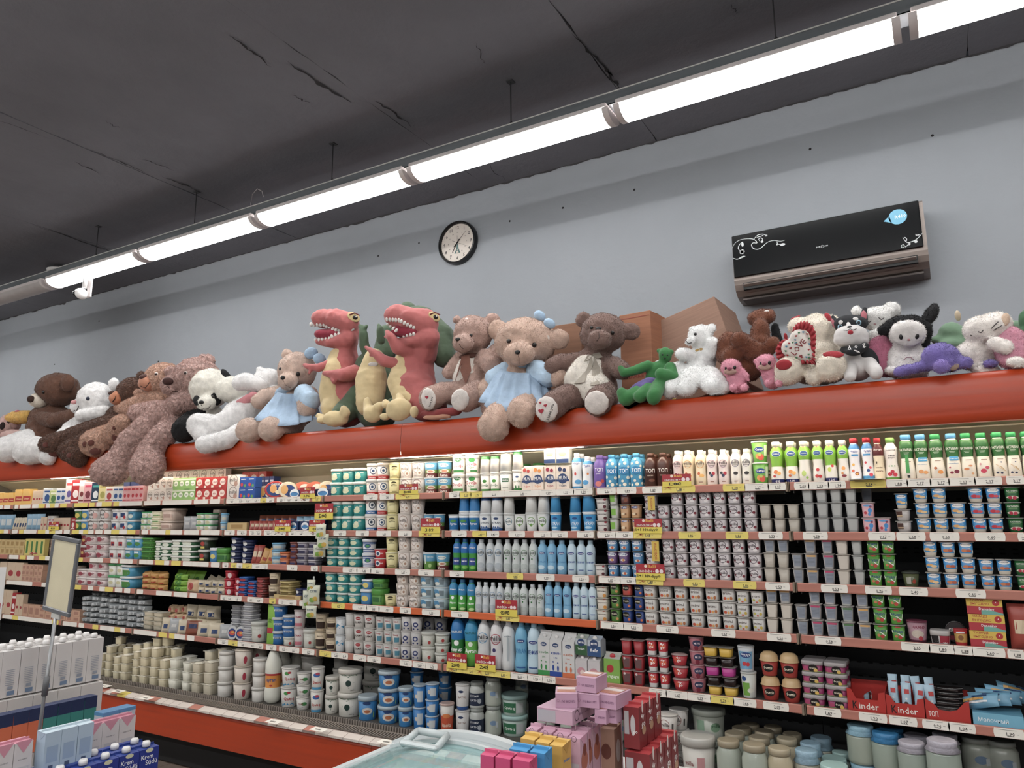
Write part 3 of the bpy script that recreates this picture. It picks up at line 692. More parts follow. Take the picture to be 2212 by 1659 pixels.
def fur(me, parent, color, kind, dens=1.0):
    """short pile: one thin tuft per sampled point, combed down a little"""
    me.calc_loop_triangles(); nt = len(me.loop_triangles); ti = np.empty(nt * 3, np.int32); me.loop_triangles.foreach_get('vertices', ti); ti = ti.reshape(-1, 3)
    co = np.empty(len(me.vertices) * 3); me.vertices.foreach_get('co', co); co = co.reshape(-1, 3); T = co[ti]; nr = np.cross(T[:, 1] - T[:, 0], T[:, 2] - T[:, 0]); ar = np.linalg.norm(nr, axis=1) / 2; nr /= (2 * ar[:, None] + 1e-12)
    wgt = ar * (nr[:, 1] < .35); n = int(wgt.sum() * 45000 * dens)
    if n < 20: return
    k = NR.choice(nt, n, p=wgt / wgt.sum()); a, b = NR.rand(2, n); f = a + b > 1; a[f] = 1 - a[f]; b[f] = 1 - b[f]; P = T[k, 0] + (T[k, 1] - T[k, 0]) * a[:, None] + (T[k, 2] - T[k, 0]) * b[:, None]; N_ = nr[k]
    L = (.009 if kind == 'curly' else .006) * (.6 + .8 * NR.rand(n)); D_ = N_ * .8 + NR.randn(n, 3) * .45 + np.array([0, 0, -.2]); D_ /= np.linalg.norm(D_, axis=1)[:, None]
    S = np.cross(D_, NR.randn(n, 3)); S /= np.linalg.norm(S, axis=1)[:, None] + 1e-9; wd_ = (.0022 if kind == 'curly' else .0016)
    V = np.stack([P - S * wd_ - N_ * .002, P + S * wd_ - N_ * .002, P + D_ * L[:, None]], 1).reshape(-1, 3)
    m = bpy.data.meshes.new('fur'); m.vertices.add(3 * n); m.vertices.foreach_set('co', V.ravel()); m.loops.add(3 * n); m.loops.foreach_set('vertex_index', np.arange(3 * n, dtype=np.int32)); m.polygons.add(n); m.polygons.foreach_set('loop_start', np.arange(0, 3 * n, 3, dtype=np.int32)); m.update(calc_edges=True); m.materials.append(mat(color, .95, 'plush'))
    tag(link('fur', m, parent), kind='stuff')
def brt(c, k):
    return c if k == 'velvet' else '#' + ''.join('%02x' % min(235, int(int(c[i:i + 2], 16) * 1.1 + 5)) for i in (1, 3, 5)) if sum(int(c[i:i + 2], 16) for i in (1, 3, 5)) > 120 else c
class Toy:
    def __init__(s, name, label, color, chains, kind='plush', vox=.009, fuzz=.008, part='body', group=None, cat='plush toy', rest=True, scale=1.0):
        color = brt(color, kind)
        c = chains[0][0]; p = at(c[0], c[1], c[2]); s.o = Vector((p.x, p.y, CT)); s.root = empty(name, s.o); tag(s.root, label, cat, group)
        s.vox, s.fuzz, s.kind, s.rest = vox, fuzz, kind, rest; s.color = color
        me = blob_mesh(chains, mat(color, .95, kind, scale=scale), vox, fuzz, rest, s.o); link(part, me, s.root)
        if kind != 'velvet': fur(me, s.root, color, kind)
        s.bv = [BVHTree.FromPolygons([v.co + s.o for v in me.vertices], [tuple(q.vertices) for q in me.polygons])]
    def more(s, part, color, chains, kind=None, vox=None, fuzz=None, hit=True):
        color = brt(color, kind or s.kind)
        me = blob_mesh(chains, mat(color, .95, kind or s.kind), vox or s.vox, s.fuzz if fuzz is None else fuzz, s.rest, s.o); o = link(part, me, s.root)
        if (kind or s.kind) in ('plush', 'curly') and part not in ('belly_x',): fur(me, s.root, color, kind or s.kind)
        if hit: s.bv.append(BVHTree.FromPolygons([v.co + s.o for v in me.vertices], [tuple(q.vertices) for q in me.polygons]))
        return o
    def hit(s, px, py):
        d = ray(px, py).normalized(); best = None
        for b in s.bv:
            h = b.ray_cast(CAM, d)
            if h[0] is not None and (best is None or h[3] < best[1]): best = (h[0], h[3], h[1])
        if best is None: p = at(px, py, s.o.y); return p, -d
        return best[0], best[2]
    def dot(s, part, color, px, py, rx, ry=None, thick=.5, ang=0.0, kind='plain', rough=.3, lift=.15):
        """an eye, a nose, a sole: flattened ball set on the surface where the line from the aisle meets it"""
        ry = ry or rx; p, nrm = s.hit(px, py); u = depth(p) / F; z = (nrm * .6 - ray(px, py).normalized() * .4).normalized()
        x = R_ - z * R_.dot(z); x.normalize(); y = z.cross(x); c, q = math.cos(ang), math.sin(ang); x2 = x * c + y * q; y2 = y * c - x * q
        M = Matrix((x2 * rx * u, y2 * ry * u, z * min(rx, ry) * u * thick)).transposed(); b = MB(); vs = [M @ Vector(v) + p - s.o + z * min(rx, ry) * u * thick * lift for v in IV]
        b.add(vs, IF, mat(color, rough, kind), True); s.bv.append(BVHTree.FromPolygons([v + s.o for v in vs], IF)); return b.build(part, s.root)
    def line(s, part, color, pts, w=1.2):
        b = MB(); P = []
        for x, y in pts:
            p, nrm = s.hit(x, y); P.append(p - s.o - ray(x, y).normalized() * .003)
        u = depth(P[0] + s.o) / F; b.tube(P, w * u, mat(color, .8), 6); return b.build(part, s.root)
    def text(s, part, txt, color, px, py, wpx, ang=0.0):
        p, nrm = s.hit(px, py); u = depth(p) / F; z = (nrm * .5 - ray(px, py).normalized() * .5).normalized(); x = (R_ - z * R_.dot(z)).normalized(); y = z.cross(x); V, fs, a = glyphs(txt); c, q = math.cos(ang), math.sin(ang)
        b = MB(); b.add([p - s.o + z * .004 + (x * (v[0] * c - v[1] * q) + y * (v[0] * q + v[1] * c)) * wpx * u for v in V], fs, mat(color, .8)); return b.build(part, s.root)
    def heart(s, part, color, px, py, rpx, ang=0.0, lift=.005):
        p, nrm = s.hit(px, py); u = depth(p) / F; z = (nrm * .5 - ray(px, py).normalized() * .5).normalized(); x = (R_ - z * R_.dot(z)).normalized(); y = z.cross(x)
        b = MB(); H_ = heart(0, 0, rpx * u, ang); n = len(H_); b.add([p - s.o + z * lift + x * a + y * c for a, c in H_] + [p - s.o + x * a + y * c for a, c in H_], [tuple(range(n))] + [(i, i + n, (i + 1) % n + n, (i + 1) % n) for i in range(n)], mat(color, .8)); return b.build(part, s.root)
    def skirt(s, part, color, rings, folds=14, amp=.10, kind='fabric', seed=0, trim=None):
        """gathered cloth between rings (px, py, Y, rx px, ry px, depth px)"""
        n = 120; b = MB(); vs = []; R2 = []
        for i in range(len(rings) - 1):
            for k in range(4): t_ = k / 4; R2.append([rings[i][j] + (rings[i + 1][j] - rings[i][j]) * t_ for j in range(6)])
        R2.append(list(rings[-1])); rnd = random.Random(seed); ph = [rnd.uniform(0, 6.28) for _ in range(4)]
        for i, r in enumerate(R2):
            c = at(r[0], r[1], r[2]); u = depth(c) / F; t_ = i / (len(R2) - 1)
            for k in range(n):
                a = 2 * math.pi * k / n; f = 1 + amp * (.15 + t_) * (math.sin(folds * a + ph[0]) + .5 * math.sin((folds * 1.7) * a + ph[1] + 3 * t_)); f2 = .05 * t_ * math.sin(3 * a + ph[2])
                vs.append(c + (R_ * math.cos(a) * r[3] * f - W_ * math.sin(a) * r[5] * f + U_ * (math.sin(a) * r[4] * -1 * 1 + f2 * r[3])) * u - s.o)
        fs = [(i * n + k, i * n + (k + 1) % n, (i + 1) * n + (k + 1) % n, (i + 1) * n + k) for i in range(len(R2) - 1) for k in range(n)]
        b.add(vs, fs, mat(color, .85, kind), True); o = b.build(part, s.root); md = o.modifiers.new('thick', 'SOLIDIFY'); md.thickness = .003; return o
BR = '#6a4632'
# --- bears
t = Toy('teddy_bear', 'big beige bear in blue dress with legs over the canopy', '#b3998b', [
  [(1135, 740, 3.56, 70, 56, 56)], [(1076, 713, 3.60, 24, 24, 12)], [(1208, 733, 3.60, 24, 24, 12)], [(1122, 800, 3.58, 40), (1120, 850, 3.56, 56, 50, 45)], [(1122, 764, 3.42, 36, 28, 30)],
  [(1080, 808, 3.54, 22), (1055, 840, 3.50, 22), (1047, 850, 3.48, 24)], [(1170, 805, 3.56, 22), (1208, 815, 3.52, 22)],
  [(1095, 872, 3.52, 24), (1072, 895, 3.34, 27), (1067, 921, 3.30, 37, 34, 32)], [(1145, 866, 3.52, 24), (1128, 885, 3.36, 30), (1125, 893, 3.31, 33, 32, 28)]])
t.skirt('dress', '#a3bcd6', [(1128, 792, 3.54, 46, 14, 40), (1124, 815, 3.53, 56, 14, 46), (1118, 868, 3.45, 78, 16, 52)], 15, .07, seed=1)
t.more('sleeve', '#a3bcd6', [[(1094, 803, 3.52, 24), (1072, 818, 3.50, 25)]], 'fabric'); t.more('sleeve', '#a3bcd6', [[(1160, 800, 3.53, 24), (1186, 812, 3.52, 25)]], 'fabric')
t.dot('collar_ruffle', '#a3bcd6', 1130, 790, 14, 6, kind='fabric', rough=.8); t.dot('nose', '#0f0d0d', 1118, 761, 6, 5, .8); t.dot('eye', '#17100c', 1099, 737, 5, 5, .9); t.dot('eye', '#17100c', 1154, 745, 5.5, 5.5, .9); t.line('mouth_seam', '#8a6e5e', [(1119, 766), (1121, 775), (1121, 786)], .7)
for x, y, q in ((1166, 682, 10), (1187, 699, 12)):
    b_ = t.dot('hair_bow', '#a5c2dd', x, y, 14, 11, .7, -.6, 'fabric', .8)
t.dot('hang_tag', '#d8cfc8', 1184, 730, 4, 6, .1)
t = Toy('teddy_bear', 'greyish brown bear with ribbon bow beside green plush', '#6e5850', [
  [(1303, 720, 3.58, 52, 46, 46)], [(1262, 691, 3.62, 19, 19, 10)], [(1364, 716, 3.62, 21, 21, 10)], [(1295, 734, 3.44, 28, 24, 26)], [(1285, 790, 3.60, 44), (1285, 835, 3.58, 50)], [(1250, 782, 3.56, 22), (1208, 786, 3.52, 22), (1196, 792, 3.50, 22)], [(1325, 790, 3.56, 22), (1345, 800, 3.5, 20)],
  [(1250, 850, 3.48, 34), (1205, 868, 3.38, 30), (1186, 884, 3.33, 31, 30, 20)], [(1305, 855, 3.48, 34), (1293, 868, 3.36, 31, 33, 24)]])
t.more('belly', '#cfc8bf', [[(1270, 790, 3.50, 34, 26, 20), (1262, 825, 3.47, 46, 44, 22), (1285, 840, 3.46, 36)]])
t.dot('foot_pad', '#d9d0ca', 1181, 884, 25, 29, .3, .1, 'plush', .9); t.dot('foot_pad', '#d9d0ca', 1289, 870, 27, 27, .3, 0, 'plush', .9)
t.heart('pad_heart', '#a82438', 1169, 888, 6.5, .2, .004); t.heart('pad_heart', '#a82438', 1178, 876, 4, .2, .004); t.heart('pad_heart', '#a82438', 1167, 870, 3, .2, .004); t.text('pad_lettering', 'I love you', '#221f20', 1189, 890, 36, 1.25)
t.dot('nose', '#17110f', 1293, 711, 7, 5.5, .8); t.dot('eye', '#14100e', 1278, 708, 4, 4, .9); t.dot('eye', '#14100e', 1323, 719, 4.5, 4.5, .9); t.line('mouth_seam', '#3f312c', [(1294, 720), (1294, 730), (1289, 737)], .7)
for P in ([(1280, 765), (1268, 768), (1262, 780), (1274, 776)], [(1280, 765), (1294, 762), (1302, 772), (1290, 775)], [(1278, 770), (1266, 800), (1240, 828), (1262, 826), (1280, 790)], [(1284, 770), (1280, 800), (1276, 832), (1294, 830), (1296, 795)]):
    b = MB(); pts = [t.hit(x, y)[0] - ray(x, y).normalized() * .012 - t.o for x, y in P]; b.add(pts, [tuple(range(len(P)))], mat('#a69c8e', .7, 'fabric')); o = b.build('ribbon_bow', t.root); o.modifiers.new('t', 'SOLIDIFY').thickness = .003
t = Toy('teddy_bear', 'light brown bear with brown scarf and cream belly', '#a0867c', [
  [(1022, 722, 3.58, 44, 42, 40)], [(1064, 692, 3.64, 17, 17, 9)], [(987, 690, 3.68, 10)], [(1001, 741, 3.46, 24, 22, 26)], [(1018, 785, 3.62, 36), (1022, 835, 3.60, 46)], [(1000, 770, 3.56, 17), (976, 798, 3.52, 16), (970, 806, 3.5, 15)], [(1048, 775, 3.58, 22), (1062, 790, 3.52, 22)],
  [(985, 850, 3.50, 26), (955, 850, 3.44, 25), (930, 860, 3.38, 27, 28, 18)], [(1030, 850, 3.50, 30), (1006, 862, 3.40, 29, 29, 20)], [(1075, 760, 3.62, 20), (1060, 880, 3.48, 22)]])
t.more('belly', '#d2cbc4', [[(1014, 780, 3.56, 24, 20, 14), (1010, 815, 3.53, 34, 26, 16)]])
t.dot('foot_pad', '#dcd4ce', 926, 862, 17, 25, .3, .1, 'plush', .9); t.dot('foot_pad', '#dcd4ce', 994, 864, 20, 25, .3, -.1, 'plush', .9); t.heart('pad_heart', '#a82438', 922, 858, 4, 0, .004); t.text('pad_lettering', 'love you', '#221f20', 931, 868, 22, 1.3)
t.dot('nose', '#17110f', 989, 733, 6, 4.5, .8); t.dot('eye', '#14100e', 1017, 725, 4, 4, .9); t.dot('scarf', '#5a3428', 1012, 769, 22, 7, .5, .2, 'fabric', .8); t.dot('hang_tag', '#e3deda', 1008, 689, 4, 3, .2); t.line('mouth_seam', '#5a4238', [(991, 742), (996, 750), (1002, 754)], .7)
for P in ([(1002, 768), (1014, 768), (1018, 800), (1006, 830), (994, 800)], [(998, 770), (1004, 770), (990, 805), (982, 828)]):
    b = MB(); pts = [t.hit(x, y)[0] - ray(x, y).normalized() * .012 - t.o for x, y in P]; b.add(pts, [tuple(range(len(P)))], mat('#7c4a38', .6, 'fabric')); o = b.build('scarf_end', t.root); o.modifiers.new('t', 'SOLIDIFY').thickness = .003
t.dot('care_label', '#d8c8c0', 1010, 808, 5, 3, .1)
t = Toy('teddy_bear', 'small beige bear in blue dress between bunny and dinosaur', '#b7a195', [
  [(642, 802, 3.58, 43, 43, 40)], [(620, 766, 3.60, 13, 13, 8)], [(622, 823, 3.46, 22, 20, 24)], [(632, 850, 3.60, 30), (642, 890, 3.60, 36)], [(600, 852, 3.54, 19), (572, 858, 3.50, 19), (562, 866, 3.48, 19)], [(665, 855, 3.56, 24), (664, 882, 3.50, 22)],
  [(620, 912, 3.56, 20), (560, 924, 3.38, 22), (537, 930, 3.33, 28, 28, 24)], [(640, 918, 3.56, 20), (600, 926, 3.38, 22), (584, 927, 3.33, 27, 28, 24)]])
t.skirt('dress', '#a3bcd6', [(635, 842, 3.56, 34, 8, 30), (632, 862, 3.55, 44, 10, 36), (622, 904, 3.45, 66, 10, 44)], 13, .07, seed=2); t.more('sleeve', '#a3bcd6', [[(658, 852, 3.53, 24), (672, 866, 3.5, 22)]], 'fabric'); t.dot('collar_bow', '#a3bcd6', 612, 845, 20, 12, .5, .4, 'fabric', .8)
t.dot('nose', '#0f0d0d', 611, 816, 5, 5, .8); t.dot('eye', '#17100c', 606, 797, 3.5, 4, .9); t.dot('eye', '#17100c', 644, 808, 4.5, 5, .9); t.dot('hair_bow', '#a5c2dd', 672, 763, 15, 13, .6, .4, 'fabric', .8); t.dot('hair_bow', '#a5c2dd', 690, 775, 14, 12, .6, -.3, 'fabric', .8); t.line('mouth_seam', '#8a6e5e', [(612, 822), (617, 832), (628, 838)], .7)
# --- the pile at the far end
t = Toy('white_bunny', 'white plush bunny lying with legs over the canopy', '#d3d0cf', [
  [(578, 818, 3.64, 30, 24, 26)], [(562, 800, 3.60, 9)], [(565, 832, 3.54, 17), (530, 824, 3.48, 20), (522, 826, 3.47, 20)], [(560, 870, 3.60, 30), (535, 888, 3.56, 36), (510, 900, 3.52, 32)],
  [(520, 895, 3.50, 28), (470, 922, 3.42, 25), (428, 918, 3.36, 25, 27, 22), (438, 935, 3.36, 22)], [(540, 925, 3.48, 24), (495, 948, 3.38, 21), (445, 960, 3.33, 23, 20, 20)], [(590, 860, 3.66, 30)]])
t.more('neck_scarf', '#c07a80', [[(525, 868, 3.49, 17, 9, 10), (548, 855, 3.49, 12, 10, 9)]], 'fabric', fuzz=0)
t = Toy('panda', 'plush panda with drooping black patched face', '#cfcbc2', [[(455, 838, 3.54, 46, 43, 40)], [(500, 842, 3.58, 36, 30, 30), (515, 850, 3.62, 26)], [(445, 870, 3.45, 22, 18, 22)], [(455, 900, 3.58, 28)]], vox=.009)
t.more('black_limb', '#121113', [[(440, 895, 3.52, 16), (410, 905, 3.46, 18), (398, 930, 3.38, 27, 28, 24)]]); 
t.dot('ear', '#121113', 489, 813, 19, 11, .5, -.4, 'plush', .9); t.dot('ear', '#121113', 409, 822, 8, 15, .7, -.2, 'plush', .9); t.dot('eye_patch', '#121113', 466, 862, 14, 15, .25, 0, 'velvet', .9); t.dot('eye_patch', '#121113', 425, 865, 9, 13, .25, .5, 'velvet', .9)
t.dot('eye', '#26201c', 459, 858, 4, 4, .9); t.dot('nose', '#0d0c0d', 435, 869, 6, 4.5, .7); t.line('mouth_seam', '#2a2624', [(435, 875), (441, 884), (450, 882), (455, 876)], .8)
t = Toy('teddy_bear', 'huge curly mauve bear with long legs hanging over the canopy', '#ad9089', [
  [(425, 815, 3.56, 50, 44, 46)], [(372, 832, 3.44, 24, 22, 26), (395, 825, 3.50, 28)], [(446, 780, 3.60, 20, 16, 11)], [(367, 802, 3.60, 11, 14, 8)], [(415, 870, 3.58, 36), (375, 900, 3.56, 40), (345, 920, 3.54, 34)], [(430, 860, 3.54, 26), (392, 868, 3.48, 24), (385, 872, 3.46, 23)],
  [(345, 900, 3.48, 28), (318, 925, 3.42, 30), (285, 955, 3.36, 30), (262, 990, 3.32, 27), (238, 1017, 3.27, 43, 33, 32)], [(372, 925, 3.46, 26), (350, 945, 3.38, 28), (325, 975, 3.34, 27), (318, 1012, 3.27, 39, 36, 32)], [(300, 895, 3.54, 24), (345, 890, 3.5, 26)]], kind='curly', vox=.009, fuzz=.024, scale=.7)
t.dot('nose', '#3c201c', 363, 824, 12, 9, .7, -.1, 'velvet', .8); t.dot('eye', '#d8d0ca', 401, 806, 4.5, 4, .6); t.dot('pupil', '#2c1c18', 400, 806, 3, 3, .9); t.line('mouth_seam', '#5a403a', [(362, 834), (372, 845), (384, 846)], .8)
t = Toy('teddy_bear', 'tan bear with smiling orange muzzle behind the mauve bear', '#b08e7c', [
  [(355, 820, 3.66, 42, 38, 38)], [(345, 870, 3.66, 34), (295, 885, 3.62, 28), (262, 885, 3.6, 16)], [(300, 850, 3.6, 10)], [(250, 935, 3.44, 26), (262, 918, 3.44, 24)], [(230, 940, 3.44, 24), (208, 957, 3.37, 35, 31, 26)]], kind='curly', fuzz=.012)
t.more('muzzle', '#b87a5c', [[(322, 828, 3.56, 23, 19, 20)]], 'velvet', fuzz=0); t.dot('nose', '#4a2a24', 310, 814, 9, 6, .7, .3, 'velvet', .8); t.dot('eye', '#d8d0ca', 338, 808, 4, 4, .6); t.dot('pupil', '#30201c', 337, 808, 2.7, 2.7, .9); t.line('mouth_seam', '#3c2620', [(304, 834), (314, 838), (323, 826)], 1.0)
for x, y, r, q in ((183, 960, 5.5, 6.5), (197, 957, 7.5, 7), (206, 975, 12, 8), (248, 945, 6, 10), (246, 925, 4, 5)): t.dot('paw_pad', '#5e3128', x, y, r, q, .3, 0, 'velvet', .9)
t = Toy('teddy_bear', 'dark brown bear with orange muzzle lying beside the white one', '#54392c', [
  [(288, 850, 3.66, 36, 36, 32)], [(306, 812, 3.68, 10)], [(280, 892, 3.64, 26), (235, 905, 3.62, 22), (200, 918, 3.58, 18)], [(240, 920, 3.5, 26), (160, 945, 3.44, 24)], [(160, 945, 3.46, 20), (115, 962, 3.37, 30, 27, 24)], [(200, 950, 3.44, 24), (158, 974, 3.35, 33, 26, 24), (172, 985, 3.36, 24)]], kind='curly', fuzz=.012)
t.more('muzzle', '#b4704c', [[(254, 860, 3.56, 18, 17, 17)]], 'velvet', fuzz=0); t.dot('nose', '#3f241c', 241, 849, 7, 5, .7, .2, 'velvet', .8); t.line('mouth_seam', '#3c2620', [(243, 868), (248, 862), (250, 855)], 1.0)
for x, y, r, q in ((99, 961, 6.5, 6.5), (115, 981, 9, 8), (151, 984, 8, 6), (138, 976, 4, 4)): t.dot('paw_pad', '#5e2f26', x, y, r, q, .3, 0, 'velvet', .9)
t = Toy('teddy_bear', 'white bear with pink nose and stretched out legs', '#d2d0cf', [
  [(208, 862, 3.62, 40, 38, 34)], [(246, 830, 3.64, 12, 15, 7)], [(170, 878, 3.54, 17, 17, 16)], [(215, 905, 3.64, 32), (160, 930, 3.6, 24)], [(225, 890, 3.56, 15), (178, 898, 3.52, 15)], [(150, 940, 3.5, 22), (105, 972, 3.38, 26), (62, 972, 3.34, 35, 33, 26)], [(60, 950, 3.48, 24), (20, 970, 3.34, 33, 30, 26)], [(106, 985, 3.36, 20)]])
t.dot('nose', '#c98a8a', 160, 869, 7, 5, .7, .1, 'velvet', .8); t.dot('eye', '#1d2438', 190, 861, 4, 4.5, .9); t.line('mouth_seam', '#4a3c3c', [(160, 886), (165, 889), (170, 877)], 1.0)
t = Toy('teddy_bear', 'seated chocolate brown bear with cream muzzle', '#573a2c', [
  [(126, 842, 3.66, 47, 38, 36)], [(146, 828, 3.62, 16, 20, 9)], [(110, 905, 3.68, 46, 34, 38), (105, 940, 3.64, 50, 30, 38)], [(82, 903, 3.58, 18, 16, 16), (120, 908, 3.56, 20, 17, 16), (158, 898, 3.6, 16)]], fuzz=.006)
t.more('muzzle', '#c6bdb0', [[(85, 864, 3.56, 21, 17, 20)]], fuzz=.004); t.dot('nose', '#3a241c', 67, 862, 8, 8, .7, 0, 'velvet', .8); t.dot('eye', '#120d0b', 94, 847, 3.5, 4, .9)
t = Toy('small_plush_doll', 'small plush toy with yellow hair at the far end', '#b89a94', [[(22, 915, 3.62, 22, 22, 18)], [(30, 940, 3.5, 30, 12, 18)], [(8, 925, 3.5, 14)]], vox=.007, fuzz=.003)
t.more('hair', '#c9a45c', [[(40, 902, 3.64, 28, 14, 20), (62, 900, 3.64, 14)]], fuzz=.01, vox=.007); t.dot('ear', '#2a1c1a', 5, 920, 5, 9, .5, 0, 'velvet'); t.dot('hair_bow', '#c0606a', 38, 889, 6, 4, .5, 0, 'fabric'); t.dot('eye', '#2a201e', 18, 912, 2.5, 3.5, .8)
# --- dinosaurs
RD = '#b4605e'; YL_ = '#d2bb8a'; GN = '#4c5f48'
def dino(lab, color, head, neck, body, arms, belly, mouth, teeth, eyepos, group='plush dinosaurs'):
    t = Toy('plush_dinosaur', lab, color, [head[0], head[1], neck, body] + arms, kind='velvet', vox=.008, fuzz=0, group=group)
    t.more('belly', YL_, belly, 'velvet', fuzz=0)
    t.more('mouth_lining', '#8f1f36', mouth, 'velvet', fuzz=0, vox=.006)
    for x, y, q in teeth: t.dot('tooth', '#dcd8d2', x, y, 3.6, 5.2, .8, q, 'plain', .6, .0)
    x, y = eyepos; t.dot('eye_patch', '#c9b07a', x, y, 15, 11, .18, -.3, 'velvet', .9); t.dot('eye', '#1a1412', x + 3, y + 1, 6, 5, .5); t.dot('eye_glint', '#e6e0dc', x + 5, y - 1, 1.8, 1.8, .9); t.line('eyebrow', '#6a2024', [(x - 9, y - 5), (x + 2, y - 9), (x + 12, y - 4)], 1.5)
    return t
up = lambda a, b, n: [(a[0] + (b[0] - a[0]) * i / (n - 1), a[1] + (b[1] - a[1]) * i / (n - 1)) for i in range(n)]
t = dino('red plush dinosaur, open mouthed, beside the small dress bear', RD, ([(700, 688, 3.52, 29, 22, 24), (728, 690, 3.54, 30, 24, 28), (755, 698, 3.56, 22, 26, 26)], [(690, 738, 3.50, 10, 8, 12), (722, 740, 3.53, 22, 13, 22), (752, 732, 3.56, 22)]),
  [(755, 720, 3.58, 22, 20, 22), (748, 760, 3.60, 24), (745, 790, 3.60, 34)], [(745, 830, 3.60, 46), (748, 885, 3.58, 48, 40, 40)], [[(712, 785, 3.50, 10), (688, 795, 3.44, 10), (665, 792, 3.42, 7), (658, 788, 3.42, 5)], [(672, 795, 3.42, 5), (668, 806, 3.41, 4)], [(765, 805, 3.54, 18), (742, 810, 3.46, 15), (715, 808, 3.44, 9), (700, 806, 3.44, 6)], [(715, 810, 3.44, 6), (722, 824, 3.43, 6)]],
  [[(728, 765, 3.54, 16, 14, 14), (722, 800, 3.52, 26, 28, 20), (718, 850, 3.50, 30, 34, 20), (722, 880, 3.5, 30)]], [[(698, 722, 3.50, 20, 12, 16), (722, 722, 3.52, 18, 14, 18)]],
  [(x, y, .1) for x, y in up((672, 701), (700, 703), 5)] + [(x, y, -.3) for x, y in up((706, 706), (732, 715), 5)] + [(x, y, 3.0) for x, y in up((682, 734), (712, 730), 5)] + [(x, y, 3.3) for x, y in up((717, 727), (732, 721), 3)], (764, 685))
t.dot('price_sticker', '#dcd8d4', 761, 712, 5, 3.5, .1, .3)
t = Toy('plush_dinosaur', 'green plush dinosaur squeezed between the two red ones', GN, [[(805, 790, 3.66, 40, 34, 34), (815, 850, 3.64, 46, 40, 38), (815, 890, 3.62, 44)], [(835, 720, 3.70, 20), (832, 760, 3.68, 26)], [(800, 770, 3.60, 14), (786, 748, 3.56, 11), (785, 722, 3.54, 10), (782, 708, 3.54, 7), (777, 703, 3.54, 4)], [(786, 712, 3.54, 6), (792, 704, 3.54, 4)], [(824, 735, 3.56, 10), (821, 712, 3.54, 9), (818, 703, 3.54, 5)], [(770, 850, 3.56, 20), (757, 880, 3.54, 26, 30, 24), (740, 895, 3.46, 24)], [(905, 700, 3.74, 44, 42, 34), (950, 730, 3.74, 34), (960, 770, 3.70, 26)], [(880, 670, 3.74, 20)], [(850, 880, 3.54, 22)]], kind='velvet', vox=.009, fuzz=0, group='plush dinosaurs')
t.more('belly', YL_, [[(808, 775, 3.56, 22, 24, 20), (802, 820, 3.55, 36, 36, 24), (800, 870, 3.53, 32, 36, 24)]], 'velvet', fuzz=0); t.dot('care_label', '#cfcac4', 806, 787, 11, 5, .1, .05)
t.more('foot_sole', YL_, [[(725, 905, 3.40, 30, 18, 16)], [(695, 900, 3.42, 10, 7, 9), (688, 898, 3.41, 7)], [(745, 892, 3.41, 12, 14, 10), (742, 882, 3.4, 8)], [(700, 908, 3.41, 18, 9, 10)]], 'velvet', fuzz=0)
t.more('foot_sole', YL_, [[(805, 895, 3.40, 22, 20, 14)], [(793, 866, 3.42, 8, 9, 7), (796, 885, 3.41, 12)], [(818, 880, 3.40, 12), (826, 874, 3.40, 8)]], 'velvet', fuzz=0)
t = dino('red plush dinosaur, head raised, beside the light brown bear', RD, ([(858, 682, 3.46, 30, 26, 26), (888, 690, 3.48, 32, 28, 30), (922, 700, 3.52, 26, 34, 28)], [(862, 738, 3.46, 14, 8, 14), (892, 738, 3.48, 24, 13, 22), (925, 730, 3.52, 26)]),
  [(925, 730, 3.54, 26), (915, 765, 3.58, 30)], [(895, 790, 3.58, 44, 34, 38), (895, 840, 3.56, 50), (925, 880, 3.54, 44, 34, 36)], [[(885, 758, 3.50, 15), (860, 752, 3.44, 15), (846, 730, 3.40, 10), (836, 716, 3.40, 5)], [(846, 730, 3.4, 6), (833, 728, 3.4, 4)], [(858, 788, 3.48, 14), (830, 780, 3.42, 13), (805, 760, 3.40, 8), (790, 750, 3.40, 5)], [(814, 766, 3.4, 6), (800, 768, 3.4, 4)]],
  [[(870, 785, 3.51, 22, 24, 18), (870, 825, 3.49, 36, 34, 22), (885, 865, 3.48, 36, 30, 22)]], [[(866, 715, 3.45, 22, 14, 16), (892, 718, 3.47, 16, 12, 18)]],
  [(x, y, .1) for x, y in up((836, 690), (862, 692), 5)] + [(x, y, -.5) for x, y in up((867, 694), (894, 708), 5)] + [(x, y, -.7) for x, y in up((838, 700), (856, 714), 4)] + [(x, y, 3.3) for x, y in up((866, 729), (894, 722), 5)], (938, 684))
t.more('foot_sole', YL_, [[(862, 885, 3.36, 30, 26, 14)], [(862, 858, 3.38, 9, 12, 8), (866, 872, 3.37, 14)], [(836, 875, 3.37, 12, 9, 9), (832, 868, 3.37, 7)], [(832, 900, 3.37, 14, 9, 9)], [(895, 890, 3.37, 10, 14, 9)]], 'velvet', fuzz=0)
t.more('red_foot', '#8a3434', [[(920, 895, 3.42, 14, 10, 12), (950, 893, 3.40, 15, 10, 12), (985, 888, 3.42, 14, 10, 12)]], 'velvet', fuzz=0); t.more('red_sole', '#b98468', [[(925, 902, 3.40, 14, 6, 9), (962, 900, 3.39, 14, 6, 9)]], 'velvet', fuzz=0)
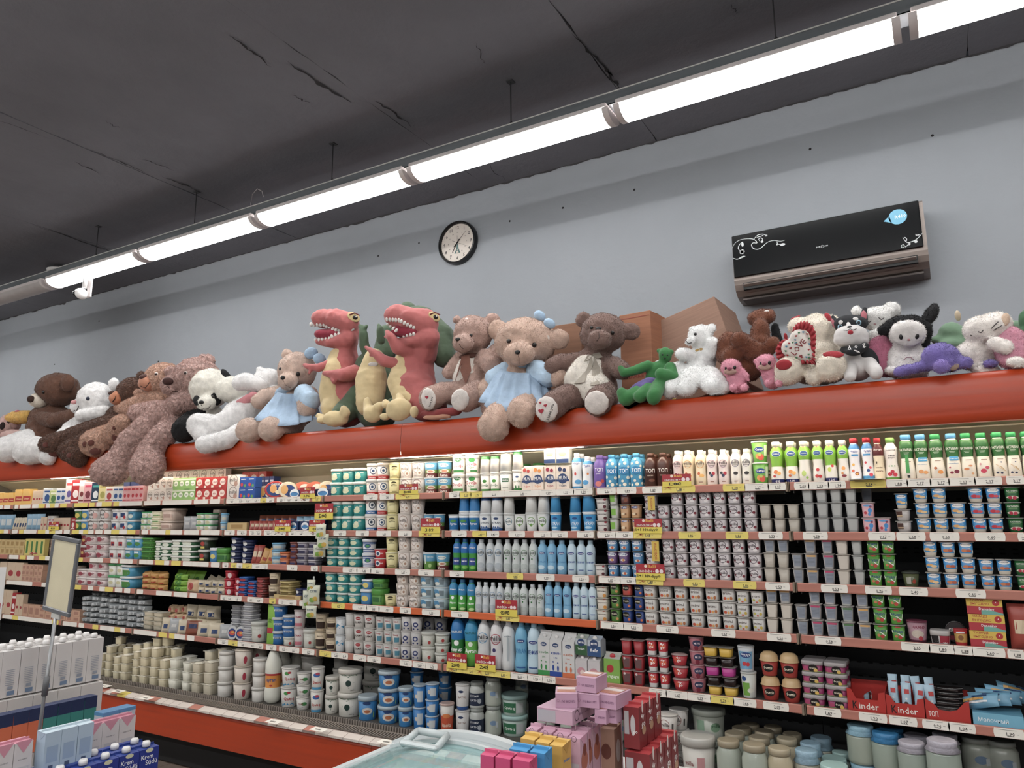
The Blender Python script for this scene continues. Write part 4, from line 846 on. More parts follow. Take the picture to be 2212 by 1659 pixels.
# --- the crowd beyond the ribbon bear
t = Toy('green_plush', 'bright green plush figure with purple shorts leaning on the edge', '#31743a', [[(1437, 768, 3.50, 15, 19, 16)], [(1424, 758, 3.5, 6)], [(1450, 760, 3.5, 6)], [(1425, 800, 3.50, 27, 22, 20), (1415, 818, 3.5, 22)], [(1400, 790, 3.46, 12), (1372, 800, 3.42, 11), (1348, 806, 3.40, 10), (1341, 795, 3.40, 7)], [(1448, 795, 3.46, 14), (1455, 815, 3.44, 13), (1428, 808, 3.40, 14)], [(1390, 840, 3.42, 16), (1352, 862, 3.36, 17, 16, 14), (1343, 848, 3.36, 12)], [(1400, 838, 3.40, 13), (1383, 856, 3.35, 15)], [(1425, 830, 3.42, 16), (1412, 858, 3.34, 16, 18, 14)], [(1445, 835, 3.46, 18, 12, 12), (1362, 872, 3.42, 14)]], kind='velvet', vox=.006, fuzz=0)
t.more('shorts', '#584a86', [[(1405, 828, 3.44, 20, 14, 18), (1378, 840, 3.41, 14), (1364, 848, 3.40, 10)], [(1405, 830, 3.43, 16), (1394, 838, 3.4, 13)]], 'velvet', fuzz=0, vox=.006); t.dot('eye', '#101010', 1431, 766, 2, 2, .8); t.dot('eye', '#101010', 1442, 767, 2, 2, .8); t.dot('nose', '#17301a', 1436, 774, 3, 2, .8); t.dot('care_label', '#dcdcd8', 1421, 780, 6, 2, .1)
t = Toy('teddy_bear', 'small white bear with gold neck bow', '#d6d3d1', [[(1513, 728, 3.54, 28, 28, 24)], [(1538, 708, 3.56, 10)], [(1496, 712, 3.58, 8)], [(1490, 738, 3.47, 12, 10, 12)], [(1516, 775, 3.56, 30, 28, 26), (1512, 808, 3.54, 34, 28, 28)], [(1490, 768, 3.5, 14), (1472, 764, 3.46, 14)], [(1536, 760, 3.52, 16), (1540, 740, 3.50, 13)], [(1498, 812, 3.46, 26, 24, 22), (1482, 840, 3.40, 22, 18, 20)], [(1530, 815, 3.48, 26), (1548, 836, 3.42, 31, 20, 22)], [(1465, 800, 3.5, 20), (1450, 840, 3.44, 22)]])
t.dot('eye', '#1a1616', 1502, 722, 3.5, 3.5, .9); t.line('mouth_seam', '#3a3434', [(1483, 737), (1486, 742), (1494, 740)], .9); t.dot('nose', '#8a6a64', 1482, 734, 3, 2.5, .8); t.dot('neck_bow', '#b08a3c', 1506, 757, 5, 3.5, .5, .3, 'plain', .3); t.dot('neck_bow', '#b08a3c', 1515, 755, 5, 3.5, .5, -.3, 'plain', .3)
t = Toy('teddy_bear', 'rust brown bear turned upside down, legs in the air', '#623826', [[(1640, 688, 3.68, 26, 20, 24), (1660, 682, 3.68, 16)], [(1643, 715, 3.62, 20, 30, 20), (1640, 740, 3.62, 26)], [(1625, 765, 3.62, 42, 34, 34), (1612, 795, 3.58, 40, 32, 30)], [(1610, 742, 3.50, 20), (1596, 735, 3.46, 19), (1630, 760, 3.52, 24)], [(1575, 735, 3.54, 20), (1566, 745, 3.52, 20)], [(1655, 760, 3.54, 16), (1668, 742, 3.52, 16)], [(1565, 765, 3.54, 22), (1580, 770, 3.5, 24)]])
t.dot('care_label', '#d8d4d0', 1656, 672, 5, 3, .1)
t = Toy('black_plush', 'black plush toy peeping out behind the rust bear', '#141417', [[(1674, 715, 3.76, 9, 18, 9), (1682, 740, 3.74, 10)]], vox=.007, rest=False)
for (x, y, lab) in ((1580, 795, 'pink plush puppy seated below the rust brown bear'), (1655, 785, 'pink plush puppy tucked beside the love heart')):
    t = Toy('pink_plush', lab, '#c48796', [[(x, y, 3.42, 23, 21, 20)], [(x + 12, y + 22, 3.44, 22, 22, 18), (x + 14, y + 38, 3.44, 18)], [(x + 22, y + 8, 3.43, 9), (x + 32, y + 18, 3.42, 7), (x + 36, y + 26, 3.42, 4)] if x < 1600 else [(x - 12, y - 2, 3.42, 9), (x - 22, y - 4, 3.42, 6)], [(x + 4, y + 42, 3.39, 9)], [(x + 28, y + 42, 3.39, 9)]], vox=.006, fuzz=.005)
    t.dot('muzzle', '#b9978c', x - 3, y + 8, 14, 7, .4, .1, 'plush', .9); t.dot('eye', '#17120f', x + 7, y - 1, 3.5, 4.5, .8); t.dot('eye', '#17120f', x - 12, y + 1, 2.5, 4, .8); t.dot('nose', '#8f3f58', x - 4, y + 2, 5, 4, .7, 0, 'velvet')
t = Toy('cream_plush_bear', 'large cream bear holding a red frilled heart cushion', '#cfc6b8', [[(1765, 722, 3.62, 48, 46, 42)], [(1725, 705, 3.62, 24, 22, 20)], [(1795, 700, 3.66, 20)], [(1770, 770, 3.60, 56, 40, 44), (1765, 810, 3.56, 60, 22, 40)], [(1735, 790, 3.48, 24), (1702, 800, 3.40, 29, 31, 24)], [(1790, 785, 3.46, 28), (1796, 793, 3.40, 34, 34, 26)], [(1700, 820, 3.42, 28, 14, 22)], [(1760, 815, 3.42, 20)]])
t.dot('foot_pad', '#a3202c', 1693, 788, 17, 12, .3, .1, 'velvet', .9); t.dot('foot_pad', '#a3202c', 1800, 766, 22, 9, .3, -.2, 'velvet', .9); t.dot('ear', '#a3202c', 1789, 688, 8, 14, .5, .3, 'velvet'); t.dot('ear', '#a3202c', 1697, 727, 4, 8, .5, .2, 'velvet'); t.dot('ear', '#a3202c', 1718, 686, 12, 3, .4, .2, 'velvet')
hq = math.radians(45); hx0, hy0 = 1727, 750
def hpt(a, r): x, y = .95 * math.sin(a) ** 3, (13 * math.cos(a) - 5 * math.cos(2 * a) - 2 * math.cos(3 * a) - math.cos(4 * a)) / 17; return (hx0 + (x * math.cos(hq) - y * math.sin(hq)) * r, hy0 - (x * math.sin(hq) + y * math.cos(hq)) * r * 1.08)
hc = Toy('heart_cushion', 'white heart cushion with red frill embroidered with love', '#d6cec6', [[(1727, 732, 3.40, 22, 22, 13), (1748, 772, 3.40, 12, 12, 9)], [(1708, 752, 3.40, 21, 21, 13), (1748, 772, 3.40, 12, 12, 9)], [(1724, 752, 3.4, 22, 22, 14)]], kind='velvet', vox=.006, fuzz=0, cat='cushion', rest=False)
b = MB(); N_ = 168; vs = []
for i in range(N_ + 1):
    a = 2 * math.pi * i / N_
    for k, rr in enumerate((36, 44, 53)): x, y = hpt(a, rr + (k == 2) * 2 * math.sin(i * 2.1)); vs.append(at(x, y, 3.395 + k * .011 * math.sin(i * 1.3)) - hc.o)
b.add(vs, [(3 * i + k, 3 * i + k + 1, 3 * i + k + 4, 3 * i + k + 3) for i in range(N_) for k in range(2)], mat('#b3303a', .7, 'fabric'), True); b.build('red_frill', hc.root).modifiers.new('t', 'SOLIDIFY').thickness = .002
hc.text('embroidery', 'LOVE', '#8a2c34', 1725, 750, 38, .9); hc.heart('small_heart', '#8a2c34', 1708, 752, 3, .5, .004); hc.heart('small_heart', '#8a2c34', 1730, 769, 3.5, .5, .004)
for i in range(24): x, y = hpt(2 * math.pi * i / 24, 31); hc.heart('border_heart', ['#a8242c', '#3f7a4a', '#4a8aa8'][i % 3], x, y, 2.4, 0, .004)
t = Toy('plush_dog', 'black and white plush dog wearing a lettered neck scarf', '#cdc8c6', [[(1838, 725, 3.46, 38, 26, 32), (1838, 735, 3.46, 39, 20, 30)], [(1850, 775, 3.50, 32, 24, 26), (1852, 800, 3.50, 34, 24, 28)], [(1878, 785, 3.46, 16), (1892, 805, 3.40, 15, 17, 14)], [(1838, 795, 3.44, 14), (1836, 815, 3.40, 14, 12, 14)]], kind='velvet', vox=.007, fuzz=0)
t.more('black_coat', '#25262a', [[(1838, 700, 3.50, 37, 22, 32)], [(1872, 770, 3.49, 22, 20, 18), (1885, 785, 3.49, 14)]], 'velvet', fuzz=0); t.more('ear', '#25262a', [[(1865, 690, 3.54, 10), (1868, 668, 3.56, 5)]], 'velvet', fuzz=0, vox=.005); t.more('ear', '#25262a', [[(1806, 700, 3.54, 9), (1799, 684, 3.56, 4)]], 'velvet', fuzz=0, vox=.005)
t.dot('inner_ear', '#b0606a', 1866, 682, 6, 13, .4, -.15, 'velvet'); t.dot('inner_ear', '#b0606a', 1800, 698, 4, 12, .4, .3, 'velvet')
t.dot('face_blaze', '#d8d4d2', 1834, 706, 5, 14, .3, -.1, 'velvet'); t.dot('brow_spot', '#d8d4d2', 1816, 696, 5, 4.5, .3, 0, 'velvet'); t.dot('brow_spot', '#d8d4d2', 1848, 689, 6, 4.5, .3, 0, 'velvet')
for x, y in ((1815, 706), (1855, 697)): t.dot('eye', '#9cc4d8', x, y, 5.5, 6, .3); t.dot('pupil', '#16242e', x, y, 3.2, 4, .6)
t.dot('nose', '#141214', 1835, 704 + 2, 5, 2.5, .8); t.dot('tongue', '#a51e2e', 1837, 718, 6, 5, .5, 0, 'velvet'); t.line('mouth_seam', '#5a4a4a', [(1822, 713), (1830, 714), (1836, 710), (1843, 713), (1850, 710)], .7)
t.more('neck_scarf', '#25262a', [[(1822, 755, 3.44, 8), (1845, 760, 3.41, 18, 10, 12), (1868, 748, 3.43, 10)]], 'velvet', fuzz=0, vox=.006); t.text('scarf_letter', 'd', '#e0dcda', 1834, 753, 7, .1); t.text('scarf_letter', 'o', '#e0dcda', 1849, 750, 7, .1); t.text('scarf_letter', 'g', '#e0dcda', 1866, 747, 7, .1); t.dot('scarf_bone', '#e0dcda', 1851, 759, 7, 1.8, .5, -.4)
t = Toy('white_plush_cat', 'white plush cat with closed eyes behind the dog', '#d3d0cd', [[(1898, 688, 3.64, 40, 28, 28)], [(1925, 672, 3.64, 20)], [(1850, 672, 3.66, 12)], [(1900, 728, 3.60, 28, 20, 20)]], rest=False)
t.more('pink_dress', '#a8647a', [[(1908, 755, 3.58, 34, 34, 26), (1912, 790, 3.56, 36, 26, 24)]]); t.line('closed_eye', '#4a4240', [(1898, 686), (1904, 690), (1910, 686)], .9); t.line('closed_eye', '#4a4240', [(1873, 694), (1878, 696), (1882, 693)], .9); t.line('whisker', '#4a4240', [(1928, 686), (1940, 680)], .8); t.dot('nose', '#b88a8c', 1890, 700, 3, 2, .4)
t = Toy('hooded_plush_rabbit', 'white plush rabbit with black hood, one ear up', '#cac6c4', [[(1960, 722, 3.50, 40, 32, 30)], [(1960, 768, 3.54, 42, 30, 30), (1962, 800, 3.52, 44, 24, 30)], [(1925, 800, 3.44, 14, 10, 14)]])
t.more('hood', '#111114', [[(1958, 700, 3.55, 44, 20, 34)], [(1925, 715, 3.56, 14, 24, 18), (1934, 738, 3.56, 12)], [(1998, 715, 3.56, 16, 26, 18), (1994, 740, 3.56, 14)]]); t.more('ear', '#111114', [[(1928, 702, 3.50, 16, 14, 10), (1908, 714, 3.48, 14, 13, 9)]]); t.more('ear', '#111114', [[(1998, 698, 3.56, 13), (2012, 676, 3.58, 15), (2018, 664, 3.60, 10)]])
t.dot('face', '#cfcac7', 1961, 722, 34, 28, .35, 0, 'plush', .9); t.dot('eye', '#151214', 1946, 728, 4, 6, .5, .2); t.dot('eye', '#151214', 1981, 727, 4, 6, .5, -.2); t.dot('nose', '#c08088', 1963, 734, 3, 2.5, .7); t.line('belly_seam', '#b0808c', [(1952, 778), (1958, 772), (1968, 772), (1974, 778)], .8)
t = Toy('sage_green_plush', 'sage green plush with small beige horn in the back row', '#6f8f72', [[(2055, 720, 3.72, 26, 26, 24)], [(2035, 735, 3.72, 24, 12, 20), (2090, 725, 3.72, 20)], [(2185, 712, 3.74, 30, 22, 22)], [(2060, 745, 3.7, 34, 16, 22)]], kind='velvet', fuzz=0, rest=False); t.dot('horn', '#c8b498', 2069, 682, 6, 12, .7, .2, 'velvet')
t = Toy('dark_green_plush', 'dark green plush toy cut off by the picture edge', '#3f6a48', [[(2212, 690, 3.66, 10, 22, 14)], [(2216, 720, 3.66, 16)]], kind='velvet', fuzz=0, rest=False)
t = Toy('white_plush_cat', 'white plush cat in pink suit, eyes closed, head tilted', '#d2cbc6', [[(2125, 712, 3.50, 45, 32, 34), (2155, 700, 3.52, 28)], [(2108, 768, 3.54, 48, 36, 34)], [(2130, 800, 3.5, 30, 14, 20)], [(2150, 742, 3.44, 18, 16, 14), (2172, 750, 3.44, 18)], [(2195, 782, 3.42, 22, 14, 18)]])
t.more('pink_suit', '#c08898', [[(2180, 740, 3.52, 34, 36, 28), (2190, 775, 3.5, 36, 24, 26)]]); t.line('closed_eye', '#3c3634', [(2113, 716), (2119, 719), (2124, 713)], .9); t.line('closed_eye', '#3c3634', [(2096, 724), (2100, 725)], .9); t.dot('ear', '#cdb29c', 2172, 690, 9, 16, .4, -.3, 'plush')
for q in (([(2141, 710), (2156, 695)]), ([(2146, 714), (2164, 703)])): t.line('whisker', '#3c3634', q, .9)
t = Toy('purple_plush', 'fluffy purple plush lying face down with round nose', '#6c609a', [[(2032, 770, 3.42, 40, 30, 30), (2040, 782, 3.42, 38, 24, 28)], [(1990, 792, 3.42, 24, 12, 18), (1955, 800, 3.40, 18, 13, 14), (1942, 802, 3.4, 12)], [(2078, 785, 3.42, 18, 12, 14), (2090, 784, 3.42, 11, 13, 8)], [(2140, 786, 3.46, 18, 10, 12)]]); t.more('round_nose', '#7868a4', [[(2035, 791, 3.34, 19, 18, 16)]]); t.dot('eye', '#2a2018', 2057, 800, 3, 4, .5, -.5); t.dot('face_patch', '#b09a84', 2062, 793, 10, 7, .2, .7, 'velvet')
# --- cartons behind the toys
def carton(lab, c, w, d, h, loc, rz=0, ry=0, strap=False, txt=None):
    r = empty('cardboard_box', loc, rz); r.rotation_euler = (0, ry, rz); tag(r, lab, 'box', None); m = mat(c, .8, 'card')
    MB().box(-w/2, w/2, -d/2, d/2, 0, h, m, .003).build('body', r); MB().box(-w/2, w/2, -.025, .025, h, h + .001, mat('#b49a78', .4)).build('packing_tape', r)
    MB().box(-w/2 - .001, -w/2, -d/2, d/2, h * .93, h * .995, mat(c, .7, 'card')).build('flap_edge', r)
    if strap:
        MB().box(-w * .30, -w * .26, -d/2 - .003, d/2 + .003, -.002, h + .003, mat('#c9b84a', .4)).build('yellow_strap', r)
    if txt:
        b = MB()
        for (s, u, v, ww, hh) in txt: V, fs, a = glyphs(s); b.add([(u + p[0] * ww, -d/2 - .001, v + p[1] * (hh / a if hh else ww)) for p in V], fs, mat('#8a3028', .7))
        for z in (.05 * h, .95 * h): b.add([(-w * .46, -d/2 - .001, z), (w * .46, -d/2 - .001, z), (w * .46, -d/2 - .001, z + .003), (-w * .46, -d/2 - .001, z + .003)], [(0, 1, 2, 3)], mat('#8a3028', .7))
        b.build('box_print', r)
    return r
p = at(1232, 790, 3.95); carton('brown corrugated box between dress bear and ribbon bear', '#7e5a46', .26, .22, .58, (p.x, p.y, CT), .0)
p = at(1392, 790, 3.86); carton('upright brown box printed in red behind ribbon bear', '#96654c', .19, .2, .56, (p.x, p.y, CT), -.1, txt=[('MARKET', .0, .2, .13, .0), ('CLEAN', .0, .25, .07, 0)])
p = at(1490, 800, 4.02); carton('large tilted cardboard box with yellow strap below air conditioner', '#8f7060', .50, .40, .50, (p.x + .10, p.y + .06, CT + .07), -.05, -.27, True)
carton('second large cardboard box under the tilted one', '#7d6152', .40, .3, .2, (at(1540, 800, 4.1).x, 4.18, CT), 0)
# ================================================================ groceries: kinds
PROF = {
 'cup': [(.74, 0), (.78, .03), (.955, .93), (1, .935), (1, .985), (.97, 1)],
 'tub': [(.80, 0), (.84, .03), (.93, .80), (1, .805), (1, .97), (.95, 1)],
 'sq': [(.76, 0), (.80, .06), (.90, .925), (1.07, .93), (1.07, .975), (1.05, .985)],
 'tall': [(.66, 0), (.70, .03), (.88, .94), (1.06, .945), (1.06, .98), (1.04, .99)],
 'dan': [(.62, 0), (.74, .05), (.80, .22), (.84, .26), (.92, .93), (1.1, .935), (1.1, .98), (1.08, .985)],
 'milla': [(.74, 0), (.90, .02), (.94, .22), (.84, .40), (.88, .52), (.97, .66), (.90, .78), (.56, .87), (.50, .885), (.52, .89), (.52, .985), (.46, 1)],
 'ton': [(.88, 0), (1, .03), (1, .66), (.93, .75), (.6, .86), (.50, .89), (.56, .895), (.56, .985), (.5, 1)],
 'akt': [(.92, 0), (1, .015), (.97, .25), (.80, .50), (.94, .68), (.97, .75), (.82, .85), (.62, .87), (.58, .885), (.70, .895), (.70, .985), (.64, 1)],
 'sup': [(.84, 0), (.97, .02), (.97, .2), (.80, .44), (.97, .66), (.93, .76), (.52, .87), (.5, .885), (.62, .89), (.62, .985), (.56, 1)],
 'big': [(.80, 0), (.97, .02), (1, .18), (.86, .38), (.96, .58), (1, .68), (.8, .82), (.46, .9), (.40, .905), (.42, .91), (.42, .99), (.38, 1)],
 'pet': [(.5, 0), (.92, .05), (1, .12), (.96, .26), (.9, .28), (.95, .50), (1, .53), (1, .68), (.6, .86), (.34, .925), (.32, .93), (.40, .935), (.40, 1)],
 'jar': [(.85, 0), (.97, .02), (1, .1), (1, .72), (.84, .83), (.80, .86), (.88, .87), (.88, .98), (.8, 1)],
 'cloth': [(.85, 0), (.97, .02), (1, .1), (1, .70), (.95, .74), (1.05, .76), (.85, .85), (.86, .86), (.9, .97), (.8, 1)],
 'bowl': [(.66, 0), (.7, .02), (.93, .82), (1, .83), (1, .9), (.6, .98), (.2, 1)],
 'dome': [(.66, 0), (.7, .02), (.9, .60), (1, .61), (1, .64), (.92, .66), (.86, .85), (.55, .97), (.2, 1)],
 'flat': [(.84, 0), (.88, .04), (.93, .62), (1, .64), (1, .9), (.96, 1)],
}
LIDZ = {'cup': .933, 'tub': .803, 'sq': .928, 'tall': .943, 'dan': .933, 'milla': .887, 'ton': .893, 'akt': .89, 'sup': .888, 'big': .907, 'pet': .927, 'jar': .865, 'cloth': .75, 'bowl': .826, 'dome': .605, 'flat': .63}
RNG = random.Random(11)
_PR = {}
def rprof(P, z):
    for (r0, z0), (r1, z1) in zip(P, P[1:]):
        if z <= z1 and z1 > z0: return r0 + (r1 - r0) * max(0, (z - z0)) / (z1 - z0)
    return P[-1][0]
def scale_d(d, w, h):
    k = d[0]
    if k == 't': return ('t', d[1], d[2] * w, d[3] * h, d[4] * w, (d[5] * h if d[5] else 0)) + tuple(d[6:])
    if k in 'eo': return (k, d[1] * w, d[2] * h, d[3] * w, d[4] * w) + tuple(d[5:])
    if k == 'r': return (k, d[1] * w, d[2] * h, d[3] * w, d[4] * h) + tuple(d[5:])
    if k == 'p': return (k, [(a * w, b * h) for a, b in d[1]], d[2])
def proto(T, w, h, dpt=None):
    """prototype meshes [(part name, mesh)] of a kind of grocery at a given size"""
    key = (T['key'], round(w, 3), round(h, 3), round(dpt or 0, 3))
    if key in _PR: return _PR[key]
    s = T['s']; body = mat(T['c'], T.get('ro', .4), T.get('mk', 'plain')); out = []
    if s in PROF:
        ex = T.get('ex', {'sq': 6, 'tall': 5, 'dan': 4, 'akt': 3, 'flat': 3}.get(s, 2)); n = 20 if ex == 2 else 24
        P = [(r * w / 2, z * h) for r, z in PROF[s]]; zl = LIDZ[s] * h
        PB = [p for p in P if p[1] <= zl]; PL = [p for p in P if p[1] > zl - 1e-6]
        PL = [(PB[-1][0] * .98, PB[-1][1])] + PL
        wy = (dpt / w) if dpt else 1.0
        bands = [(a * h, b * h, mat(c, .4)) for a, b, c in T.get('b', [])]
        out.append(('body', MB().lathe(PB, body, n, ex, bands=bands or None, wy=wy).mesh('body')))
        lm = mat(T.get('l', T['c']), .35 if T.get('l') else .4, T.get('lk', 'plain'))
        out.append((T.get('ln', 'cap' if s in ('milla', 'ton', 'akt', 'sup', 'big', 'pet') else 'lid'), MB().lathe(PL, lm, n, ex, wy=wy).mesh('lid')))
        if T.get('neck'):
            z0, z1 = PB[-2][1], PB[-1][1]
        def surf(u, v, off):
            z = min(max(v, .002), h); R = rprof(P, z); th = u / (w / 2 * .93); q = se(th, ex)
            return ((R * q + off) * math.sin(th), -(R * q + off) * math.cos(th) * wy, z)
        if T.get('d'):
            mb = MB(); decals(mb, [scale_d(d, w, h) for d in T['d']], surf, .0006); out.append(('label_print', mb.mesh('print')))
    elif s in ('box', 'carton', 'gable', 'tri'):
        D = dpt or w; mb = MB(); top = mat(T.get('l', T['c']), .4)
        if s == 'box':
            mb.box(-w / 2, w / 2, -D / 2, D / 2, 0, h, body, min(w, h) * .02)
            out.append(('body', mb.mesh('body')))
            if T.get('l'): out.append(('lid', MB().box(-w / 2 * 1.01, w / 2 * 1.01, -D / 2 * 1.01, D / 2 * 1.01, h * .93, h * 1.003, top, .0008).mesh('lid')))
        elif s == 'carton':                                   # slanted-top brick with folded seam
            hz = h * .92
            vs = [(-w/2, -D/2, 0), (w/2, -D/2, 0), (w/2, D/2, 0), (-w/2, D/2, 0), (-w/2, -D/2, hz * .97), (w/2, -D/2, hz * .97), (w/2, D/2, hz), (-w/2, D/2, hz)]
            mb.add(vs, [(3, 2, 1, 0), (0, 1, 5, 4), (1, 2, 6, 5), (2, 3, 7, 6), (3, 0, 4, 7)], body)
            out.append(('body', mb.mesh('body')))
            tp = MB().add(vs[4:], [(0, 1, 2, 3)], top); tp.box(-w / 2, w / 2, -.001, .001, hz * .98, hz + .004, top)
            for sx in (-1, 1):                                # folded ears on the sides
                x = sx * (w / 2 + .0007); tp.add([(x, -D / 2 * .9, hz * .97), (x, D / 2 * .9, hz), (x, 0, hz * .97 - D * .42), (x * .985, -D / 2 * .9, hz * .97), (x * .985, D / 2 * .9, hz), (x * .985, 0, hz * .97 - D * .42)], [(0, 1, 2), (5, 4, 3), (0, 2, 5, 3), (1, 4, 5, 2)], mat(T.get('fold', T['c']), .45))
            out.append(('top_fold', tp.mesh('top')))
            if T.get('cap'): out.append(('cap', MB().lathe([(w * .19, hz - .002), (w * .19, hz + h * .05), (w * .15, h)], mat(T['cap'], .35), 14, c=(0, -D * .16, 0)).mesh('cap')))
        elif s == 'gable':
            hz = h * .80; y = D * .42
            vs = [(-w/2, -D/2, 0), (w/2, -D/2, 0), (w/2, D/2, 0), (-w/2, D/2, 0), (-w/2, -D/2, hz), (w/2, -D/2, hz), (w/2, D/2, hz), (-w/2, D/2, hz), (-w/2, 0, h * .93), (w/2, 0, h * .93)]
            mb.add(vs, [(3, 2, 1, 0), (0, 1, 5, 4), (1, 2, 6, 5), (2, 3, 7, 6), (3, 0, 4, 7), (5, 6, 9), (7, 4, 8)], body); out.append(('body', mb.mesh('body')))
            tp = MB().add(vs[4:], [(0, 1, 5, 4), (2, 3, 4, 5)], top); tp.box(-w / 2, w / 2, -.0015, .0015, h * .92, h, top); out.append(('gable_top', tp.mesh('top')))
            if T.get('cap'): out.append(('cap', MB().ball((0, -D * .27, hz + h * .075), (w * .18, D * .1, w * .17), mat(T['cap'], .35)).mesh('cap')))
        elif s == 'tri':
            vs = [(-w/2, -D/2, 0), (w/2, -D/2, 0), (w/2, D/2, 0), (-w/2, D/2, 0), (-w/2 * .8, -D/2, h), (w/2 * .3, -D/2, h), (w/2 * .3, D/2, h), (-w/2 * .8, D/2, h)]
            mb.add(vs, [(3, 2, 1, 0), (0, 1, 5, 4), (1, 2, 6, 5), (2, 3, 7, 6), (3, 0, 4, 7), (4, 5, 6, 7)], body); out.append(('body', mb.mesh('body')))
        def surf(u, v, off):
            u = max(-w / 2, min(w / 2, u)); return (u, -D / 2 - off, v)
        def surfr(u, v, off): return (w / 2 + off, max(-D / 2, min(D / 2, u)), v)
        if T.get('d') or T.get('dr'):
            pm = MB()
            if T.get('d'): decals(pm, [scale_d(d, w, h) for d in T['d']], surf)
            if T.get('dr'): decals(pm, [scale_d(d, D, h) for d in T['dr']], surfr)
            out.append(('label_print', pm.mesh('print')))
    elif s in ('pouch', 'wheel'):                             # filled bag standing or lying; round cheese box standing on edge
        D = dpt or w * .4
        if s == 'pouch':
            mb = MB(); nu, nv = 9, 9; vs = []; fs = []
            for sd in (-1, 1):
                for j in range(nv):
                    for i in range(nu):
                        a, b = i / (nu - 1) * 2 - 1, j / (nv - 1) * 2 - 1
                        t = (1 - abs(a) ** 3) * (1 - abs(b) ** 4); cr_ = .08 * math.sin(9 * a + 5 * b) * t
                        vs.append((a * w / 2 * (1 - .06 * (1 - abs(b))), sd * D / 2 * (t ** .6 + cr_ + .02), (b + 1) / 2 * h))
            k = nu * nv
            for sd in (0, 1):
                for j in range(nv - 1):
                    for i in range(nu - 1):
                        q = sd * k + j * nu + i; f = (q, q + 1, q + nu + 1, q + nu); fs.append(f if sd == 0 else f[::-1])
            mb.add(vs, fs, body, True); out.append(('body', mb.mesh('body')))
            def surf(u, v, off):
                a, b = max(-.95, min(.95, u / (w / 2))), max(-.95, min(.95, 2 * v / h - 1)); t = (1 - abs(a) ** 3) * (1 - abs(b) ** 4)
                return (u, -D / 2 * (t ** .6 + .08 * math.sin(9 * a + 5 * b) * t + .02) - off - .001, v)
        else:
            mb = MB(); n = 24
            for i, (y0, y1, r0, r1) in enumerate([(-D / 2, -D / 2, 0, .47), (-D / 2, -D / 2 + D * .12, .47, .5), (-D / 2 + D * .12, D / 2, .5, .5)]):
                vs = []
                for k in range(n): a = 2 * math.pi * k / n; vs += [(r0 * w * math.sin(a), y0, h / 2 + r0 * h * math.cos(a)), (r1 * w * math.sin(a), y1, h / 2 + r1 * h * math.cos(a))]
                mb.add(vs, [(2 * k, 2 * ((k + 1) % n), 2 * ((k + 1) % n) + 1, 2 * k + 1) for k in range(n)], body if i < 2 else mat(T.get('l', T['c']), .4), i == 2)
            out.append(('body', mb.mesh('body')))
            def surf(u, v, off): return (u, -D / 2 - off, v)
        if T.get('d'):
            mb = MB(); decals(mb, [scale_d(d, w, h) for d in T['d']], surf); out.append(('label_print', mb.mesh('print')))
    elif s == 'tray':                                         # fluted food tray with a film lid
        D = dpt or w; mb = MB(); n = 40; hb = h * .86; P = [(.40, 0), (.42, .02 * h), (.455, hb)]; vs = []
        for r, z in P:
            for k in range(n):
                t = 2 * math.pi * (k + .5) / n; q = se(t, 5) * (1 + (.02 if k % 2 else -.02)); vs.append((2 * r * w / 2 * q * math.sin(t), 2 * r * D / 2 * q * math.cos(t), z))
        mb.add(vs, [(i * n + k, i * n + (k + 1) % n, (i + 1) * n + (k + 1) % n, (i + 1) * n + k) for i in range(2) for k in range(n)] + [tuple(range(n))[::-1]], body, True)
        out.append(('body', mb.mesh('body')))
        out.append(('lid', MB().box(-w / 2, w / 2, -D / 2, D / 2, hb, hb + h * .05, mat(T.get('l', '#e9e2d0'), .25), .003).mesh('lid')))
        cb = MB(); cb.ball((0, 0, hb + h * .02), (w * .40, D * .4, h * .13), mat(T.get('l', '#e9e2d0'), .3)); out.append(('film_cover', cb.mesh('film')))
    _PR[key] = out; return out
ORD = ['first', 'second', 'third', 'fourth', 'fifth', 'sixth', 'seventh', 'eighth', 'ninth', 'tenth', 'eleventh', 'twelfth']
LAY = ['bottom', 'second', 'third', 'fourth', 'fifth', 'sixth', 'seventh', 'eighth', 'ninth']
_ROOT = {}
def put(T, w, h, x, y, z, label, group, rz=0.0, dpt=None, inv=False, tilt=None, small=False):
    pr = proto(T, w, h, dpt)
    key = (T['key'], round(w, 3), round(h, 3), round(dpt or 0, 3), small)
    nm = T.get('n', 'food_package')
    if key not in _ROOT:
        r = empty(nm)
        for pn, me in pr: link(pn, me, r)
        _ROOT[key] = r
    else:
        r = copy_tree(_ROOT[key])
    r.location = (x, y, z); r.rotation_euler = (0, 0, rz)
    if inv: r.rotation_euler = (math.pi, 0, rz); r.location.z = z + h
    elif tilt: r.rotation_euler = (tilt[0], tilt[1], rz)
    for k_ in ('group',):
        if k_ in r: del r[k_]
    tag(r, label, T.get('cat', 'food package'), group); return r
def xpx(px, y, z):
    lo, hi = -12.0, 3.0
    for _ in range(36):
        m_ = (lo + hi) / 2; P_ = Vector((m_, y, z)) - CAM; dd = P_.dot(W_); u = 1106 + F * P_.dot(R_) / dd if dd > .01 else -9999
        lo, hi = (m_, hi) if u < px else (lo, m_)
    return m_
SURFZ = TOP + [DECK]
RN = ['top shelf', 'second shelf', 'third shelf', 'fourth shelf', 'fifth shelf', 'base deck']
GK = {}
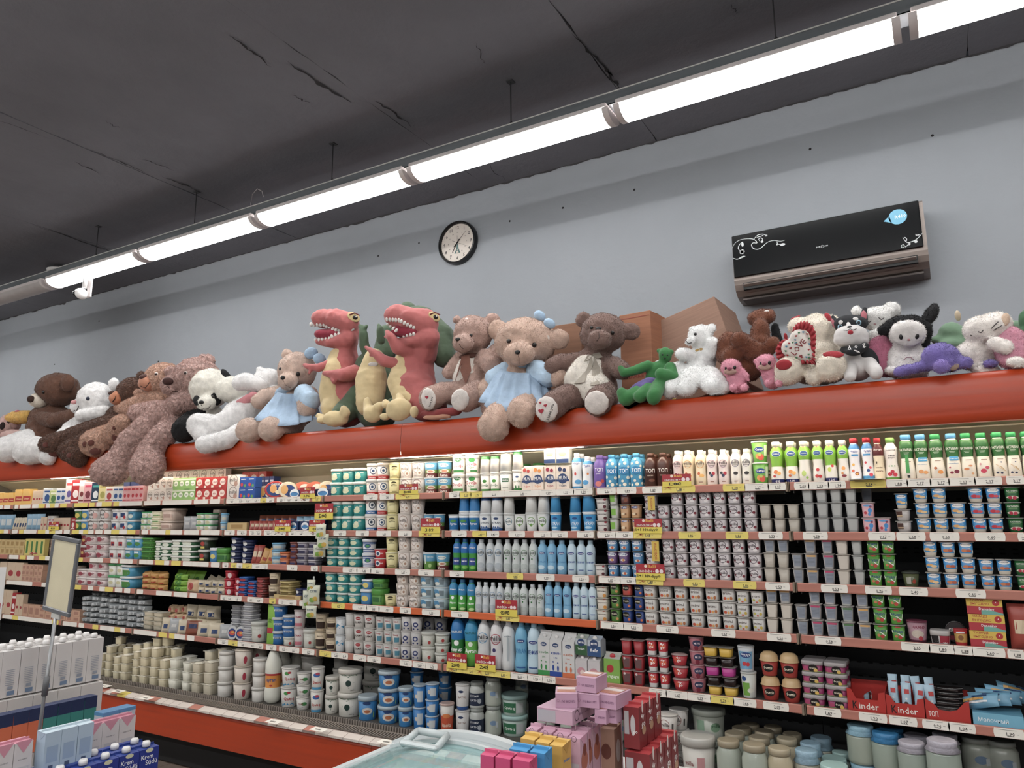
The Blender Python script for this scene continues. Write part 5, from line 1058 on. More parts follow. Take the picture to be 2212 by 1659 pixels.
def G(row, T, x0, x1, n, layers, hpx, desc, dy=0.0, inv=(), dpt=None, fill=.97, rz=None, zo=0.0, tilt=None, jit=.05, back=0, rho=None):
    """a block of alike groceries on a shelf between two measured edges"""
    T = K[T]; z0 = SURFZ[row] - .0015; y0 = YF + .012 + dy
    wd0 = .05
    for _ in range(2):
        yc = y0 + (dpt or wd0) / 2; X0, X1 = xpx(x0, yc, z0), xpx(x1, yc, z0); wd0 = (X1 - X0) / n * fill
    w = (X1 - X0) / n * fill / (1.08 if T['s'] in ('sq', 'tall', 'dan') else 1); yc = y0 + (dpt or w) / 2
    h = hpx * depth(((X0 + X1) / 2, yc, z0)) / F
    if zo: z0 += zo * depth(((X0 + X1) / 2, yc, z0)) / F
    w = round(w, 3); h = round(h, 3); pit = (X1 - X0) / n
    L = layers if isinstance(layers, (list, tuple)) else [layers] * n; mx = max(L)
    nm = f'{desc} on the {RN[row]}'
    for i in range(n):
        for j in range(L[i]):
            x = X0 + pit * (i + .5) + RNG.uniform(-1, 1) * .002; yy = yc + RNG.uniform(0, 1) * .004
            a = rz if rz is not None else ((math.atan2(-x, yy) * (.55 if T['s'] in ('cup', 'tub', 'milla', 'ton', 'big', 'sup', 'jar', 'akt') and T.get('ex', 2) == 2 else 0)) + RNG.uniform(-1, 1) * jit)
            lab = f'{desc} on {RN[row]}' + (f', {ORD[min(i, 11)]} along' if n > 1 else '') + (f', {LAY[j] if j < L[i] - 1 or L[i] == 1 else "top"} layer' if mx > 1 else '')
            put(T, w, h, x, yy, z0 + j * (h + .0005), lab, nm if n * mx > 1 else None, a, dpt, j in inv, tilt or ((RNG.uniform(-.13, .13), RNG.uniform(-.13, .13)) if T['key'] in ('vac', 'puc', 'puk', 'puy') else None))
    for b in range(back):
        for i in range(n):
            x = X0 + pit * (i + .5); yy = yc + (dpt or w) * 1.04 * (b + 1)
            put(T, w, h, x, yy, z0 + (L[i] - 1) * (h + .0005) if False else z0, desc + (f' {ORD[min(i, 11)]} along' if n > 1 else '') + f', {ORD[b + 1]} row on {RN[row]}', nm, RNG.uniform(-.2, .2), dpt)
            if L[i] > 1:
                for j in range(1, L[i]): put(T, w, h, x, yy, z0 + j * (h + .0005), f'{desc} {ORD[min(i, 11)]} along, {ORD[b + 1]} row, {LAY[j]} layer on {RN[row]}', nm, RNG.uniform(-.2, .2), dpt)
K = {}
def kind(key, s, name, cat, c, **kw): K[key] = dict(key=key, s=s, n=name, cat=cat, c=c, **kw)
def t(s, u, v, w, c, h=0): return ('t', s, u, v, w, h, c)
def e(u, v, r, c, r2=None): return ('e', u, v, r, r2 or r, c)
def o_(u, v, r, c): return ('o', u, v, r, r, c)
def r_(u, v, w, h, c): return ('r', u, v, w, h, c)
W = '#ece7df'; CR = '#e9dfc2'
# bottles
def akt(key, cap, *fr, blue=False, txt='АКТИВИА'):
    D = [t(txt, 0, .66, .95, '#f1f1e6', .06), r_(0, .595, .4, .012, '#bcd3b4'), r_(0, .57, .3, .01, '#bcd3b4')]
    if blue: D += [r_(.06, .44, .62, .09, '#3f9fd0'), t('Сливочный', .06, .44, .5, '#ffffff'), t('обогащённая', 0, .33, .6, '#2f7fb8')]
    else: D += [r_(.05, .40, .4, .012, '#8e6a4a')]
    D += list(fr)
    kind(key, 'akt', 'yogurt_bottle', 'bottle', '#efe6d6', l=cap, b=[(.47, .86, '#2f6b2f')], d=D)
PE = '#e39a55'
akt('ak1', '#5ba3d6', r_(0, .35, .22, .4, '#3f9a4a'), r_(.02, .07, .16, .06, '#222'), blue=False)
akt('ak2', '#5ba3d6', e(-.1, .17, .15, PE), e(.16, .15, .13, '#e9a45c'), blue=True)
akt('ak3', '#2e9e58', e(-.12, .24, .1, '#b5502f'), e(-.12, .24, .05, '#e7a04f'), e(.15, .15, .15, '#e6923c'))
akt('ak4', '#5ba3d6', e(-.14, .13, .1, '#8d1f3c'), e(.14, .15, .14, '#7a1a38'), e(-.22, .24, .06, '#b04a5c'), blue=True)
akt('ak5', '#2e9e58', e(-.12, .2, .16, '#d98147', .09), e(.12, .27, .12, '#dd8f58', .07), e(.2, .1, .08, '#e0a06a'))
akt('ak6', '#2e9e58', e(-.05, .15, .17, '#c52d50'), e(.18, .22, .12, '#d84d6a'), e(-.2, .3, .06, '#d9a0a0', .1))
akt('ak7', '#2e9e58', e(-.2, .1, .08, '#2c3550'), e(.05, .09, .08, '#2c3550'), e(.08, .33, .05, '#4a5672'), ('p', [(-.3, .3), (.1, .22), (.3, .12), (.0, .19)], '#d8b27a'))
kind('dyog', 'sup', 'yogurt_bottle', 'bottle', '#ece4de', l='#8ac45c', b=[(0, .07, '#6aa644')], d=[t('DANONE', 0, .70, .7, '#33343c'), t('Живой', 0, .575, .5, '#4a4450'), t('йогурт', 0, .52, .5, '#4a4450'), e(-.2, .33, .05, '#4a9a4a'), e(0, .33, .05, '#4a9a4a'), e(.2, .33, .05, '#4a9a4a'), e(-.18, .14, .15, '#c9283f'), e(.16, .13, .15, '#cf3048'), e(0, .2, .13, '#c1203a')])
kind('van', 'sup', 'yogurt_bottle', 'bottle', '#e6d6b8', l='#b52a33', b=[(.58, .86, '#5c1f20')], d=[t('Йогурт', 0, .72, .7, '#f0e8e0'), t('пломбир', 0, .3, .6, '#7a4a2c'), t('ваниль', 0, .22, .6, '#7a4a2c'), e(-.2, .42, .05, '#3c2b18', .12)])
kind('rb1', 'sup', 'yogurt_bottle', 'bottle', '#e9e6ea', l='#bb2233', b=[(0, .06, '#3f8fc4'), (.74, .86, '#3f86c0')], d=[t('Чудо', 0, .68, .6, '#2458a8'), r_(.05, .6, .6, .04, '#3f9ad4'), e(-.15, .38, .12, '#e9b23c'), e(-.2, .24, .12, '#d8603c'), e(.1, .17, .16, '#9c3a34'), e(.1, .17, .09, '#e6b04a')])
kind('rb2', 'sup', 'yogurt_bottle', 'bottle', '#e9e6ea', l='#bb2233', b=[(0, .12, '#3f8fc4'), (.74, .86, '#3f86c0')], d=[t('Чудо', 0, .68, .6, '#2458a8'), r_(-.05, .6, .6, .04, '#3f9ad4'), e(-.2, .42, .11, '#c92b38'), e(.18, .3, .11, '#d84558'), e(0, .24, .13, '#33508e'), e(.18, .14, .15, '#d5405a')])
def sup(key, up, *fr, band=None, c=W): kind(key, 'sup', 'yogurt_bottle', 'bottle', c, l='#f1efe9', b=[(.4 if up else .55, .87, '#7fb82e')] + ([(0, .1, band)] if band else []), d=[e(0, .70, .33, '#e8eef5', .22), e(0, .70, .3, '#2c5a94', .19), t('SUPERELLA', 0, .70, .46, '#ffffff'), r_(0, .86, .2, .02, '#d04545')] + list(fr))
sup('s1', 1, e(-.1, .27, .16, '#e27d3c'), e(.12, .24, .14, '#f0b055'), e(-.2, .17, .1, '#c9423c'), t('0%', 0, .05, .3, '#fff'), band='#222a66')
sup('s2', 1, e(-.1, .27, .16, '#e8903c'), e(.12, .24, .14, '#f0b055'), e(-.15, .18, .1, '#d06a2c'), t('1,2%', 0, .05, .3, '#fff'), band='#222a66')
sup('s3', 0, e(-.08, .22, .17, '#b7cf6a', .24), e(.15, .12, .1, '#8fbf4a'))
sup('s4', 0, e(-.02, .3, .14, '#cc2b2e'), e(-.1, .15, .15, '#d63a36'), e(.14, .14, .14, '#c8282c'))
sup('s5', 1, e(-.08, .3, .15, '#c2d256', .2), e(.18, .38, .12, '#cf2f33'), t('1,2%', .05, .05, .4, '#fff'), band='#222a66')
sup('s6', 0, e(0, .32, .16, '#eda04a'), e(.02, .14, .19, '#8e2f38', .12), e(-.1, .2, .1, '#d88a3a'))
def mil(key, fr, ring, c=W, **k): kind(key, 'milla', 'yogurt_bottle', 'bottle', c, l='#efebe4', d=[o_(0, .60, .34, ring), t('milla', 0, .63, .72, '#3a3036'), r_(0, .55, .5, .012, '#6a5a5a')] + fr + [r_(0, .1, .3, .02, '#9a6a5a')], **k)
mil('m1', [e(-.15, .33, .12, '#7a1f28'), e(.1, .32, .1, '#a5333c')], '#c08a90', '#e6d2cf')
mil('m2', [e(-.15, .34, .13, '#c8602c'), e(.1, .28, .22, '#eab15e', .14)], '#e8a860', '#f0dfbe')
mil('m3', [e(-.18, .34, .13, '#2c2f38'), e(.14, .33, .15, '#b5243a'), e(-.02, .27, .13, '#303a5a')], '#b08aa0', '#ecdcd8')
mil('m4', [e(0, .32, .22, '#2a2426', .15)], '#6a6a8a')
kind('tonb', 'ton', 'milk_bottle', 'bottle', '#4ba3cf', l='#4ba3cf', d=[e(x, y, q, '#e6e2d0') for x, y, q in ((-.32, .7, .1), (.1, .72, .12), (.36, .62, .1), (-.38, .33, .12), (.3, .3, .13), (-.1, .2, .1), (.05, .1, .13), (-.3, .08, .09), (.42, .12, .1), (-.05, .82, .09))] + [e(0, .5, .36, '#1d7fb8', .3), t('ТОП', 0, .5, .62, '#ffffff', .11)])
kind('tonv', 'ton', 'milk_bottle', 'bottle', '#7c5fb0', l='#8a6cbc', d=[t('ТОП', 0, .56, .62, '#ffffff', .11), t('шейк', -.05, .45, .35, '#e6def0'), e(-.05, .14, .25, '#dc7a74', .2), e(.25, .22, .13, '#cf4a40')])
kind('tonc', 'ton', 'milk_bottle', 'bottle', '#4a2a22', l='#5a3a2c', ro=.3, d=[t('ТОП', 0, .48, .66, '#f2ede4', .11), t('какао', 0, .34, .4, '#cbb7a4'), e(.1, .2, .2, '#6a3a28', .12)])
kind('wb1', 'milla', 'milk_bottle', 'bottle', '#e9ebee', l='#e9e9ea', b=[(0, .08, '#3f93cc'), (.75, .86, '#4b9fd4')], d=[t('Чудо', 0, .70, .6, '#1f4f9c'), e(-.1, .42, .1, '#d03a30', .16), e(.15, .2, .3, '#4fa0d6', .2)])
kind('wb2', 'milla', 'milk_bottle', 'bottle', '#e9ebee', l='#e9e9ea', b=[(.75, .86, '#4b9fd4')], d=[t('Чудо', 0, .70, .6, '#1f4f9c'), e(.1, .46, .1, '#e58a3a'), e(-.15, .2, .3, '#4fa0d6', .2)])
def kef(key, c, top, *D, s='milla', n='kefir_bottle', l=None, ex=None):
    kind(key, s, n, 'bottle', c, l=l or '#c9cfd4', b=top, d=list(D))
kef('kgb', '#3a9a3e', [(.55, .87, '#1f6fb5')], t('Атена', 0, .72, .6, '#ffffff'), r_(0, .30, .8, .22, '#23408e'), t('Айран', 0, .31, .6, '#ffffff'), e(.1, .12, .3, '#7cc24a', .15), l='#2a6fb0')
kef('kgg', '#4aa83e', [(.5, .87, '#2a86b8')], t('Атена', 0, .68, .6, '#ffffff'), e(0, .42, .16, '#ffffff'), t('Айран', 0, .25, .65, '#ffffff'), e(.1, .08, .3, '#bfe09a', .12), l='#3278a8')
kef('kmb', '#cdd3d6', [], o_(0, .6, .33, '#6a94b8'), t('milla', 0, .6, .7, '#2c3136'), e(.0, .2, .4, '#b3bcc3', .3))
kef('kmg', '#cdd3d2', [], o_(0, .6, .33, '#5a8a5a'), t('milla', 0, .6, .7, '#26382c'), e(-.1, .43, .09, '#2f7a3c'), e(.0, .2, .4, '#b6bfbc', .3))
kef('kay', '#7fb9dc', [], e(0, .62, .3, '#2b4f94', .13), t('atena', 0, .62, .4, '#ffffff'), t('AYRAN', 0, .36, .75, '#4f8fc4'), e(-.1, .2, .35, '#c5deec', .2), l='#8fb8d4')
kef('kkf', '#c4dae6', [], e(0, .62, .3, '#3a4a96', .13), t('atena', 0, .62, .4, '#ffffff'), t('КЕФИР', 0, .37, .8, '#27489a'), r_(0, .15, .5, .02, '#3a5a9a'), l='#a9c4d4')
kef('Bg1', '#2d7f3a', [(.5, .9, '#1d74b5')], t('NATURE', 0, .66, .75, '#f4f7ee'), e(0, .44, .18, '#ffffff'), t('Кефир', 0, .3, .85, '#ffffff'), l='#2a62a0', s='big')
kef('Bg2', '#5eae3e', [(.5, .9, '#2a8cb8')], t('NATURE', 0, .66, .75, '#1f5a3a'), e(0, .44, .16, '#e8f4e0'), t('Ayran', 0, .3, .85, '#ffffff'), l='#2f7fae', s='big')
kef('Bm1', '#d6d8d8', [], o_(0, .6, .38, '#5a9ac4'), t('milla', 0, .62, .85, '#23262a'), t('AYRAN', 0, .54, .5, '#3a6a94'), e(0, .15, .3, '#c2cad0', .25), s='big', l='#d0d0ce')
kef('Bm2', '#d9d7d8', [], o_(0, .6, .38, '#b04a5a'), t('milla', 0, .62, .85, '#23262a'), t('AYRAN', 0, .54, .5, '#94404a'), e(-.12, .38, .14, '#3a3468'), s='big', l='#d0d0ce')
kef('Bm3', '#d6d9da', [], r_(.05, .45, .16, .5, '#a9b3b8'), t('NATURAL', 0, .68, .5, '#5a6a74'), s='big', l='#cfcfce')
kef('Bay', '#6fb3d6', [], e(0, .62, .32, '#24478c', .12), t('atena', 0, .62, .4, '#fff'), t('AYRAN', 0, .42, .95, '#3f86bd', .09), r_(0, .1, .7, .03, '#2d5f9e'), s='big', l='#6fa9c8')
kef('Bkf', '#bcd6e4', [], e(0, .62, .32, '#2b3f8c', .12), t('atena', 0, .62, .4, '#fff'), t('КЕФИР', 0, .42, 1.0, '#1f3f8e', .085), r_(0, .12, .6, .025, '#2d4f8e'), s='big', l='#93b6c8')
# tubs and cups
kind('teal', 'tub', 'cream_tub', 'tub', '#1f8f8c', l='#eef0e6', ex=3.4, d=[e(-.05, .36, .3, '#d8dbb4', .17), e(.02, .52, .2, '#e2e3c2', .14), r_(.0, .12, .6, .06, '#157472'), r_(.3, .66, .2, .05, '#e8e8d8')])
kind('teal2', 'tub', 'cream_tub', 'tub', '#1f8684', l='#cfd8d2', ex=3.0, d=[e(0, .38, .28, '#cfd4ae', .14), r_(.0, .7, .3, .06, '#dfe4d8')])
kind('redw', 'tub', 'sour_cream_tub', 'tub', W, l='#e7e5e0', b=[(0, .2, '#c22a2c')], d=[r_(0, .25, .9, .02, '#c22a2c'), e(.12, .52, .26, '#2c4a70'), e(.12, .52, .2, '#e8e8e6'), e(.12, .52, .1, '#2c4a70'), t('20%', -.28, .66, .22, '#b5282c'), t('Сметана', 0, .1, .6, '#ffffff')])
kind('blw', 'tub', 'sour_cream_tub', 'tub', W, l='#e7e5e0', b=[(0, .2, '#2a6fb4')], d=[e(.12, .52, .26, '#23384c'), e(.12, .52, .2, '#e8e8e6'), e(.12, .52, .1, '#23384c'), t('15%', -.28, .66, .22, '#b5282c'), t('Сметана', 0, .1, .6, '#ffffff')])
kind('blst', 'tub', 'sour_cream_tub', 'tub', '#e6e8ec', l='#dfe4ea', b=[(.1, .16, '#27508f'), (.22, .28, '#27508f'), (.62, .68, '#27508f'), (.72, .78, '#27508f')], d=[e(0, .5, .24, '#27508f', .14), e(0, .5, .15, '#4f9a5a', .1)])
kind('redh', 'cup', 'cottage_cheese_cup', 'cup', '#b9232e', l='#e2ddd8', d=[e(-.1, .5, .2, '#e8e6e4'), e(-.1, .5, .12, '#2c4a70'), t('50%', .22, .5, .22, '#ffffff')])
kind('yel', 'cup', 'sour_cream_cup', 'cup', '#e2d79a', l='#e9e2b8', d=[e(.05, .72, .22, '#4b4524', .12), r_(.05, .68, .44, .06, '#e2d79a'), t('SMETANA', .05, .56, .5, '#5d552a'), r_(0, .1, .8, .05, '#8a8138'), r_(.1, .2, .4, .03, '#6d6430')])
kind('mtub', 'cup', 'yogurt_tub', 'tub', '#ded3cb', l='#d8cdc4', d=[o_(-.05, .60, .33, '#b9a294'), t('milla', -.05, .62, .5, '#4a3d38'), e(.16, .3, .23, '#cbb9a8'), e(.16, .3, .18, '#e8ded4'), e(.16, .3, .08, '#b08a70'), r_(-.2, .12, .3, .02, '#9a8a7c')])
kind('kam', 'cup', 'fermented_milk_cup', 'cup', '#5a9fc4', l='#d5dde0', b=[(0, .28, '#7a3a3a'), (.28, .5, '#7ba64c')], d=[e(0, .74, .33, '#e8efe8', .12), t('NATURE', 0, .74, .5, '#1f5a8a'), e(.05, .38, .32, '#e9ddd0', .12), e(.05, .38, .2, '#c98a6a', .07), t('Kama', 0, .13, .6, '#f0e8e0')])
kind('kamg', 'cup', 'fermented_milk_cup', 'cup', '#4f93b4', l='#d5dde0', b=[(0, .5, '#5f8f3c')], d=[r_(-.25, .6, .1, .5, '#dce6dc'), t('NATURE', .12, .75, .4, '#e8f0e8'), e(.1, .25, .12, '#a8cc7c')])
kind('kams', 'cup', 'fermented_milk_cup', 'cup', '#a9bcc4', l='#cfd6d8', ex=3.5, d=[e(-.15, .55, .22, '#4f8fb8', .16), r_(.22, .45, .3, .5, '#6f7f86'), e(-.1, .3, .2, '#d8dcd4', .1)])
kind('ggr', 'tub', 'dovga_tub', 'tub', W, l='#e9e6de', d=[e(0, .75, .26, '#2f8a3c', .12), t('Yaylag', 0, .75, .4, '#fff'), t('Dovğa', 0, .42, .75, '#c0304a'), r_(0, .15, .9, .12, '#3c8c44')])
kind('ggr2', 'tub', 'dovga_tub', 'tub', W, l='#e9e6de', d=[e(.05, .72, .24, '#3a9a48', .14), t('Dovğa', 0, .5, .8, '#c23a4c'), t('Yoğurt', -.02, .32, .5, '#2f8a3c'), r_(.2, .14, .5, .1, '#3c8c44')])
kind('gcup', 'cup', 'dovga_cup', 'cup', W, l='#e6e3da', b=[(0, .16, '#3c8a40')], d=[e(0, .6, .2, '#4a9a3c', .14), t('Dovğa', 0, .36, .7, '#2b6a34')])
kind('gcup2', 'cup', 'dovga_cup', 'cup', '#e4e4de', l='#e6e3da', d=[r_(0, .6, .55, .2, '#2f6a44'), t('atena', 0, .6, .45, '#fff'), r_(0, .2, .5, .03, '#8a948c')])
kind('gcup3', 'cup', 'dovga_cup', 'cup', W, l='#e6e3da', b=[(0, .14, '#2f7a3a')], d=[e(0, .72, .16, '#27508a', .08), t('DOVĞA', 0, .5, .7, '#2b5a34'), e(-.15, .2, .07, '#2f7a3a', .14), e(.15, .2, .07, '#2f7a3a', .14)])
kind('aycup', 'cup', 'ayran_cup', 'cup', '#2478b6', l='#e2e6ea', b=[(0, .1, '#e4e8ea'), (.8, .93, '#e4e8ea')], d=[e(0, .6, .28, '#4f9a4a', .12), t('Ayran', 0, .42, .7, '#ffffff')])
kind('aycup2', 'cup', 'ayran_cup', 'cup', '#e3e5e6', l='#dfe2e4', b=[(0, .18, '#2b5fa0')], d=[e(0, .75, .2, '#24406e', .09), t('AYRAN', 0, .5, .75, '#4b5a6c'), ('p', [(-.4, .17), (-.4, .3), (-.3, .22), (-.25, .34), (-.15, .22), (-.05, .3), (.05, .2), (.15, .33), (.25, .22), (.35, .28), (.4, .17)], '#2b5fa0')])
kind('aycup3', 'cup', 'ayran_cup', 'cup', '#e1e2df', l='#dcdedb', d=[o_(0, .58, .3, '#5a8a9a'), t('milla', 0, .58, .5, '#2f4440'), r_(0, .2, .5, .03, '#9aa4a4')])
kind('aycup4', 'cup', 'ayran_cup', 'cup', '#e1e2df', l='#dcdedb', d=[o_(0, .58, .32, '#6aa03c'), t('milla', 0, .60, .55, '#2f4a2c'), e(.0, .36, .09, '#6aa03c', .12)])
kind('aycup5', 'cup', 'ayran_cup', 'cup', '#3a97d0', l='#dfe6ea', b=[(0, .1, '#d8e6ee')], d=[e(0, .74, .22, '#23508e', .1), t('AYRAN', 0, .45, .85, '#e6f2fa', .2), e(-.1, .22, .3, '#bfe0f0', .08)])
kind('cam', 'cup', 'yogurt_tub', 'tub', '#5fa23a', l='#dfe2d4', d=[e(0, .6, .32, '#1f4a94', .16), t('Campi', 0, .6, .5, '#fff'), e(-.12, .28, .16, '#e39a4c'), e(.1, .24, .2, '#dd5a45'), e(.02, .36, .1, '#b8cc5a'), r_(.42, .55, .22, .5, '#cfe0b8')])
kind('msq', 'sq', 'yogurt_cup', 'cup', '#cbc3c4', l='#c2bcbc', d=[o_(-.08, .55, .3, '#5a4b52'), t('milla', -.08, .56, .5, '#3a2a32'), e(.3, .35, .1, '#7a1f30'), e(.12, .22, .16, '#e3dcda', .1), e(-.28, .45, .06, '#6a2030')])
kind('mimi', 'sq', 'yogurt_cup', 'cup', '#c9c5c0', l='#c4c0bb', d=[t('mimi', -.02, .6, .55, '#4a3a34'), e(-.2, .22, .1, '#c5502c'), e(.02, .2, .09, '#e0a050'), e(.22, .24, .08, '#b06a3a', .12)])
kind('mimj', 'sq', 'yogurt_cup', 'cup', '#c9c5c0', l='#c4c0bb', d=[t('mimi', -.02, .6, .55, '#4a3a34'), e(-.22, .32, .09, '#b8b048'), e(.0, .15, .1, '#c85a3c', .06), e(.22, .3, .09, '#c4a838', .12)])
kind('mimb', 'sq', 'yogurt_cup', 'cup', '#b9b5b2', l='#c0bcb8', d=[r_(-.1, .5, .5, .7, '#8f8c94'), r_(.28, .35, .14, .35, '#3c3a40')])
kind('tw', 'tall', 'plain_yogurt_cup', 'cup', '#b8afa2', l='#b0a89e')
kind('twg', 'tall', 'plain_yogurt_cup', 'cup', '#a3a4a2', l='#a8a8a6', d=[r_(0, .5, .6, .7, '#b1b2af')])
kind('tww', 'tall', 'plain_yogurt_cup', 'cup', '#c9bfb2', l='#b8afa5', d=[r_(0, .45, .62, .8, '#cfc6ba')])
def lb(key, c, top): kind(key, 'tall', 'back_label_yogurt_cup', 'cup', c, l='#b0aba6', d=[r_(.04, .5, .66, .74, '#8b93a0'), r_(.04, .82, .66, .12, top)] + [r_(.04, .66 - .09 * i, .5, .018, '#6b7280') for i in range(5)])
lb('tb1', '#b5b1ae', '#8b93a0'); lb('tbo', '#b5b1ae', '#d3a25a'); lb('tbr', '#b9b3b2', '#c0406a'); lb('tbg', '#b1b3ae', '#4f7a4a')
kind('kid', 'sq', 'kids_yogurt_cup', 'cup', '#dba6ac', l='#b9a9a9', d=[e(0, .78, .3, '#5f9fd0', .08), e(-.18, .3, .1, '#c23040', .12), e(.15, .45, .14, '#3f8fd0', .2), e(.1, .2, .1, '#3f8fd0', .12), e(.2, .7, .08, '#8a3a5a')])
kind('choc', 'dan', 'dessert_cup', 'cup', '#bdb6b2', l='#c0bcb6', ex=4, d=[r_(-.22, .55, .38, .5, '#4a2c24'), r_(-.22, .42, .38, .1, '#c9ad88')])
def dan(key, *fr): kind(key, 'dan', 'fruit_yogurt_cup', 'cup', '#d5cbbb', l='#b9b4ae', b=[(.25, .94, '#3f94cf')], d=[e(0, .78, .34, '#eceae8', .15), t('DANONE', 0, .80, .52, '#2c3040', .08), ('p', [(-.44, .26), (-.44, .45), (-.2, .6), (.2, .6), (.44, .45), (.44, .26)], '#dccfb4')] + list(fr))
dan('d1', e(-.15, .45, .2, '#e2a75c', .1), e(.1, .38, .2, '#e9c58c', .1)); dan('d2', e(-.1, .42, .2, '#c9283c', .12), e(.15, .4, .15, '#d84a55', .1)); dan('d3', e(-.12, .42, .18, '#cf7a4c', .12), e(.14, .42, .16, '#b95a3a', .1))
kind('dk', 'dan', 'fruit_yogurt_cup', 'cup', '#1f5f2c', l='#8f958c', d=[t('АКТИВИА', 0, .72, .7, '#dfe6d4', .1), r_(0, .6, .5, .04, '#6fa060'), e(0, .3, .38, '#dccfc0', .12), e(-.15, .28, .12, '#b82a45'), e(.12, .26, .13, '#c43450')])
kind('grd', 'sq', 'fruit_yogurt_cup', 'cup', '#4d8f2e', l='#8f8f86', d=[e(0, .85, .2, '#b8433a', .06), ('p', [(-.42, .66), (.42, .66), (.3, .25), (0, .45), (-.36, .5)], '#e2e0da'), t('Чудо', 0, .58, .6, '#253a7c'), e(.1, .24, .14, '#b93a2e'), e(-.15, .3, .1, '#c97a4a')])
kind('sav', 'sq', 'curd_cup', 'cup', '#cfc8c2', l='#bdb7b2', d=[t('Савушкин', -.02, .55, .75, '#3a2c2c', .16), e(.28, .2, .12, '#5a1f28'), e(.3, .85, .09, '#9c2a38')])
kind('savo', 'sq', 'curd_cup', 'cup', '#cdc5b6', l='#bdb7ac', d=[t('Савушкин', -.02, .58, .75, '#4a3c34', .14), e(.26, .2, .13, '#cf8a2c'), e(.2, .88, .1, '#c4572c', .05)])
kind('lim', 'tall', 'yogurt_cup', 'cup', '#c3c4bb', l='#b4b4ac', d=[r_(-.08, .45, .55, .5, '#7eb83e')])
kind('alb', 'sq', 'dessert_cup', 'cup', '#5a2f2a', l='#9a8f88', d=[e(0, .72, .4, '#2b3670', .14), t('Чудо', 0, .72, .5, '#fff'), e(.1, .3, .2, '#8a4a34')])
kind('alo', 'sq', 'dessert_cup', 'cup', '#c99a6a', l='#a89a8a', d=[e(0, .78, .42, '#2b3f80', .12), t('Чудо', 0, .78, .5, '#fff'), e(-.1, .3, .22, '#e8d2ae', .12), e(.12, .28, .1, '#8a5a34')])
kind('kdb', 'sq', 'dessert_cup', 'cup', '#4a82ae', l='#9a9a98', d=[e(0, .72, .42, '#e8eaec', .16), t('Чудо', 0, .74, .6, '#27408a'), e(0, .28, .24, '#e3d6c4', .12), e(.05, .28, .12, '#c9603a')])
kind('kdv', 'sq', 'dessert_cup', 'cup', '#6a4a7c', l='#9a9a98', d=[e(0, .72, .42, '#e8eaec', .16), t('Чудо', 0, .74, .6, '#27408a'), e(0, .28, .24, '#e3d6c4', .12), e(.05, .28, .12, '#d08a4a')])
def fru(key, c, f): kind(key, 'sq', 'fruit_dessert_cup', 'cup', c, l='#8c8880', d=[e(-.05, .6, .3, '#17140f', .26), t('fruttis', -.05, .6, .5, '#f0e6c8'), e(.22, .25, .12, f)])
fru('fg', '#4c7a2c', '#c98a4a'); fru('fr', '#b0483c', '#c9362c'); fru('fb', '#27407c', '#cf6a3a')
kind('redc', 'tall', 'red_dessert_cup', 'cup', '#a3262e', l='#9c8a88'); kind('redl', 'tall', 'red_dessert_cup', 'cup', '#9a232c', l='#9c8a88', d=[r_(0, .45, .6, .6, '#6a4a4c'), e(-.15, .75, .1, '#d8c4c4')])
kind('yg', 'tall', 'fruit_dessert_cup', 'cup', '#b52330', l='#a39a98', b=[(0, .28, '#d5d0ce')], d=[e(.05, .6, .28, '#d85a30', .24), t('4y', 0, .74, .4, '#fff', .2), t('go', .05, .5, .45, '#fff', .2)])
kind('ygr', 'bowl', 'fruit_dessert_bowl', 'cup', '#ae2733', l='#a58a88', d=[e(-.1, .5, .22, '#d0503a', .16), t('4y', 0, .64, .25, '#fff', .25), t('go', .05, .38, .28, '#fff', .25)])
kind('pnk', 'cup', 'fruit_yogurt_cup', 'cup', '#a8626c', l='#b58a90', d=[e(.1, .55, .3, '#2c3558', .2), t('MUN', .1, .55, .4, '#d8c8d0'), e(.05, .2, .15, '#7a1f34')])
kind('jly', 'sq', 'jelly_cup', 'cup', '#d3a92c', l='#8a8680'); kind('jlp', 'sq', 'jelly_cup', 'cup', '#b9328c', l='#8a8680'); kind('jld', 'sq', 'jelly_cup', 'cup', '#241614', l='#6a625c', ro=.2)
kind('mcb', 'cup', 'curd_cup', 'cup', '#c4c8cc', l='#c9cdd0', d=[r_(0, .45, .9, .7, '#6fa8cc'), e(0, .66, .36, '#263f80', .16), t('Чудо', 0, .66, .5, '#fff'), e(-.1, .32, .13, '#c9303a'), e(.12, .3, .12, '#c9303a')])
kind('mcg', 'cup', 'curd_cup', 'cup', '#c9ccc4', l='#c9cdc8', d=[r_(-.2, .35, .5, .5, '#6fa63a'), e(-.3, .75, .16, '#27508a'), e(.1, .3, .2, '#d4d6c8', .14)])
kind('frd', 'dome', 'topped_yogurt_cup', 'cup', '#a5352c', l='#c9a878', d=[e(0, .34, .32, '#141210', .2), t('fruttis', 0, .34, .5, '#f2e8d0')])
kind('frm', 'flat', 'twin_yogurt_cup', 'cup', '#8e2a5c', l='#a9a3a4', ex=6, b=[(0, .12, '#8f9a6a')], d=[e(.05, .34, .2, '#17120f', .2), t('fruttis', .05, .36, .3, '#f2e8d0'), e(.16, .18, .08, '#d8b048'), e(-.25, .3, .1, '#b0406a')])
kind('grnd', 'cup', 'large_dessert_cup', 'cup', '#a9808c', l='#7c3a50', b=[(0, .12, '#5a2438')], d=[t('GRAND', .1, .72, .62, '#8a2444', .13), e(0, .4, .33, '#cbbcae', .2), e(.15, .2, .12, '#b53040')])
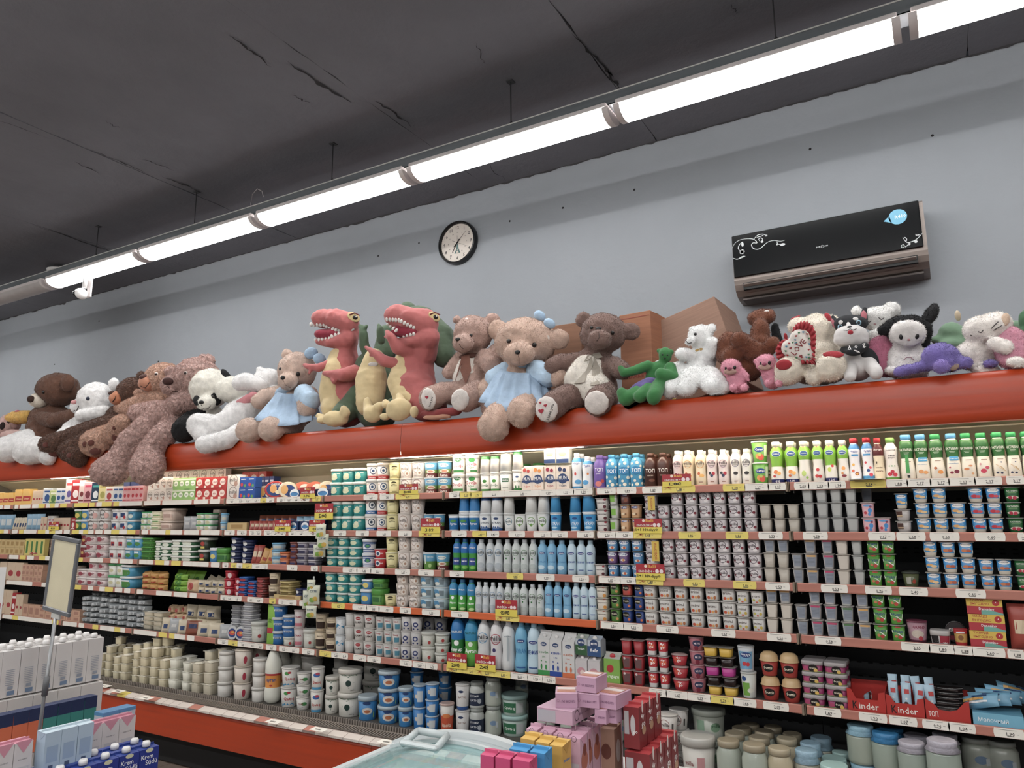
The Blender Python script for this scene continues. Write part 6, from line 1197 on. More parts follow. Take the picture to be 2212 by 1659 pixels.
kind('epi', 'flat', 'yogurt_bowl', 'cup', '#c0b8b6', l='#bdb9b6', ex=4, d=[r_(-.22, .36, .3, .55, '#1a1618'), t('EPI', -.22, .48, .2, '#fff', .13), t('CA', -.22, .28, .2, '#fff', .13), r_(.2, .36, .42, .55, '#9c2438'), e(.22, .25, .13, '#ddd2cc')])
kind('tig', 'cup', 'kids_dessert_cup', 'cup', '#c9a050', l='#b83038', b=[(0, .2, '#b8262c'), (.72, .93, '#b8262c')], d=[e(0, .48, .2, '#8a5a34'), r_(0, .8, .6, .08, '#dfe2ea')])
kind('dno', 'box', 'curd_multipack', 'box', '#b3303c', d=[r_(0, .75, 1.0, .5, '#d8b43c'), t('ТИІМДІ', -.18, .88, .42, '#a8242c', .16), t('ВЫГОДНО', -.13, .64, .52, '#a8242c', .16), e(.32, .74, .1, '#b3262c'), t('4', .32, .76, .03, '#fff'), ('p', [(-.1, 0), (.5, 0), (.5, .1), (.1, .3), (-.1, .25)], '#6aa89a'), t('Danonino', .05, .34, .42, '#f0f0f0', .16)])
kind('kin', 'box', 'snack_display_box', 'box', '#b8281f', d=[t('K', -.35, .5, .12, '#151010', .5), t('inder', .05, .45, .55, '#e6ded6', .42)])
# cartons, boxes
def mun(key, c): kind(key, 'carton', 'kefir_carton', 'carton', '#e3d5c6', l='#e8e2d2', d=[r_(0, .35, 1.0, .08, '#27406e'), e(0, .42, .4, '#27406e', .36), t('MUN', 0, .45, .6, '#f0f0f0', .14), t('Yoğurt', 0, .15, .6, c), e(-.2, .78, .16, c), e(.15, .74, .14, c)])
mun('u1', '#c94a3c'); mun('u2', '#dd8a34'); mun('u3', '#9c2440'); mun('u4', '#2c3860')
kind('ugr', 'gable', 'kefir_carton', 'carton', '#efeada', l='#e6e8da', cap='#f4f2ea', d=[e(0, .5, .33, '#c9b274', .2), r_(0, .12, 1.0, .22, '#27406e')])
def ck(key, c, txt, sub): kind(key, 'gable', 'milk_carton', 'carton', '#cfd0cf', l='#c9c9c8', cap='#cfcfce', d=[e(0, .70, .26, '#25406c', .16), t('atena', 0, .70, .34, '#fff'), t(txt, 0, .52, .82, c, .055), t(sub, 0, .42, .3, c, .035), r_(0, .06, 1.0, .12, c), e(-.2, .2, .08, c, .22), e(.2, .19, .08, c, .2), e(-.2, .33, .06, c), e(.2, .31, .06, c)])
ck('c1', '#2f8f44', 'DOVĞA', '2.5%'); ck('c2', '#24489a', 'AYRAN', '1.4%'); ck('c3', '#cf6a3c', 'KEFİR', '2.0%')
kind('cgn', 'gable', 'juice_carton', 'carton', '#7fae45', l='#b7b9b0', cap='#b3202c', d=[e(-.1, .48, .22, '#b3262c'), t('Arıgugu', 0, .22, .85, '#e8efe0')])
kind('uga', 'gable', 'kefir_carton', 'carton', '#b9c0c4', l='#9aa49a', cap='#d8d6d0', d=[r_(0, .25, 1.0, .5, '#2f5a36'), e(0, .62, .32, '#27406e', .28), t('MUN', 0, .62, .45, '#f0f0f0'), t('Yoğurt', 0, .3, .6, '#fff')])
kind('ugb', 'gable', 'kefir_carton', 'carton', '#b9c0c8', l='#9aa4b0', cap='#d8d6d0', d=[r_(0, .25, 1.0, .5, '#2b4f80'), e(0, .62, .32, '#27406e', .28), t('MUN', 0, .62, .45, '#f0f0f0'), t('Kefir', 0, .3, .6, '#fff')])
kind('ugp', 'gable', 'milk_carton', 'carton', '#c9c4c6', l='#c9c4c4', cap='#d8d0d0', d=[e(0, .35, .35, '#c98a94', .3), e(.1, .3, .2, '#e8cfc8')])
def bx(key, c, *D, **k): kind(key, 'box', k.pop('n', 'milk_carton'), k.pop('cat', 'carton'), c, d=list(D), **k)
bx('mb', '#dcd4cc', o_(0, .55, .33, '#8a7a74'), t('milla', 0, .58, .55, '#4a403c'), e(.2, .25, .15, '#b08a7a')); bx('gb', '#8dba6a', e(0, .5, .36, '#e9eee0', .3), t('milk', 0, .5, .45, '#2f6a3a'), r_(0, .85, 1., .12, '#d9e2cc'))
bx('rbx', '#b8302c', e(0, .55, .34, '#ead8cc', .3), t('süd', 0, .55, .4, '#9c2a2c'), r_(-.3, .15, .3, .2, '#e8dccc')); bx('bbx', '#1f4f9e', e(-.2, .3, .16, '#c8303a'), e(.2, .2, .14, '#5f9a4a'), r_(0, .8, .6, .08, '#dfe4ea'), n='cream_carton'); bx('dbx', '#24386e', r_(0, .6, .7, .16, '#b9c4d4'), n='butter_box', cat='box')
for key, c, a, b_ in (('t1', '#d8d2cc', '#6a5a9a', '#c43a3a'), ('t2', '#a81f26', '#e8dcd8', '#e8dcd8'), ('t3', '#d8c4bc', '#7a2a2c', '#e8e0d8'), ('t4', '#d8a0a4', '#7a2a3a', '#c43a5c'), ('t5', '#1f3a54', '#e3e6e8', '#3fa098'), ('t6', '#ddd090', '#a8a04a', '#c9b45a'), ('t7', '#d8d0c8', '#a83a3c', '#a83a3c'), ('t8', '#c8ccd0', '#27508a', '#27508a'), ('t9', '#d8a4a8', '#b8303c', '#b8303c'), ('ta', '#c9bc94', '#a88a3c', '#8a3a34'), ('tb', '#dcb88a', '#b8303c', '#e3c48a'), ('tc', '#b8c47c', '#4f7a3c', '#e8e6d0')):
    bx(key, c, e(0, .4, .28, a, .3), r_(0, .8, .7, .1, b_), r_(0, .12, .8, .06, a))
kind('gold', 'tri', 'cheese_wedge', 'cheese', '#d3aa58', d=[r_(0, .4, .7, .3, '#a82a2c'), t('Cheese', 0, .4, .5, '#f0e0a8')])
kind('whr', 'wheel', 'cheese_round', 'cheese', '#b3262c', l='#d8cdb8', d=[e(0, .5, .40, '#24407c', .3), e(-.08, .55, .16, '#e0a25a', .2), e(.15, .35, .14, '#e8dcb8', .1), t('CHEESE', 0, .8, .4, '#f2eee4')])
kind('whb', 'wheel', 'cheese_round', 'cheese', '#dccfb4', l='#d8cdb8', d=[e(.1, .45, .34, '#24407c', .3), e(-.15, .5, .2, '#dca860', .24), e(.18, .3, .12, '#e8e0d0')])
kind('whp', 'wheel', 'cheese_round', 'cheese', '#cf6a4c', l='#c9bda8', d=[e(.12, .6, .26, '#e9d8c8', .2), e(-.15, .4, .2, '#b5343a', .16), e(.1, .25, .16, '#e8b068', .1)])
bx('nrd', '#1c3560', e(0, .5, .34, '#e9eef2', .26), e(0, .42, .3, '#3f86c0', .12), t('NORTH', 0, .62, .3, '#1c3560'), n='cheese_display_box', cat='box')
# left bays tubs
def tb(key, c, l, D=(), s='tub', ex=5, n='spread_tub', **k): kind(key, s, n, 'tub', c, l=l, ex=ex, d=list(D), **k)
tb('lg', '#2f6a34', '#e4e6de', [e(0, .4, .28, '#d8c458', .2)]); tb('lb', '#3a7cae', '#dfe4e6', [e(0, .4, .28, '#d8c86a', .2)]); tb('lm', '#d3cdc8', '#d6d0cb', [o_(0, .45, .26, '#5a5254'), t('milla', 0, .45, .4, '#3a3234'), e(.28, .35, .14, '#d8a8a0', .16)])
tb('lw', '#d8d8d6', '#dad8d4', [r_(0, .45, .5, .4, '#27406e'), e(.2, .25, .12, '#b82a30')]); tb('lc', '#3a8cae', '#dfe2e2', [e(0, .35, .3, '#d4dcd0', .16), r_(0, .6, .6, .12, '#2f6a8e')]); tb('lgn', '#dcdcd2', '#3f9a5c', [e(0, .4, .25, '#c8c49a', .14)]); tb('ly', '#ded6b4', '#ece6c8', [r_(0, .4, .7, .2, '#6a9a5c')]); tb('lpt', '#d8bfae', '#d8c4b4', [r_(0, .4, .7, .3, '#b8988a')])
tb('lpk', '#d6c4c2', '#dcd4d0', [e(-.1, .4, .22, '#a84a58', .12), t('peynir', .02, .42, .6, '#8a3444')]); tb('lsr', '#d8d4d0', '#dad6d2', [r_(0, .3, .45, .35, '#a8242e'), r_(.02, .22, .25, .15, '#27304e')]); tb('lsk', '#3f94b8', '#dce0e0', [e(0, .35, .3, '#4a8a3c', .14), r_(0, .62, .5, .14, '#e6eaea')]); tb('lrd', '#7c1f26', '#c9c4c0', [e(0, .4, .2, '#c9a45a', .14)])
tb('fgn', '#5a9440', '#4f9a3c', [r_(0, .35, .8, .3, '#2f6a34')], s='flat'); tb('fdg', '#1f5a34', '#dfe0d8', [e(0, .32, .3, '#dce0d0', .12)], s='flat'); tb('fdk', '#24301f', '#d8d8ce', [e(0, .5, .2, '#b03a30', .14), r_(0, .2, .4, .16, '#d8c458')]); tb('nav', '#1d2748', '#27325c', [e(0, .4, .2, '#dcdcd8', .14)], s='flat', ex=2); tb('lbl', '#9db8c8', '#6fb4dc', [r_(0, .4, .6, .3, '#c9c4b4')], ex=2); tb('orn', '#b8683a', '#cf6a34', [r_(0, .3, .6, .3, '#3a3a64')]); tb('brn', '#6a2f2c', '#8a4a44', [r_(0, .3, .6, .3, '#3a3a64')]); tb('gry', '#8a8490', '#c4c0c4', [r_(0, .3, .6, .4, '#2f3050')])
tb('red1', '#b01c2e', '#b8243a', [e(0, .4, .16, '#e0c8c8', .2)], ex=2); tb('blu', '#1f3f7c', '#2f62a8', [e(0, .4, .3, '#a8303c', .12)], s='flat'); tb('brd', '#5a2524', '#7c302c', [e(0, .4, .28, '#a8484a', .12)], s='flat'); tb('gld', '#a8935a', '#b8a468', [r_(0, .4, .6, .3, '#6a5a2c')], s='flat')
tb('choco', '#cbb89a', '#b8a890', [r_(0, .35, .8, .4, '#3a2820'), t('CHOCO', 0, .72, .5, '#4a3424')], s='cup', ex=2); tb('bwt', '#c9ccce', '#c9ccce', [('p', [(-.4, .55), (-.2, .68), (0, .55), (.2, .68), (.4, .55), (.4, .35), (.2, .48), (0, .35), (-.2, .48), (-.4, .35)], '#2f86b0')], s='cup', ex=2); tb('wht', '#bdbab5', '#c4c0bb', s='cup', ex=2, n='plain_white_cup')
tb('kma', '#c0bcb6', '#c6c2bc', [e(0, .7, .22, '#a82c34', .12), r_(0, .7, .3, .03, '#e0dcd6'), t('KAMA', 0, .4, .6, '#4a3a38')], s='cup', ex=2, n='kama_cup'); tb('kmb_', '#c0bdb8', '#c6c2bc', [t('Sütaş', -.05, .74, .5, '#b03038'), r_(.1, .38, .5, .36, '#4a8aa0')], s='cup', ex=2, n='kama_cup'); tb('kfl', '#bdbab8', '#c2bfbd', [e(0, .5, .24, '#27346c', .2), e(0, .5, .12, '#c9c9d0', .1), e(-.2, .2, .1, '#27346c', .07), e(.2, .18, .08, '#27346c', .06)], s='cup', ex=2, n='kama_cup')
tb('gpl', '#c0c0b6', '#c6c8c0', [('p', [(-.45, .3), (-.45, .7), (.45, .5), (.45, .1)], '#24603a'), t('Gədəbəy', 0, .62, .55, '#e6e6dc'), e(.15, .3, .1, '#a83030')], ex=2)
tb('bl3', '#2262a0', '#c9ccd0', [r_(0, .5, .6, .14, '#c4ccd4'), t('atena', 0, .5, .4, '#24406e')], ex=2); tb('pkw', '#c4b8b6', '#b8a8a6', [t('TAMA', 0, .62, .6, '#a84454'), r_(0, .2, .7, .18, '#c06a78')], s='cup', ex=2)
kind('pun', 'pouch', 'sausage_pack', 'package', '#a34438', d=[r_(0, .5, .6, .3, '#d8c4a4')]); kind('pub', 'pouch', 'sausage_pack', 'package', '#8a4a34', d=[r_(0, .6, .5, .3, '#27325c')]); kind('puy', 'pouch', 'snack_pouch', 'package', '#c4914a', d=[r_(0, .3, .5, .2, '#a83a24')]); kind('pug', 'pouch', 'snack_pouch', 'package', '#7cae2e', d=[e(0, .5, .2, '#3f7a24', .2)]); kind('puc', 'pouch', 'cheese_pouch', 'package', '#cdbfa4', d=[r_(0, .4, .4, .3, '#27406e')]); kind('pus', 'pouch', 'cheese_pouch', 'package', '#a9abad', ro=.25, d=[r_(0, .5, .4, .2, '#c9c9c6')])
kind('pux', 'pouch', 'cheese_pouch', 'package', '#7fa6c0', d=[r_(0, .5, .5, .4, '#c9cfd0')]); kind('puk', 'pouch', 'cheese_pouch', 'package', '#d0b08a', d=[e(0, .5, .2, '#a83a34', .2)]); kind('pue', 'pouch', 'fruit_puree_pouch', 'pouch', '#c8ccb8', d=[e(-.1, .25, .25, '#7aa63c', .2), e(.15, .3, .2, '#c9a23a', .2), t('СПЕ', 0, .7, .6, '#274a6c', .12)])
kind('grp', 'pouch', 'snack_pouch', 'package', '#84b83a', d=[r_(0, .35, .7, .14, '#b5303a'), t('22', 0, .6, .4, '#2f5a24')]); kind('brk', 'box', 'cheese_block', 'cheese', '#c9ad74', d=[r_(0, .5, .6, .5, '#a8864c')]); kind('brp', 'box', 'butter_block', 'butter', '#c49a80', d=[r_(0, .5, .6, .5, '#a87a68')]); kind('brh', 'box', 'butter_carton', 'carton', '#cfb69a', d=[e(0, .4, .3, '#a8343a', .2)]); kind('bry', 'box', 'butter_carton', 'carton', '#d4c268', d=[r_(0, .5, .4, .7, '#3f7a3c')])
kind('vac', 'pouch', 'vacuum_pack', 'package', '#8f9496', ro=.22, d=[r_(0, .5, .5, .5, '#b4b8ba')]); kind('rnd', 'wheel', 'round_cheese_tin', 'cheese', '#c4c6c8', l='#bcbcb8', d=[e(0, .5, .38, '#27407c'), e(0, .5, .3, '#c9503a', .2), e(.05, .55, .15, '#d8a04a', .1)])
kind('stk', 'flat', 'stacked_tray', 'tray', '#9a9aa0', l='#b8b8ba', ex=6)
# deck kinds
kind('try', 'tray', 'cheese_tray', 'tray', '#e6dab8'); kind('try2', 'tray', 'cheese_tray', 'tray', '#ddd3bb', l='#e0dac8'); kind('wsq', 'cup', 'curd_tub', 'tub', '#d3d0c0', l='#d8d6ca', ex=5)
kind('pail', 'tub', 'yogurt_pail', 'pail', '#c9c6c0', l='#cfccc6'); kind('bagp', 'cup', 'bagged_cheese_tub', 'tub', '#cfc4b8', l='#cabfb0', d=[e(.2, .4, .1, '#b02a44', .2)])
kind('dgh', 'pet', 'drink_bottle', 'bottle', '#d8d8cc', l='#d8b03a', b=[(.28, .50, '#d98a2c'), (.485, .52, '#b5262c')], d=[t('ayran', 0, .40, .6, '#1f4f8e', .07), e(0, .32, .1, '#b5262c', .05)]); kind('dgm', 'pet', 'drink_bottle', 'bottle', '#d8d8cc', l='#3a7a3c')
kind('qat', 'cup', 'yogurt_pail', 'pail', '#cbc8c2', l='#cfccc6', d=[e(-.1, .72, .14, '#4a9a4c', .09), e(.05, .76, .1, '#b5303c', .06), t('Qatıq', .05, .42, .6, '#b02a38', .22), ('p', [(-.4, .06), (-.4, .2), (-.3, .13), (-.2, .24), (-.1, .13), (0, .22), (.1, .12), (.25, .24), (.4, .14), (.4, .06)], '#3a8cb8')]); kind('qat2', 'cup', 'yogurt_pail', 'pail', '#c9c6c0', l='#cfccc6', d=[e(.2, .5, .2, '#3a8a4a', .12), t('Qatıq', -.05, .5, .35, '#8a3044'), ('p', [(-.4, .1), (-.3, .25), (-.1, .14), (.1, .25), (.4, .1)], '#24346c')]); kind('qat3', 'cup', 'yogurt_pail', 'pail', '#c9c6c0', l='#cfccc6', d=[e(0, .68, .26, '#3a6ab0', .14), e(.08, .74, .16, '#b5405c', .1), t('Qatıq', 0, .34, .7, '#c03a30', .16), r_(0, .08, .9, .1, '#3a8cb8')])
kind('bat', 'tub', 'yogurt_pail', 'pail', '#c6c3ba', l='#cdc9c0', d=[('p', [(-.22, .45), (0, .72), (.24, .45), (.02, .2)], '#4a6a5c'), e(0, .42, .12, '#1f3a34', .12), t('YAĞLI QATIQ', 0, .78, .7, '#2f6a3c', .1), t('1000 q', .2, .12, .2, '#3a3a38')]); kind('bbl', 'tub', 'yogurt_pail', 'pail', '#2f7ab4', l='#a9b8c0', d=[e(.08, .4, .28, '#d5cfc6', .16), e(.08, .38, .16, '#b8683a', .08), ('p', [(-.45, .12), (-.45, .32), (0, .22), (.45, .36), (.45, .12)], '#7aa63c'), e(.05, .72, .2, '#1f3f74', .08)]); kind('bcu', 'cup', 'yogurt_cup', 'cup', '#2270b0', l='#a9b8c4', d=[r_(.1, .5, .45, .5, '#c4ccd0'), e(-.2, .5, .14, '#d0c8be')]); kind('ori', 'cup', 'orange_yogurt_cup', 'cup', '#cfcac4', l='#c4a8a0', b=[(0, .6, '#c8502c')], d=[t('ivanovka', 0, .3, .7, '#f0e0c8', .14), e(0, .6, .3, '#d97a3a', .14)]); kind('qwb', 'cup', 'qatiq_cup', 'cup', '#c6c4c2', l='#c9c7c4', b=[(0, .14, '#27508e')], d=[e(-.05, .72, .18, '#24345c', .08), t('QATIQ', 0, .5, .6, '#8a6a5c', .09)]); kind('qwo', 'cup', 'qatiq_cup', 'cup', '#c6c4c2', l='#c9c7c4', b=[(0, .14, '#c8603c')], d=[e(-.05, .72, .18, '#24345c', .08), t('QATIQ', 0, .5, .6, '#8a6a5c', .09)])
kind('njr', 'jar', 'yogurt_jar', 'jar', '#b4b8b4', l='#8f9490', b=[(.12, .6, '#1f2c44')], d=[t('SÜZMƏ', -.1, .5, .6, '#c9ccd0', .09), t('QATIQ', -.1, .32, .6, '#c9ccd0', .09), e(.25, .3, .12, '#a9b0b8', .16)], ro=.15); kind('wjr', 'jar', 'yogurt_jar', 'jar', '#a9afa4', l='#9a9f9a', d=[e(.1, .45, .2, '#6f8aa8', .14), r_(.3, .4, .14, .2, '#b8c0c4')], ro=.12); kind('gpa', 'tub', 'yogurt_pail', 'pail', '#9fb0a8', l='#9fc0bc', d=[r_(-.15, .4, .55, .5, '#2a6a48'), t('Qatıq', -.15, .38, .45, '#e0e8e0', .18), r_(.28, .4, .3, .5, '#b8bcbc')]); kind('mcu', 'cup', 'yogurt_cup', 'cup', '#c4bfba', l='#c9c5c0', d=[o_(-.1, .5, .26, '#b08a84'), t('milla', -.1, .52, .45, '#4a3a3a'), r_(.32, .4, .1, .35, '#4a4644')]); kind('mpa', 'tub', 'yogurt_pail', 'pail', '#bdb9b2', l='#b5b3ad', d=[t('milla', -.25, .45, .3, '#8a4a4a'), r_(.12, .4, .22, .4, '#c08a8c')]); kind('mpg', 'tub', 'yogurt_pail', 'pail', '#b4b9ad', l='#adb3a9', d=[r_(-.25, .42, .25, .5, '#8fae94'), e(.22, .45, .16, '#7a9a7c', .13), t('milla', .24, .5, .24, '#2f5a3c')])
kind('bjr', 'jar', 'yogurt_jar', 'jar', '#a4aca0', l='#9c9078', ro=.12, d=[t('milla', 0, .4, .4, '#7a5a4a')]); kind('pjr', 'jar', 'yogurt_jar', 'jar', '#b8ac90', l='#a89c82', ro=.15, d=[e(0, .3, .25, '#6a4a3c', .14)]); kind('cjl', 'cloth', 'cloth_topped_jar', 'jar', '#9aa294', l='#8ab4c8', lk='fabric', ro=.12, ln='cloth_cover'); kind('cjb', 'cloth', 'cloth_topped_jar', 'jar', '#94a094', l='#2f7cb0', lk='fabric', ro=.12, ln='cloth_cover'); kind('cjw', 'cloth', 'cloth_topped_jar', 'jar', '#94a096', l='#a8a4b0', lk='fabric', ro=.12, ln='cloth_cover'); kind('cjs', 'cloth', 'cloth_topped_jar', 'jar', '#a8a898', l='#8fb0c4', lk='fabric', ro=.12, ln='cloth_cover')
# ================================================================ groceries: where they stand
# ---- top shelf
for i, (key, a, b, ds) in enumerate([('ak1', 1948, 1981, 'green yogurt bottle turned to its bar code, blue cap'), ('ak2', 1980, 2013, 'green yogurt bottle with peach pieces, blue cap'), ('ak3', 2013, 2046, 'green yogurt bottle with passion fruit, green cap'),
        ('ak4', 2046, 2080, 'green yogurt bottle with cherries, blue cap'), ('ak5', 2080, 2113, 'green yogurt bottle with peach slices, green cap'), ('ak6', 2113, 2147, 'green yogurt bottle with raspberries, green cap'),
        ('ak7', 2147, 2180, 'green yogurt bottle with oats and blueberries'), ('ak7', 2180, 2212, 'second oats and blueberry yogurt bottle'), ('ak7', 2212, 2246, 'oats yogurt bottle at the picture edge')]):
    G(0, key, a, b, 1, 1, 97, ds, rz=-.02, back=1)
G(0, 'dyog', 1914, 1946, 1, 1, 92, 'white yogurt bottle with raspberries and green cap', back=1); G(0, 'van', 1889, 1915, 1, 1, 92, 'vanilla cream yogurt bottle with dark red cap')
G(0, 'rb1', 1837, 1864, 1, 1, 93, 'passion fruit yogurt bottle with red cap', back=1); G(0, 'rb2', 1864, 1892, 1, 1, 94, 'blueberry yogurt bottle with red cap', back=1)
for key, a, b, ds in [('s1', 1667, 1697, 'lime green bottle with citrus, zero percent'), ('s2', 1697, 1728, 'lime green bottle with orange, blue foot'), ('s3', 1728, 1756, 'white and lime bottle with pear'), ('s4', 1756, 1783, 'white and lime bottle with strawberries'), ('s5', 1783, 1811, 'lime green bottle with pear and strawberry'), ('s6', 1811, 1838, 'white and lime bottle with peach and passion fruit')]:
    G(0, key, a, b, 1, 1, 90, ds, back=1)
G(0, 'cam', 1628, 1665, 1, 2, 46, 'green fruit yogurt tub, two stacked')
for key, a, b, ds in [('m1', 1455, 1478, 'pink yogurt bottle half behind the discount card'), ('m2', 1477, 1502, 'apricot yogurt bottle beside the discount card'), ('m2', 1502, 1528, 'apricot yogurt bottle clear of the card'), ('m3', 1528, 1553, 'berry yogurt bottle next to the apricot ones'), ('m3', 1553, 1579, 'berry yogurt bottle next to the prune ones'), ('m4', 1579, 1604, 'prune yogurt bottle next to the berry ones'), ('m4', 1604, 1629, 'prune yogurt bottle touching the green tubs')]:
    G(0, key, a, b, 1, 1, 77, ds, back=1)
G(0, 'tonb', 1310, 1391, 3, 1, 73, 'light blue milk bottle with cream dots', back=1); G(0, 'tonv', 1283, 1310, 1, 1, 72, 'violet milk shake bottle', back=1); G(0, 'tonc', 1393, 1450, 2, 1, 73, 'dark chocolate milk bottle', back=1)
G(0, 'wb1', 1236, 1259, 1, 1, 78, 'white and blue milk bottle with strawberry', back=1); G(0, 'wb2', 1259, 1283, 1, 1, 70, 'white and blue milk bottle with orange', back=1)
for key, a, b, ds in [('u1', 1132, 1155, 'yogurt carton with red fruit'), ('u2', 1155, 1180, 'yogurt carton with orange fruit'), ('u3', 1181, 1206, 'yogurt carton with dark red fruit'), ('u4', 1208, 1236, 'yogurt carton with blackberries')]:
    G(0, key, a, b, 1, 1, 56, ds, dpt=.06, rz=0)
hh = .117
for a, b, q in ((1181, 1205, 'above the dark red fruit carton'), (1208, 1234, 'above the blackberry carton')):
    G(0, 'ugr', a, b, 1, 1, 40, 'gable topped yogurt carton ' + q, dpt=.06, zo=56.5, rz=.1)
G(0, 'ggr', 978, 1004, 1, 2, 40, 'dovga tub with green crown'); G(0, 'ggr2', 1007, 1035, 1, 2, 40, 'dovga tub with red script')
G(0, 'gcup', 1038, 1080, 2, 2, 38, 'dovga cup with green foot', inv=(1,)); G(0, 'gcup2', 1080, 1106, 1, 2, 40, 'white dovga cup with dark patch', inv=(1,)); G(0, 'gcup3', 1107, 1130, 1, 2, 42, 'dovga cup with painted figures', inv=(1,))
G(0, 'gcup', 1060, 1180, 4, 2, 30, 'green topped dovga cup of the back row', dy=.2, inv=(0, 1))
G(0, 'teal', 719, 793, 3, 2, 29, 'teal cream tub'); G(0, 'redw', 793, 840, 2, 2, 34, 'red banded sour cream tub'); G(0, 'yel', 841, 864, 1, 2, 34, 'yellow sour cream cup'); G(0, 'mtub', 865, 918, 2, 2, 34, 'beige yogurt tub'); G(0, 'kam', 919, 974, 2, 2, 34, 'green and blue fermented milk cup')
G(0, 'nrd', 625, 652, 1, 1, 16, 'navy cheese box with oval badge before the rounds', dpt=.03, rz=.1); G(0, 'nrd', 684, 716, 1, 1, 16, 'navy cheese box beside the teal tubs', dpt=.03, rz=.1)
for key, a, b, hp, ds, dy in [('whr', 580, 610, 36, 'red rimmed cheese round at the front', .01), ('whb', 608, 634, 34, 'second red and blue cheese round', .02), ('whp', 640, 668, 34, 'orange labelled cheese round', .09), ('whp', 666, 694, 34, 'pink labelled cheese round', .09), ('whb', 692, 718, 34, 'cream labelled cheese round near the teal tubs', .09), ('whb', 560, 584, 28, 'pale cheese round behind blue boxes', .1)]:
    G(0, key, a, b, 1, 1, hp, ds, dy=dy, dpt=.03, rz=.5, fill=1.1)
G(0, 'bbx', 522, 556, 2, 2, 23, 'blue cream carton', dpt=.06, rz=.05); G(0, 'dbx', 556, 596, 4, 2, 24, 'dark blue butter box in the back row', dy=.16, dpt=.06, rz=0); G(0, 'rbx', 526, 580, 3, 2, 30, 'red milk box in the back row', dy=.24, dpt=.06, rz=0)
G(0, 'mb', 495, 521, 1, 2, 26, 'white milk box beside blue cream cartons', dpt=.05, rz=.05)
G(0, 'rbx', 427, 493, 4, 2, 24, 'red and white milk box', dpt=.05, rz=.05); G(0, 'gb', 377, 426, 4, 2, 24, 'green milk box', dpt=.05, rz=.05); G(0, 'mb', 323, 376, 4, 2, 25, 'white milk box with ring print', dpt=.05, rz=.05)
G(0, 'mb', 345, 490, 8, 3, 22, 'plain grey milk box of the back row', dy=.16, dpt=.05, rz=0)
G(0, 't9', 270, 313, 5, 1, 34, 'slim pink milk box', dpt=.05, rz=.1); G(0, 'dbx', 270, 312, 3, 1, 44, 'tall dark milk box behind pink ones', dy=.1, dpt=.05, rz=0)
for i, (key, a, b, hp) in enumerate([('t1', 145, 159, 52), ('t2', 158, 175, 51), ('t3', 175, 186, 49), ('t4', 186, 202, 45), ('t5', 202, 218, 44), ('t6', 218, 233, 42), ('t7', 233, 248, 34), ('t8', 248, 259, 34), ('t8', 259, 270, 34)]):
    G(0, key, a, b, 1, 1, hp, ['violet and white', 'red', 'white and brown', 'pink', 'dark blue', 'pale yellow', 'target printed', 'blue checked', 'second blue checked'][i] + ' tall milk carton', dpt=.05, rz=.15)
G(0, 't8', 98, 113, 1, 1, 34, 'white and blue butter box', dpt=.05, rz=.2); G(0, 'tc', 112, 126, 1, 1, 29, 'yellow green butter box', dpt=.05, rz=.2); G(0, 't8', 126, 145, 2, 1, 33, 'pale blue milk box', dpt=.05, rz=.2)
G(0, 'brh', 74, 98, 4, 1, 30, 'pinkish butter carton', dpt=.05, rz=.2, tilt=(0, .08)); G(0, 'gold', 40, 74, 2, 1, 34, 'golden cheese wedge box', dpt=.08, rz=.2); G(0, 'gold', 2, 38, 3, 1, 27, 'small golden cheese wedge', dpt=.08, rz=.2); G(0, 'ta', -60, 2, 5, 1, 28, 'beige box past the golden wedges', dpt=.05, rz=0)
G(0, 'ak5', 2246, 2480, 6, 1, 100, 'green yogurt bottle past the picture edge', rz=0); G(1, 'dk', 2222, 2460, 5, 3, 34, 'green raspberry cup past the picture edge'); G(2, 'd2', 2240, 2470, 5, 3, 34, 'strawberry yogurt cup past the picture edge'); G(3, 'dno', 2262, 2450, 2, 2, 36, 'curd multipack past the picture edge', dpt=.07, rz=0); G(4, 'frm', 2230, 2440, 4, 3, 25, 'twin yogurt cup past the picture edge', dpt=.07)
# ---- second shelf
G(1, 'dk', 2176, 2215, 1, 3, 33, 'dark green raspberry yogurt cup'); G(1, 'd2', 2098, 2174, 2, 3, 32, 'blue strawberry yogurt cup'); G(1, 'd1', 1979, 2094, 3, [3, 3, 2], 32, 'blue peach yogurt cup')
G(1, 'choc', 1937, 1974, 1, 2, 25, 'white dessert cup with chocolate corner'); G(1, 'd1', 1939, 1970, 1, 1, 33, 'lone peach cup on chocolate dessert cups', zo=51)
G(1, 'kid', 1863, 1930, 2, [2, 1], 32, 'pink kids yogurt cup'); G(1, 'twg', 1736, 1860, 4, 3, 32, 'greyish plain yogurt cup'); G(1, 'tb1', 1864, 1896, 1, 3, 32, 'dim yogurt cup of the back row', dy=.12)
G(1, 'tw', 1643, 1733, 3, [2, 2, 2], 30, 'cream coloured plain yogurt cup'); G(1, 'msq', 1423, 1641, 7, [2, 3, 3, 3, 3, 3, 3], 30, 'square cherry yogurt cup'); G(1, 'msq', 1394, 1424, 1, 3, 26, 'cherry yogurt cup with gift band')
G(1, 'alo', 1342, 1390, 2, 2, 29, 'beige vanilla dessert cup'); G(1, 'alb', 1343, 1366, 1, 1, 26, 'brown chocolate dessert cup', zo=59.5); G(1, 'lim', 1319, 1341, 1, 3, 29, 'lime labelled yogurt cup'); G(1, 'sav', 1291, 1320, 1, 3, 24, 'white curd cup with berries')
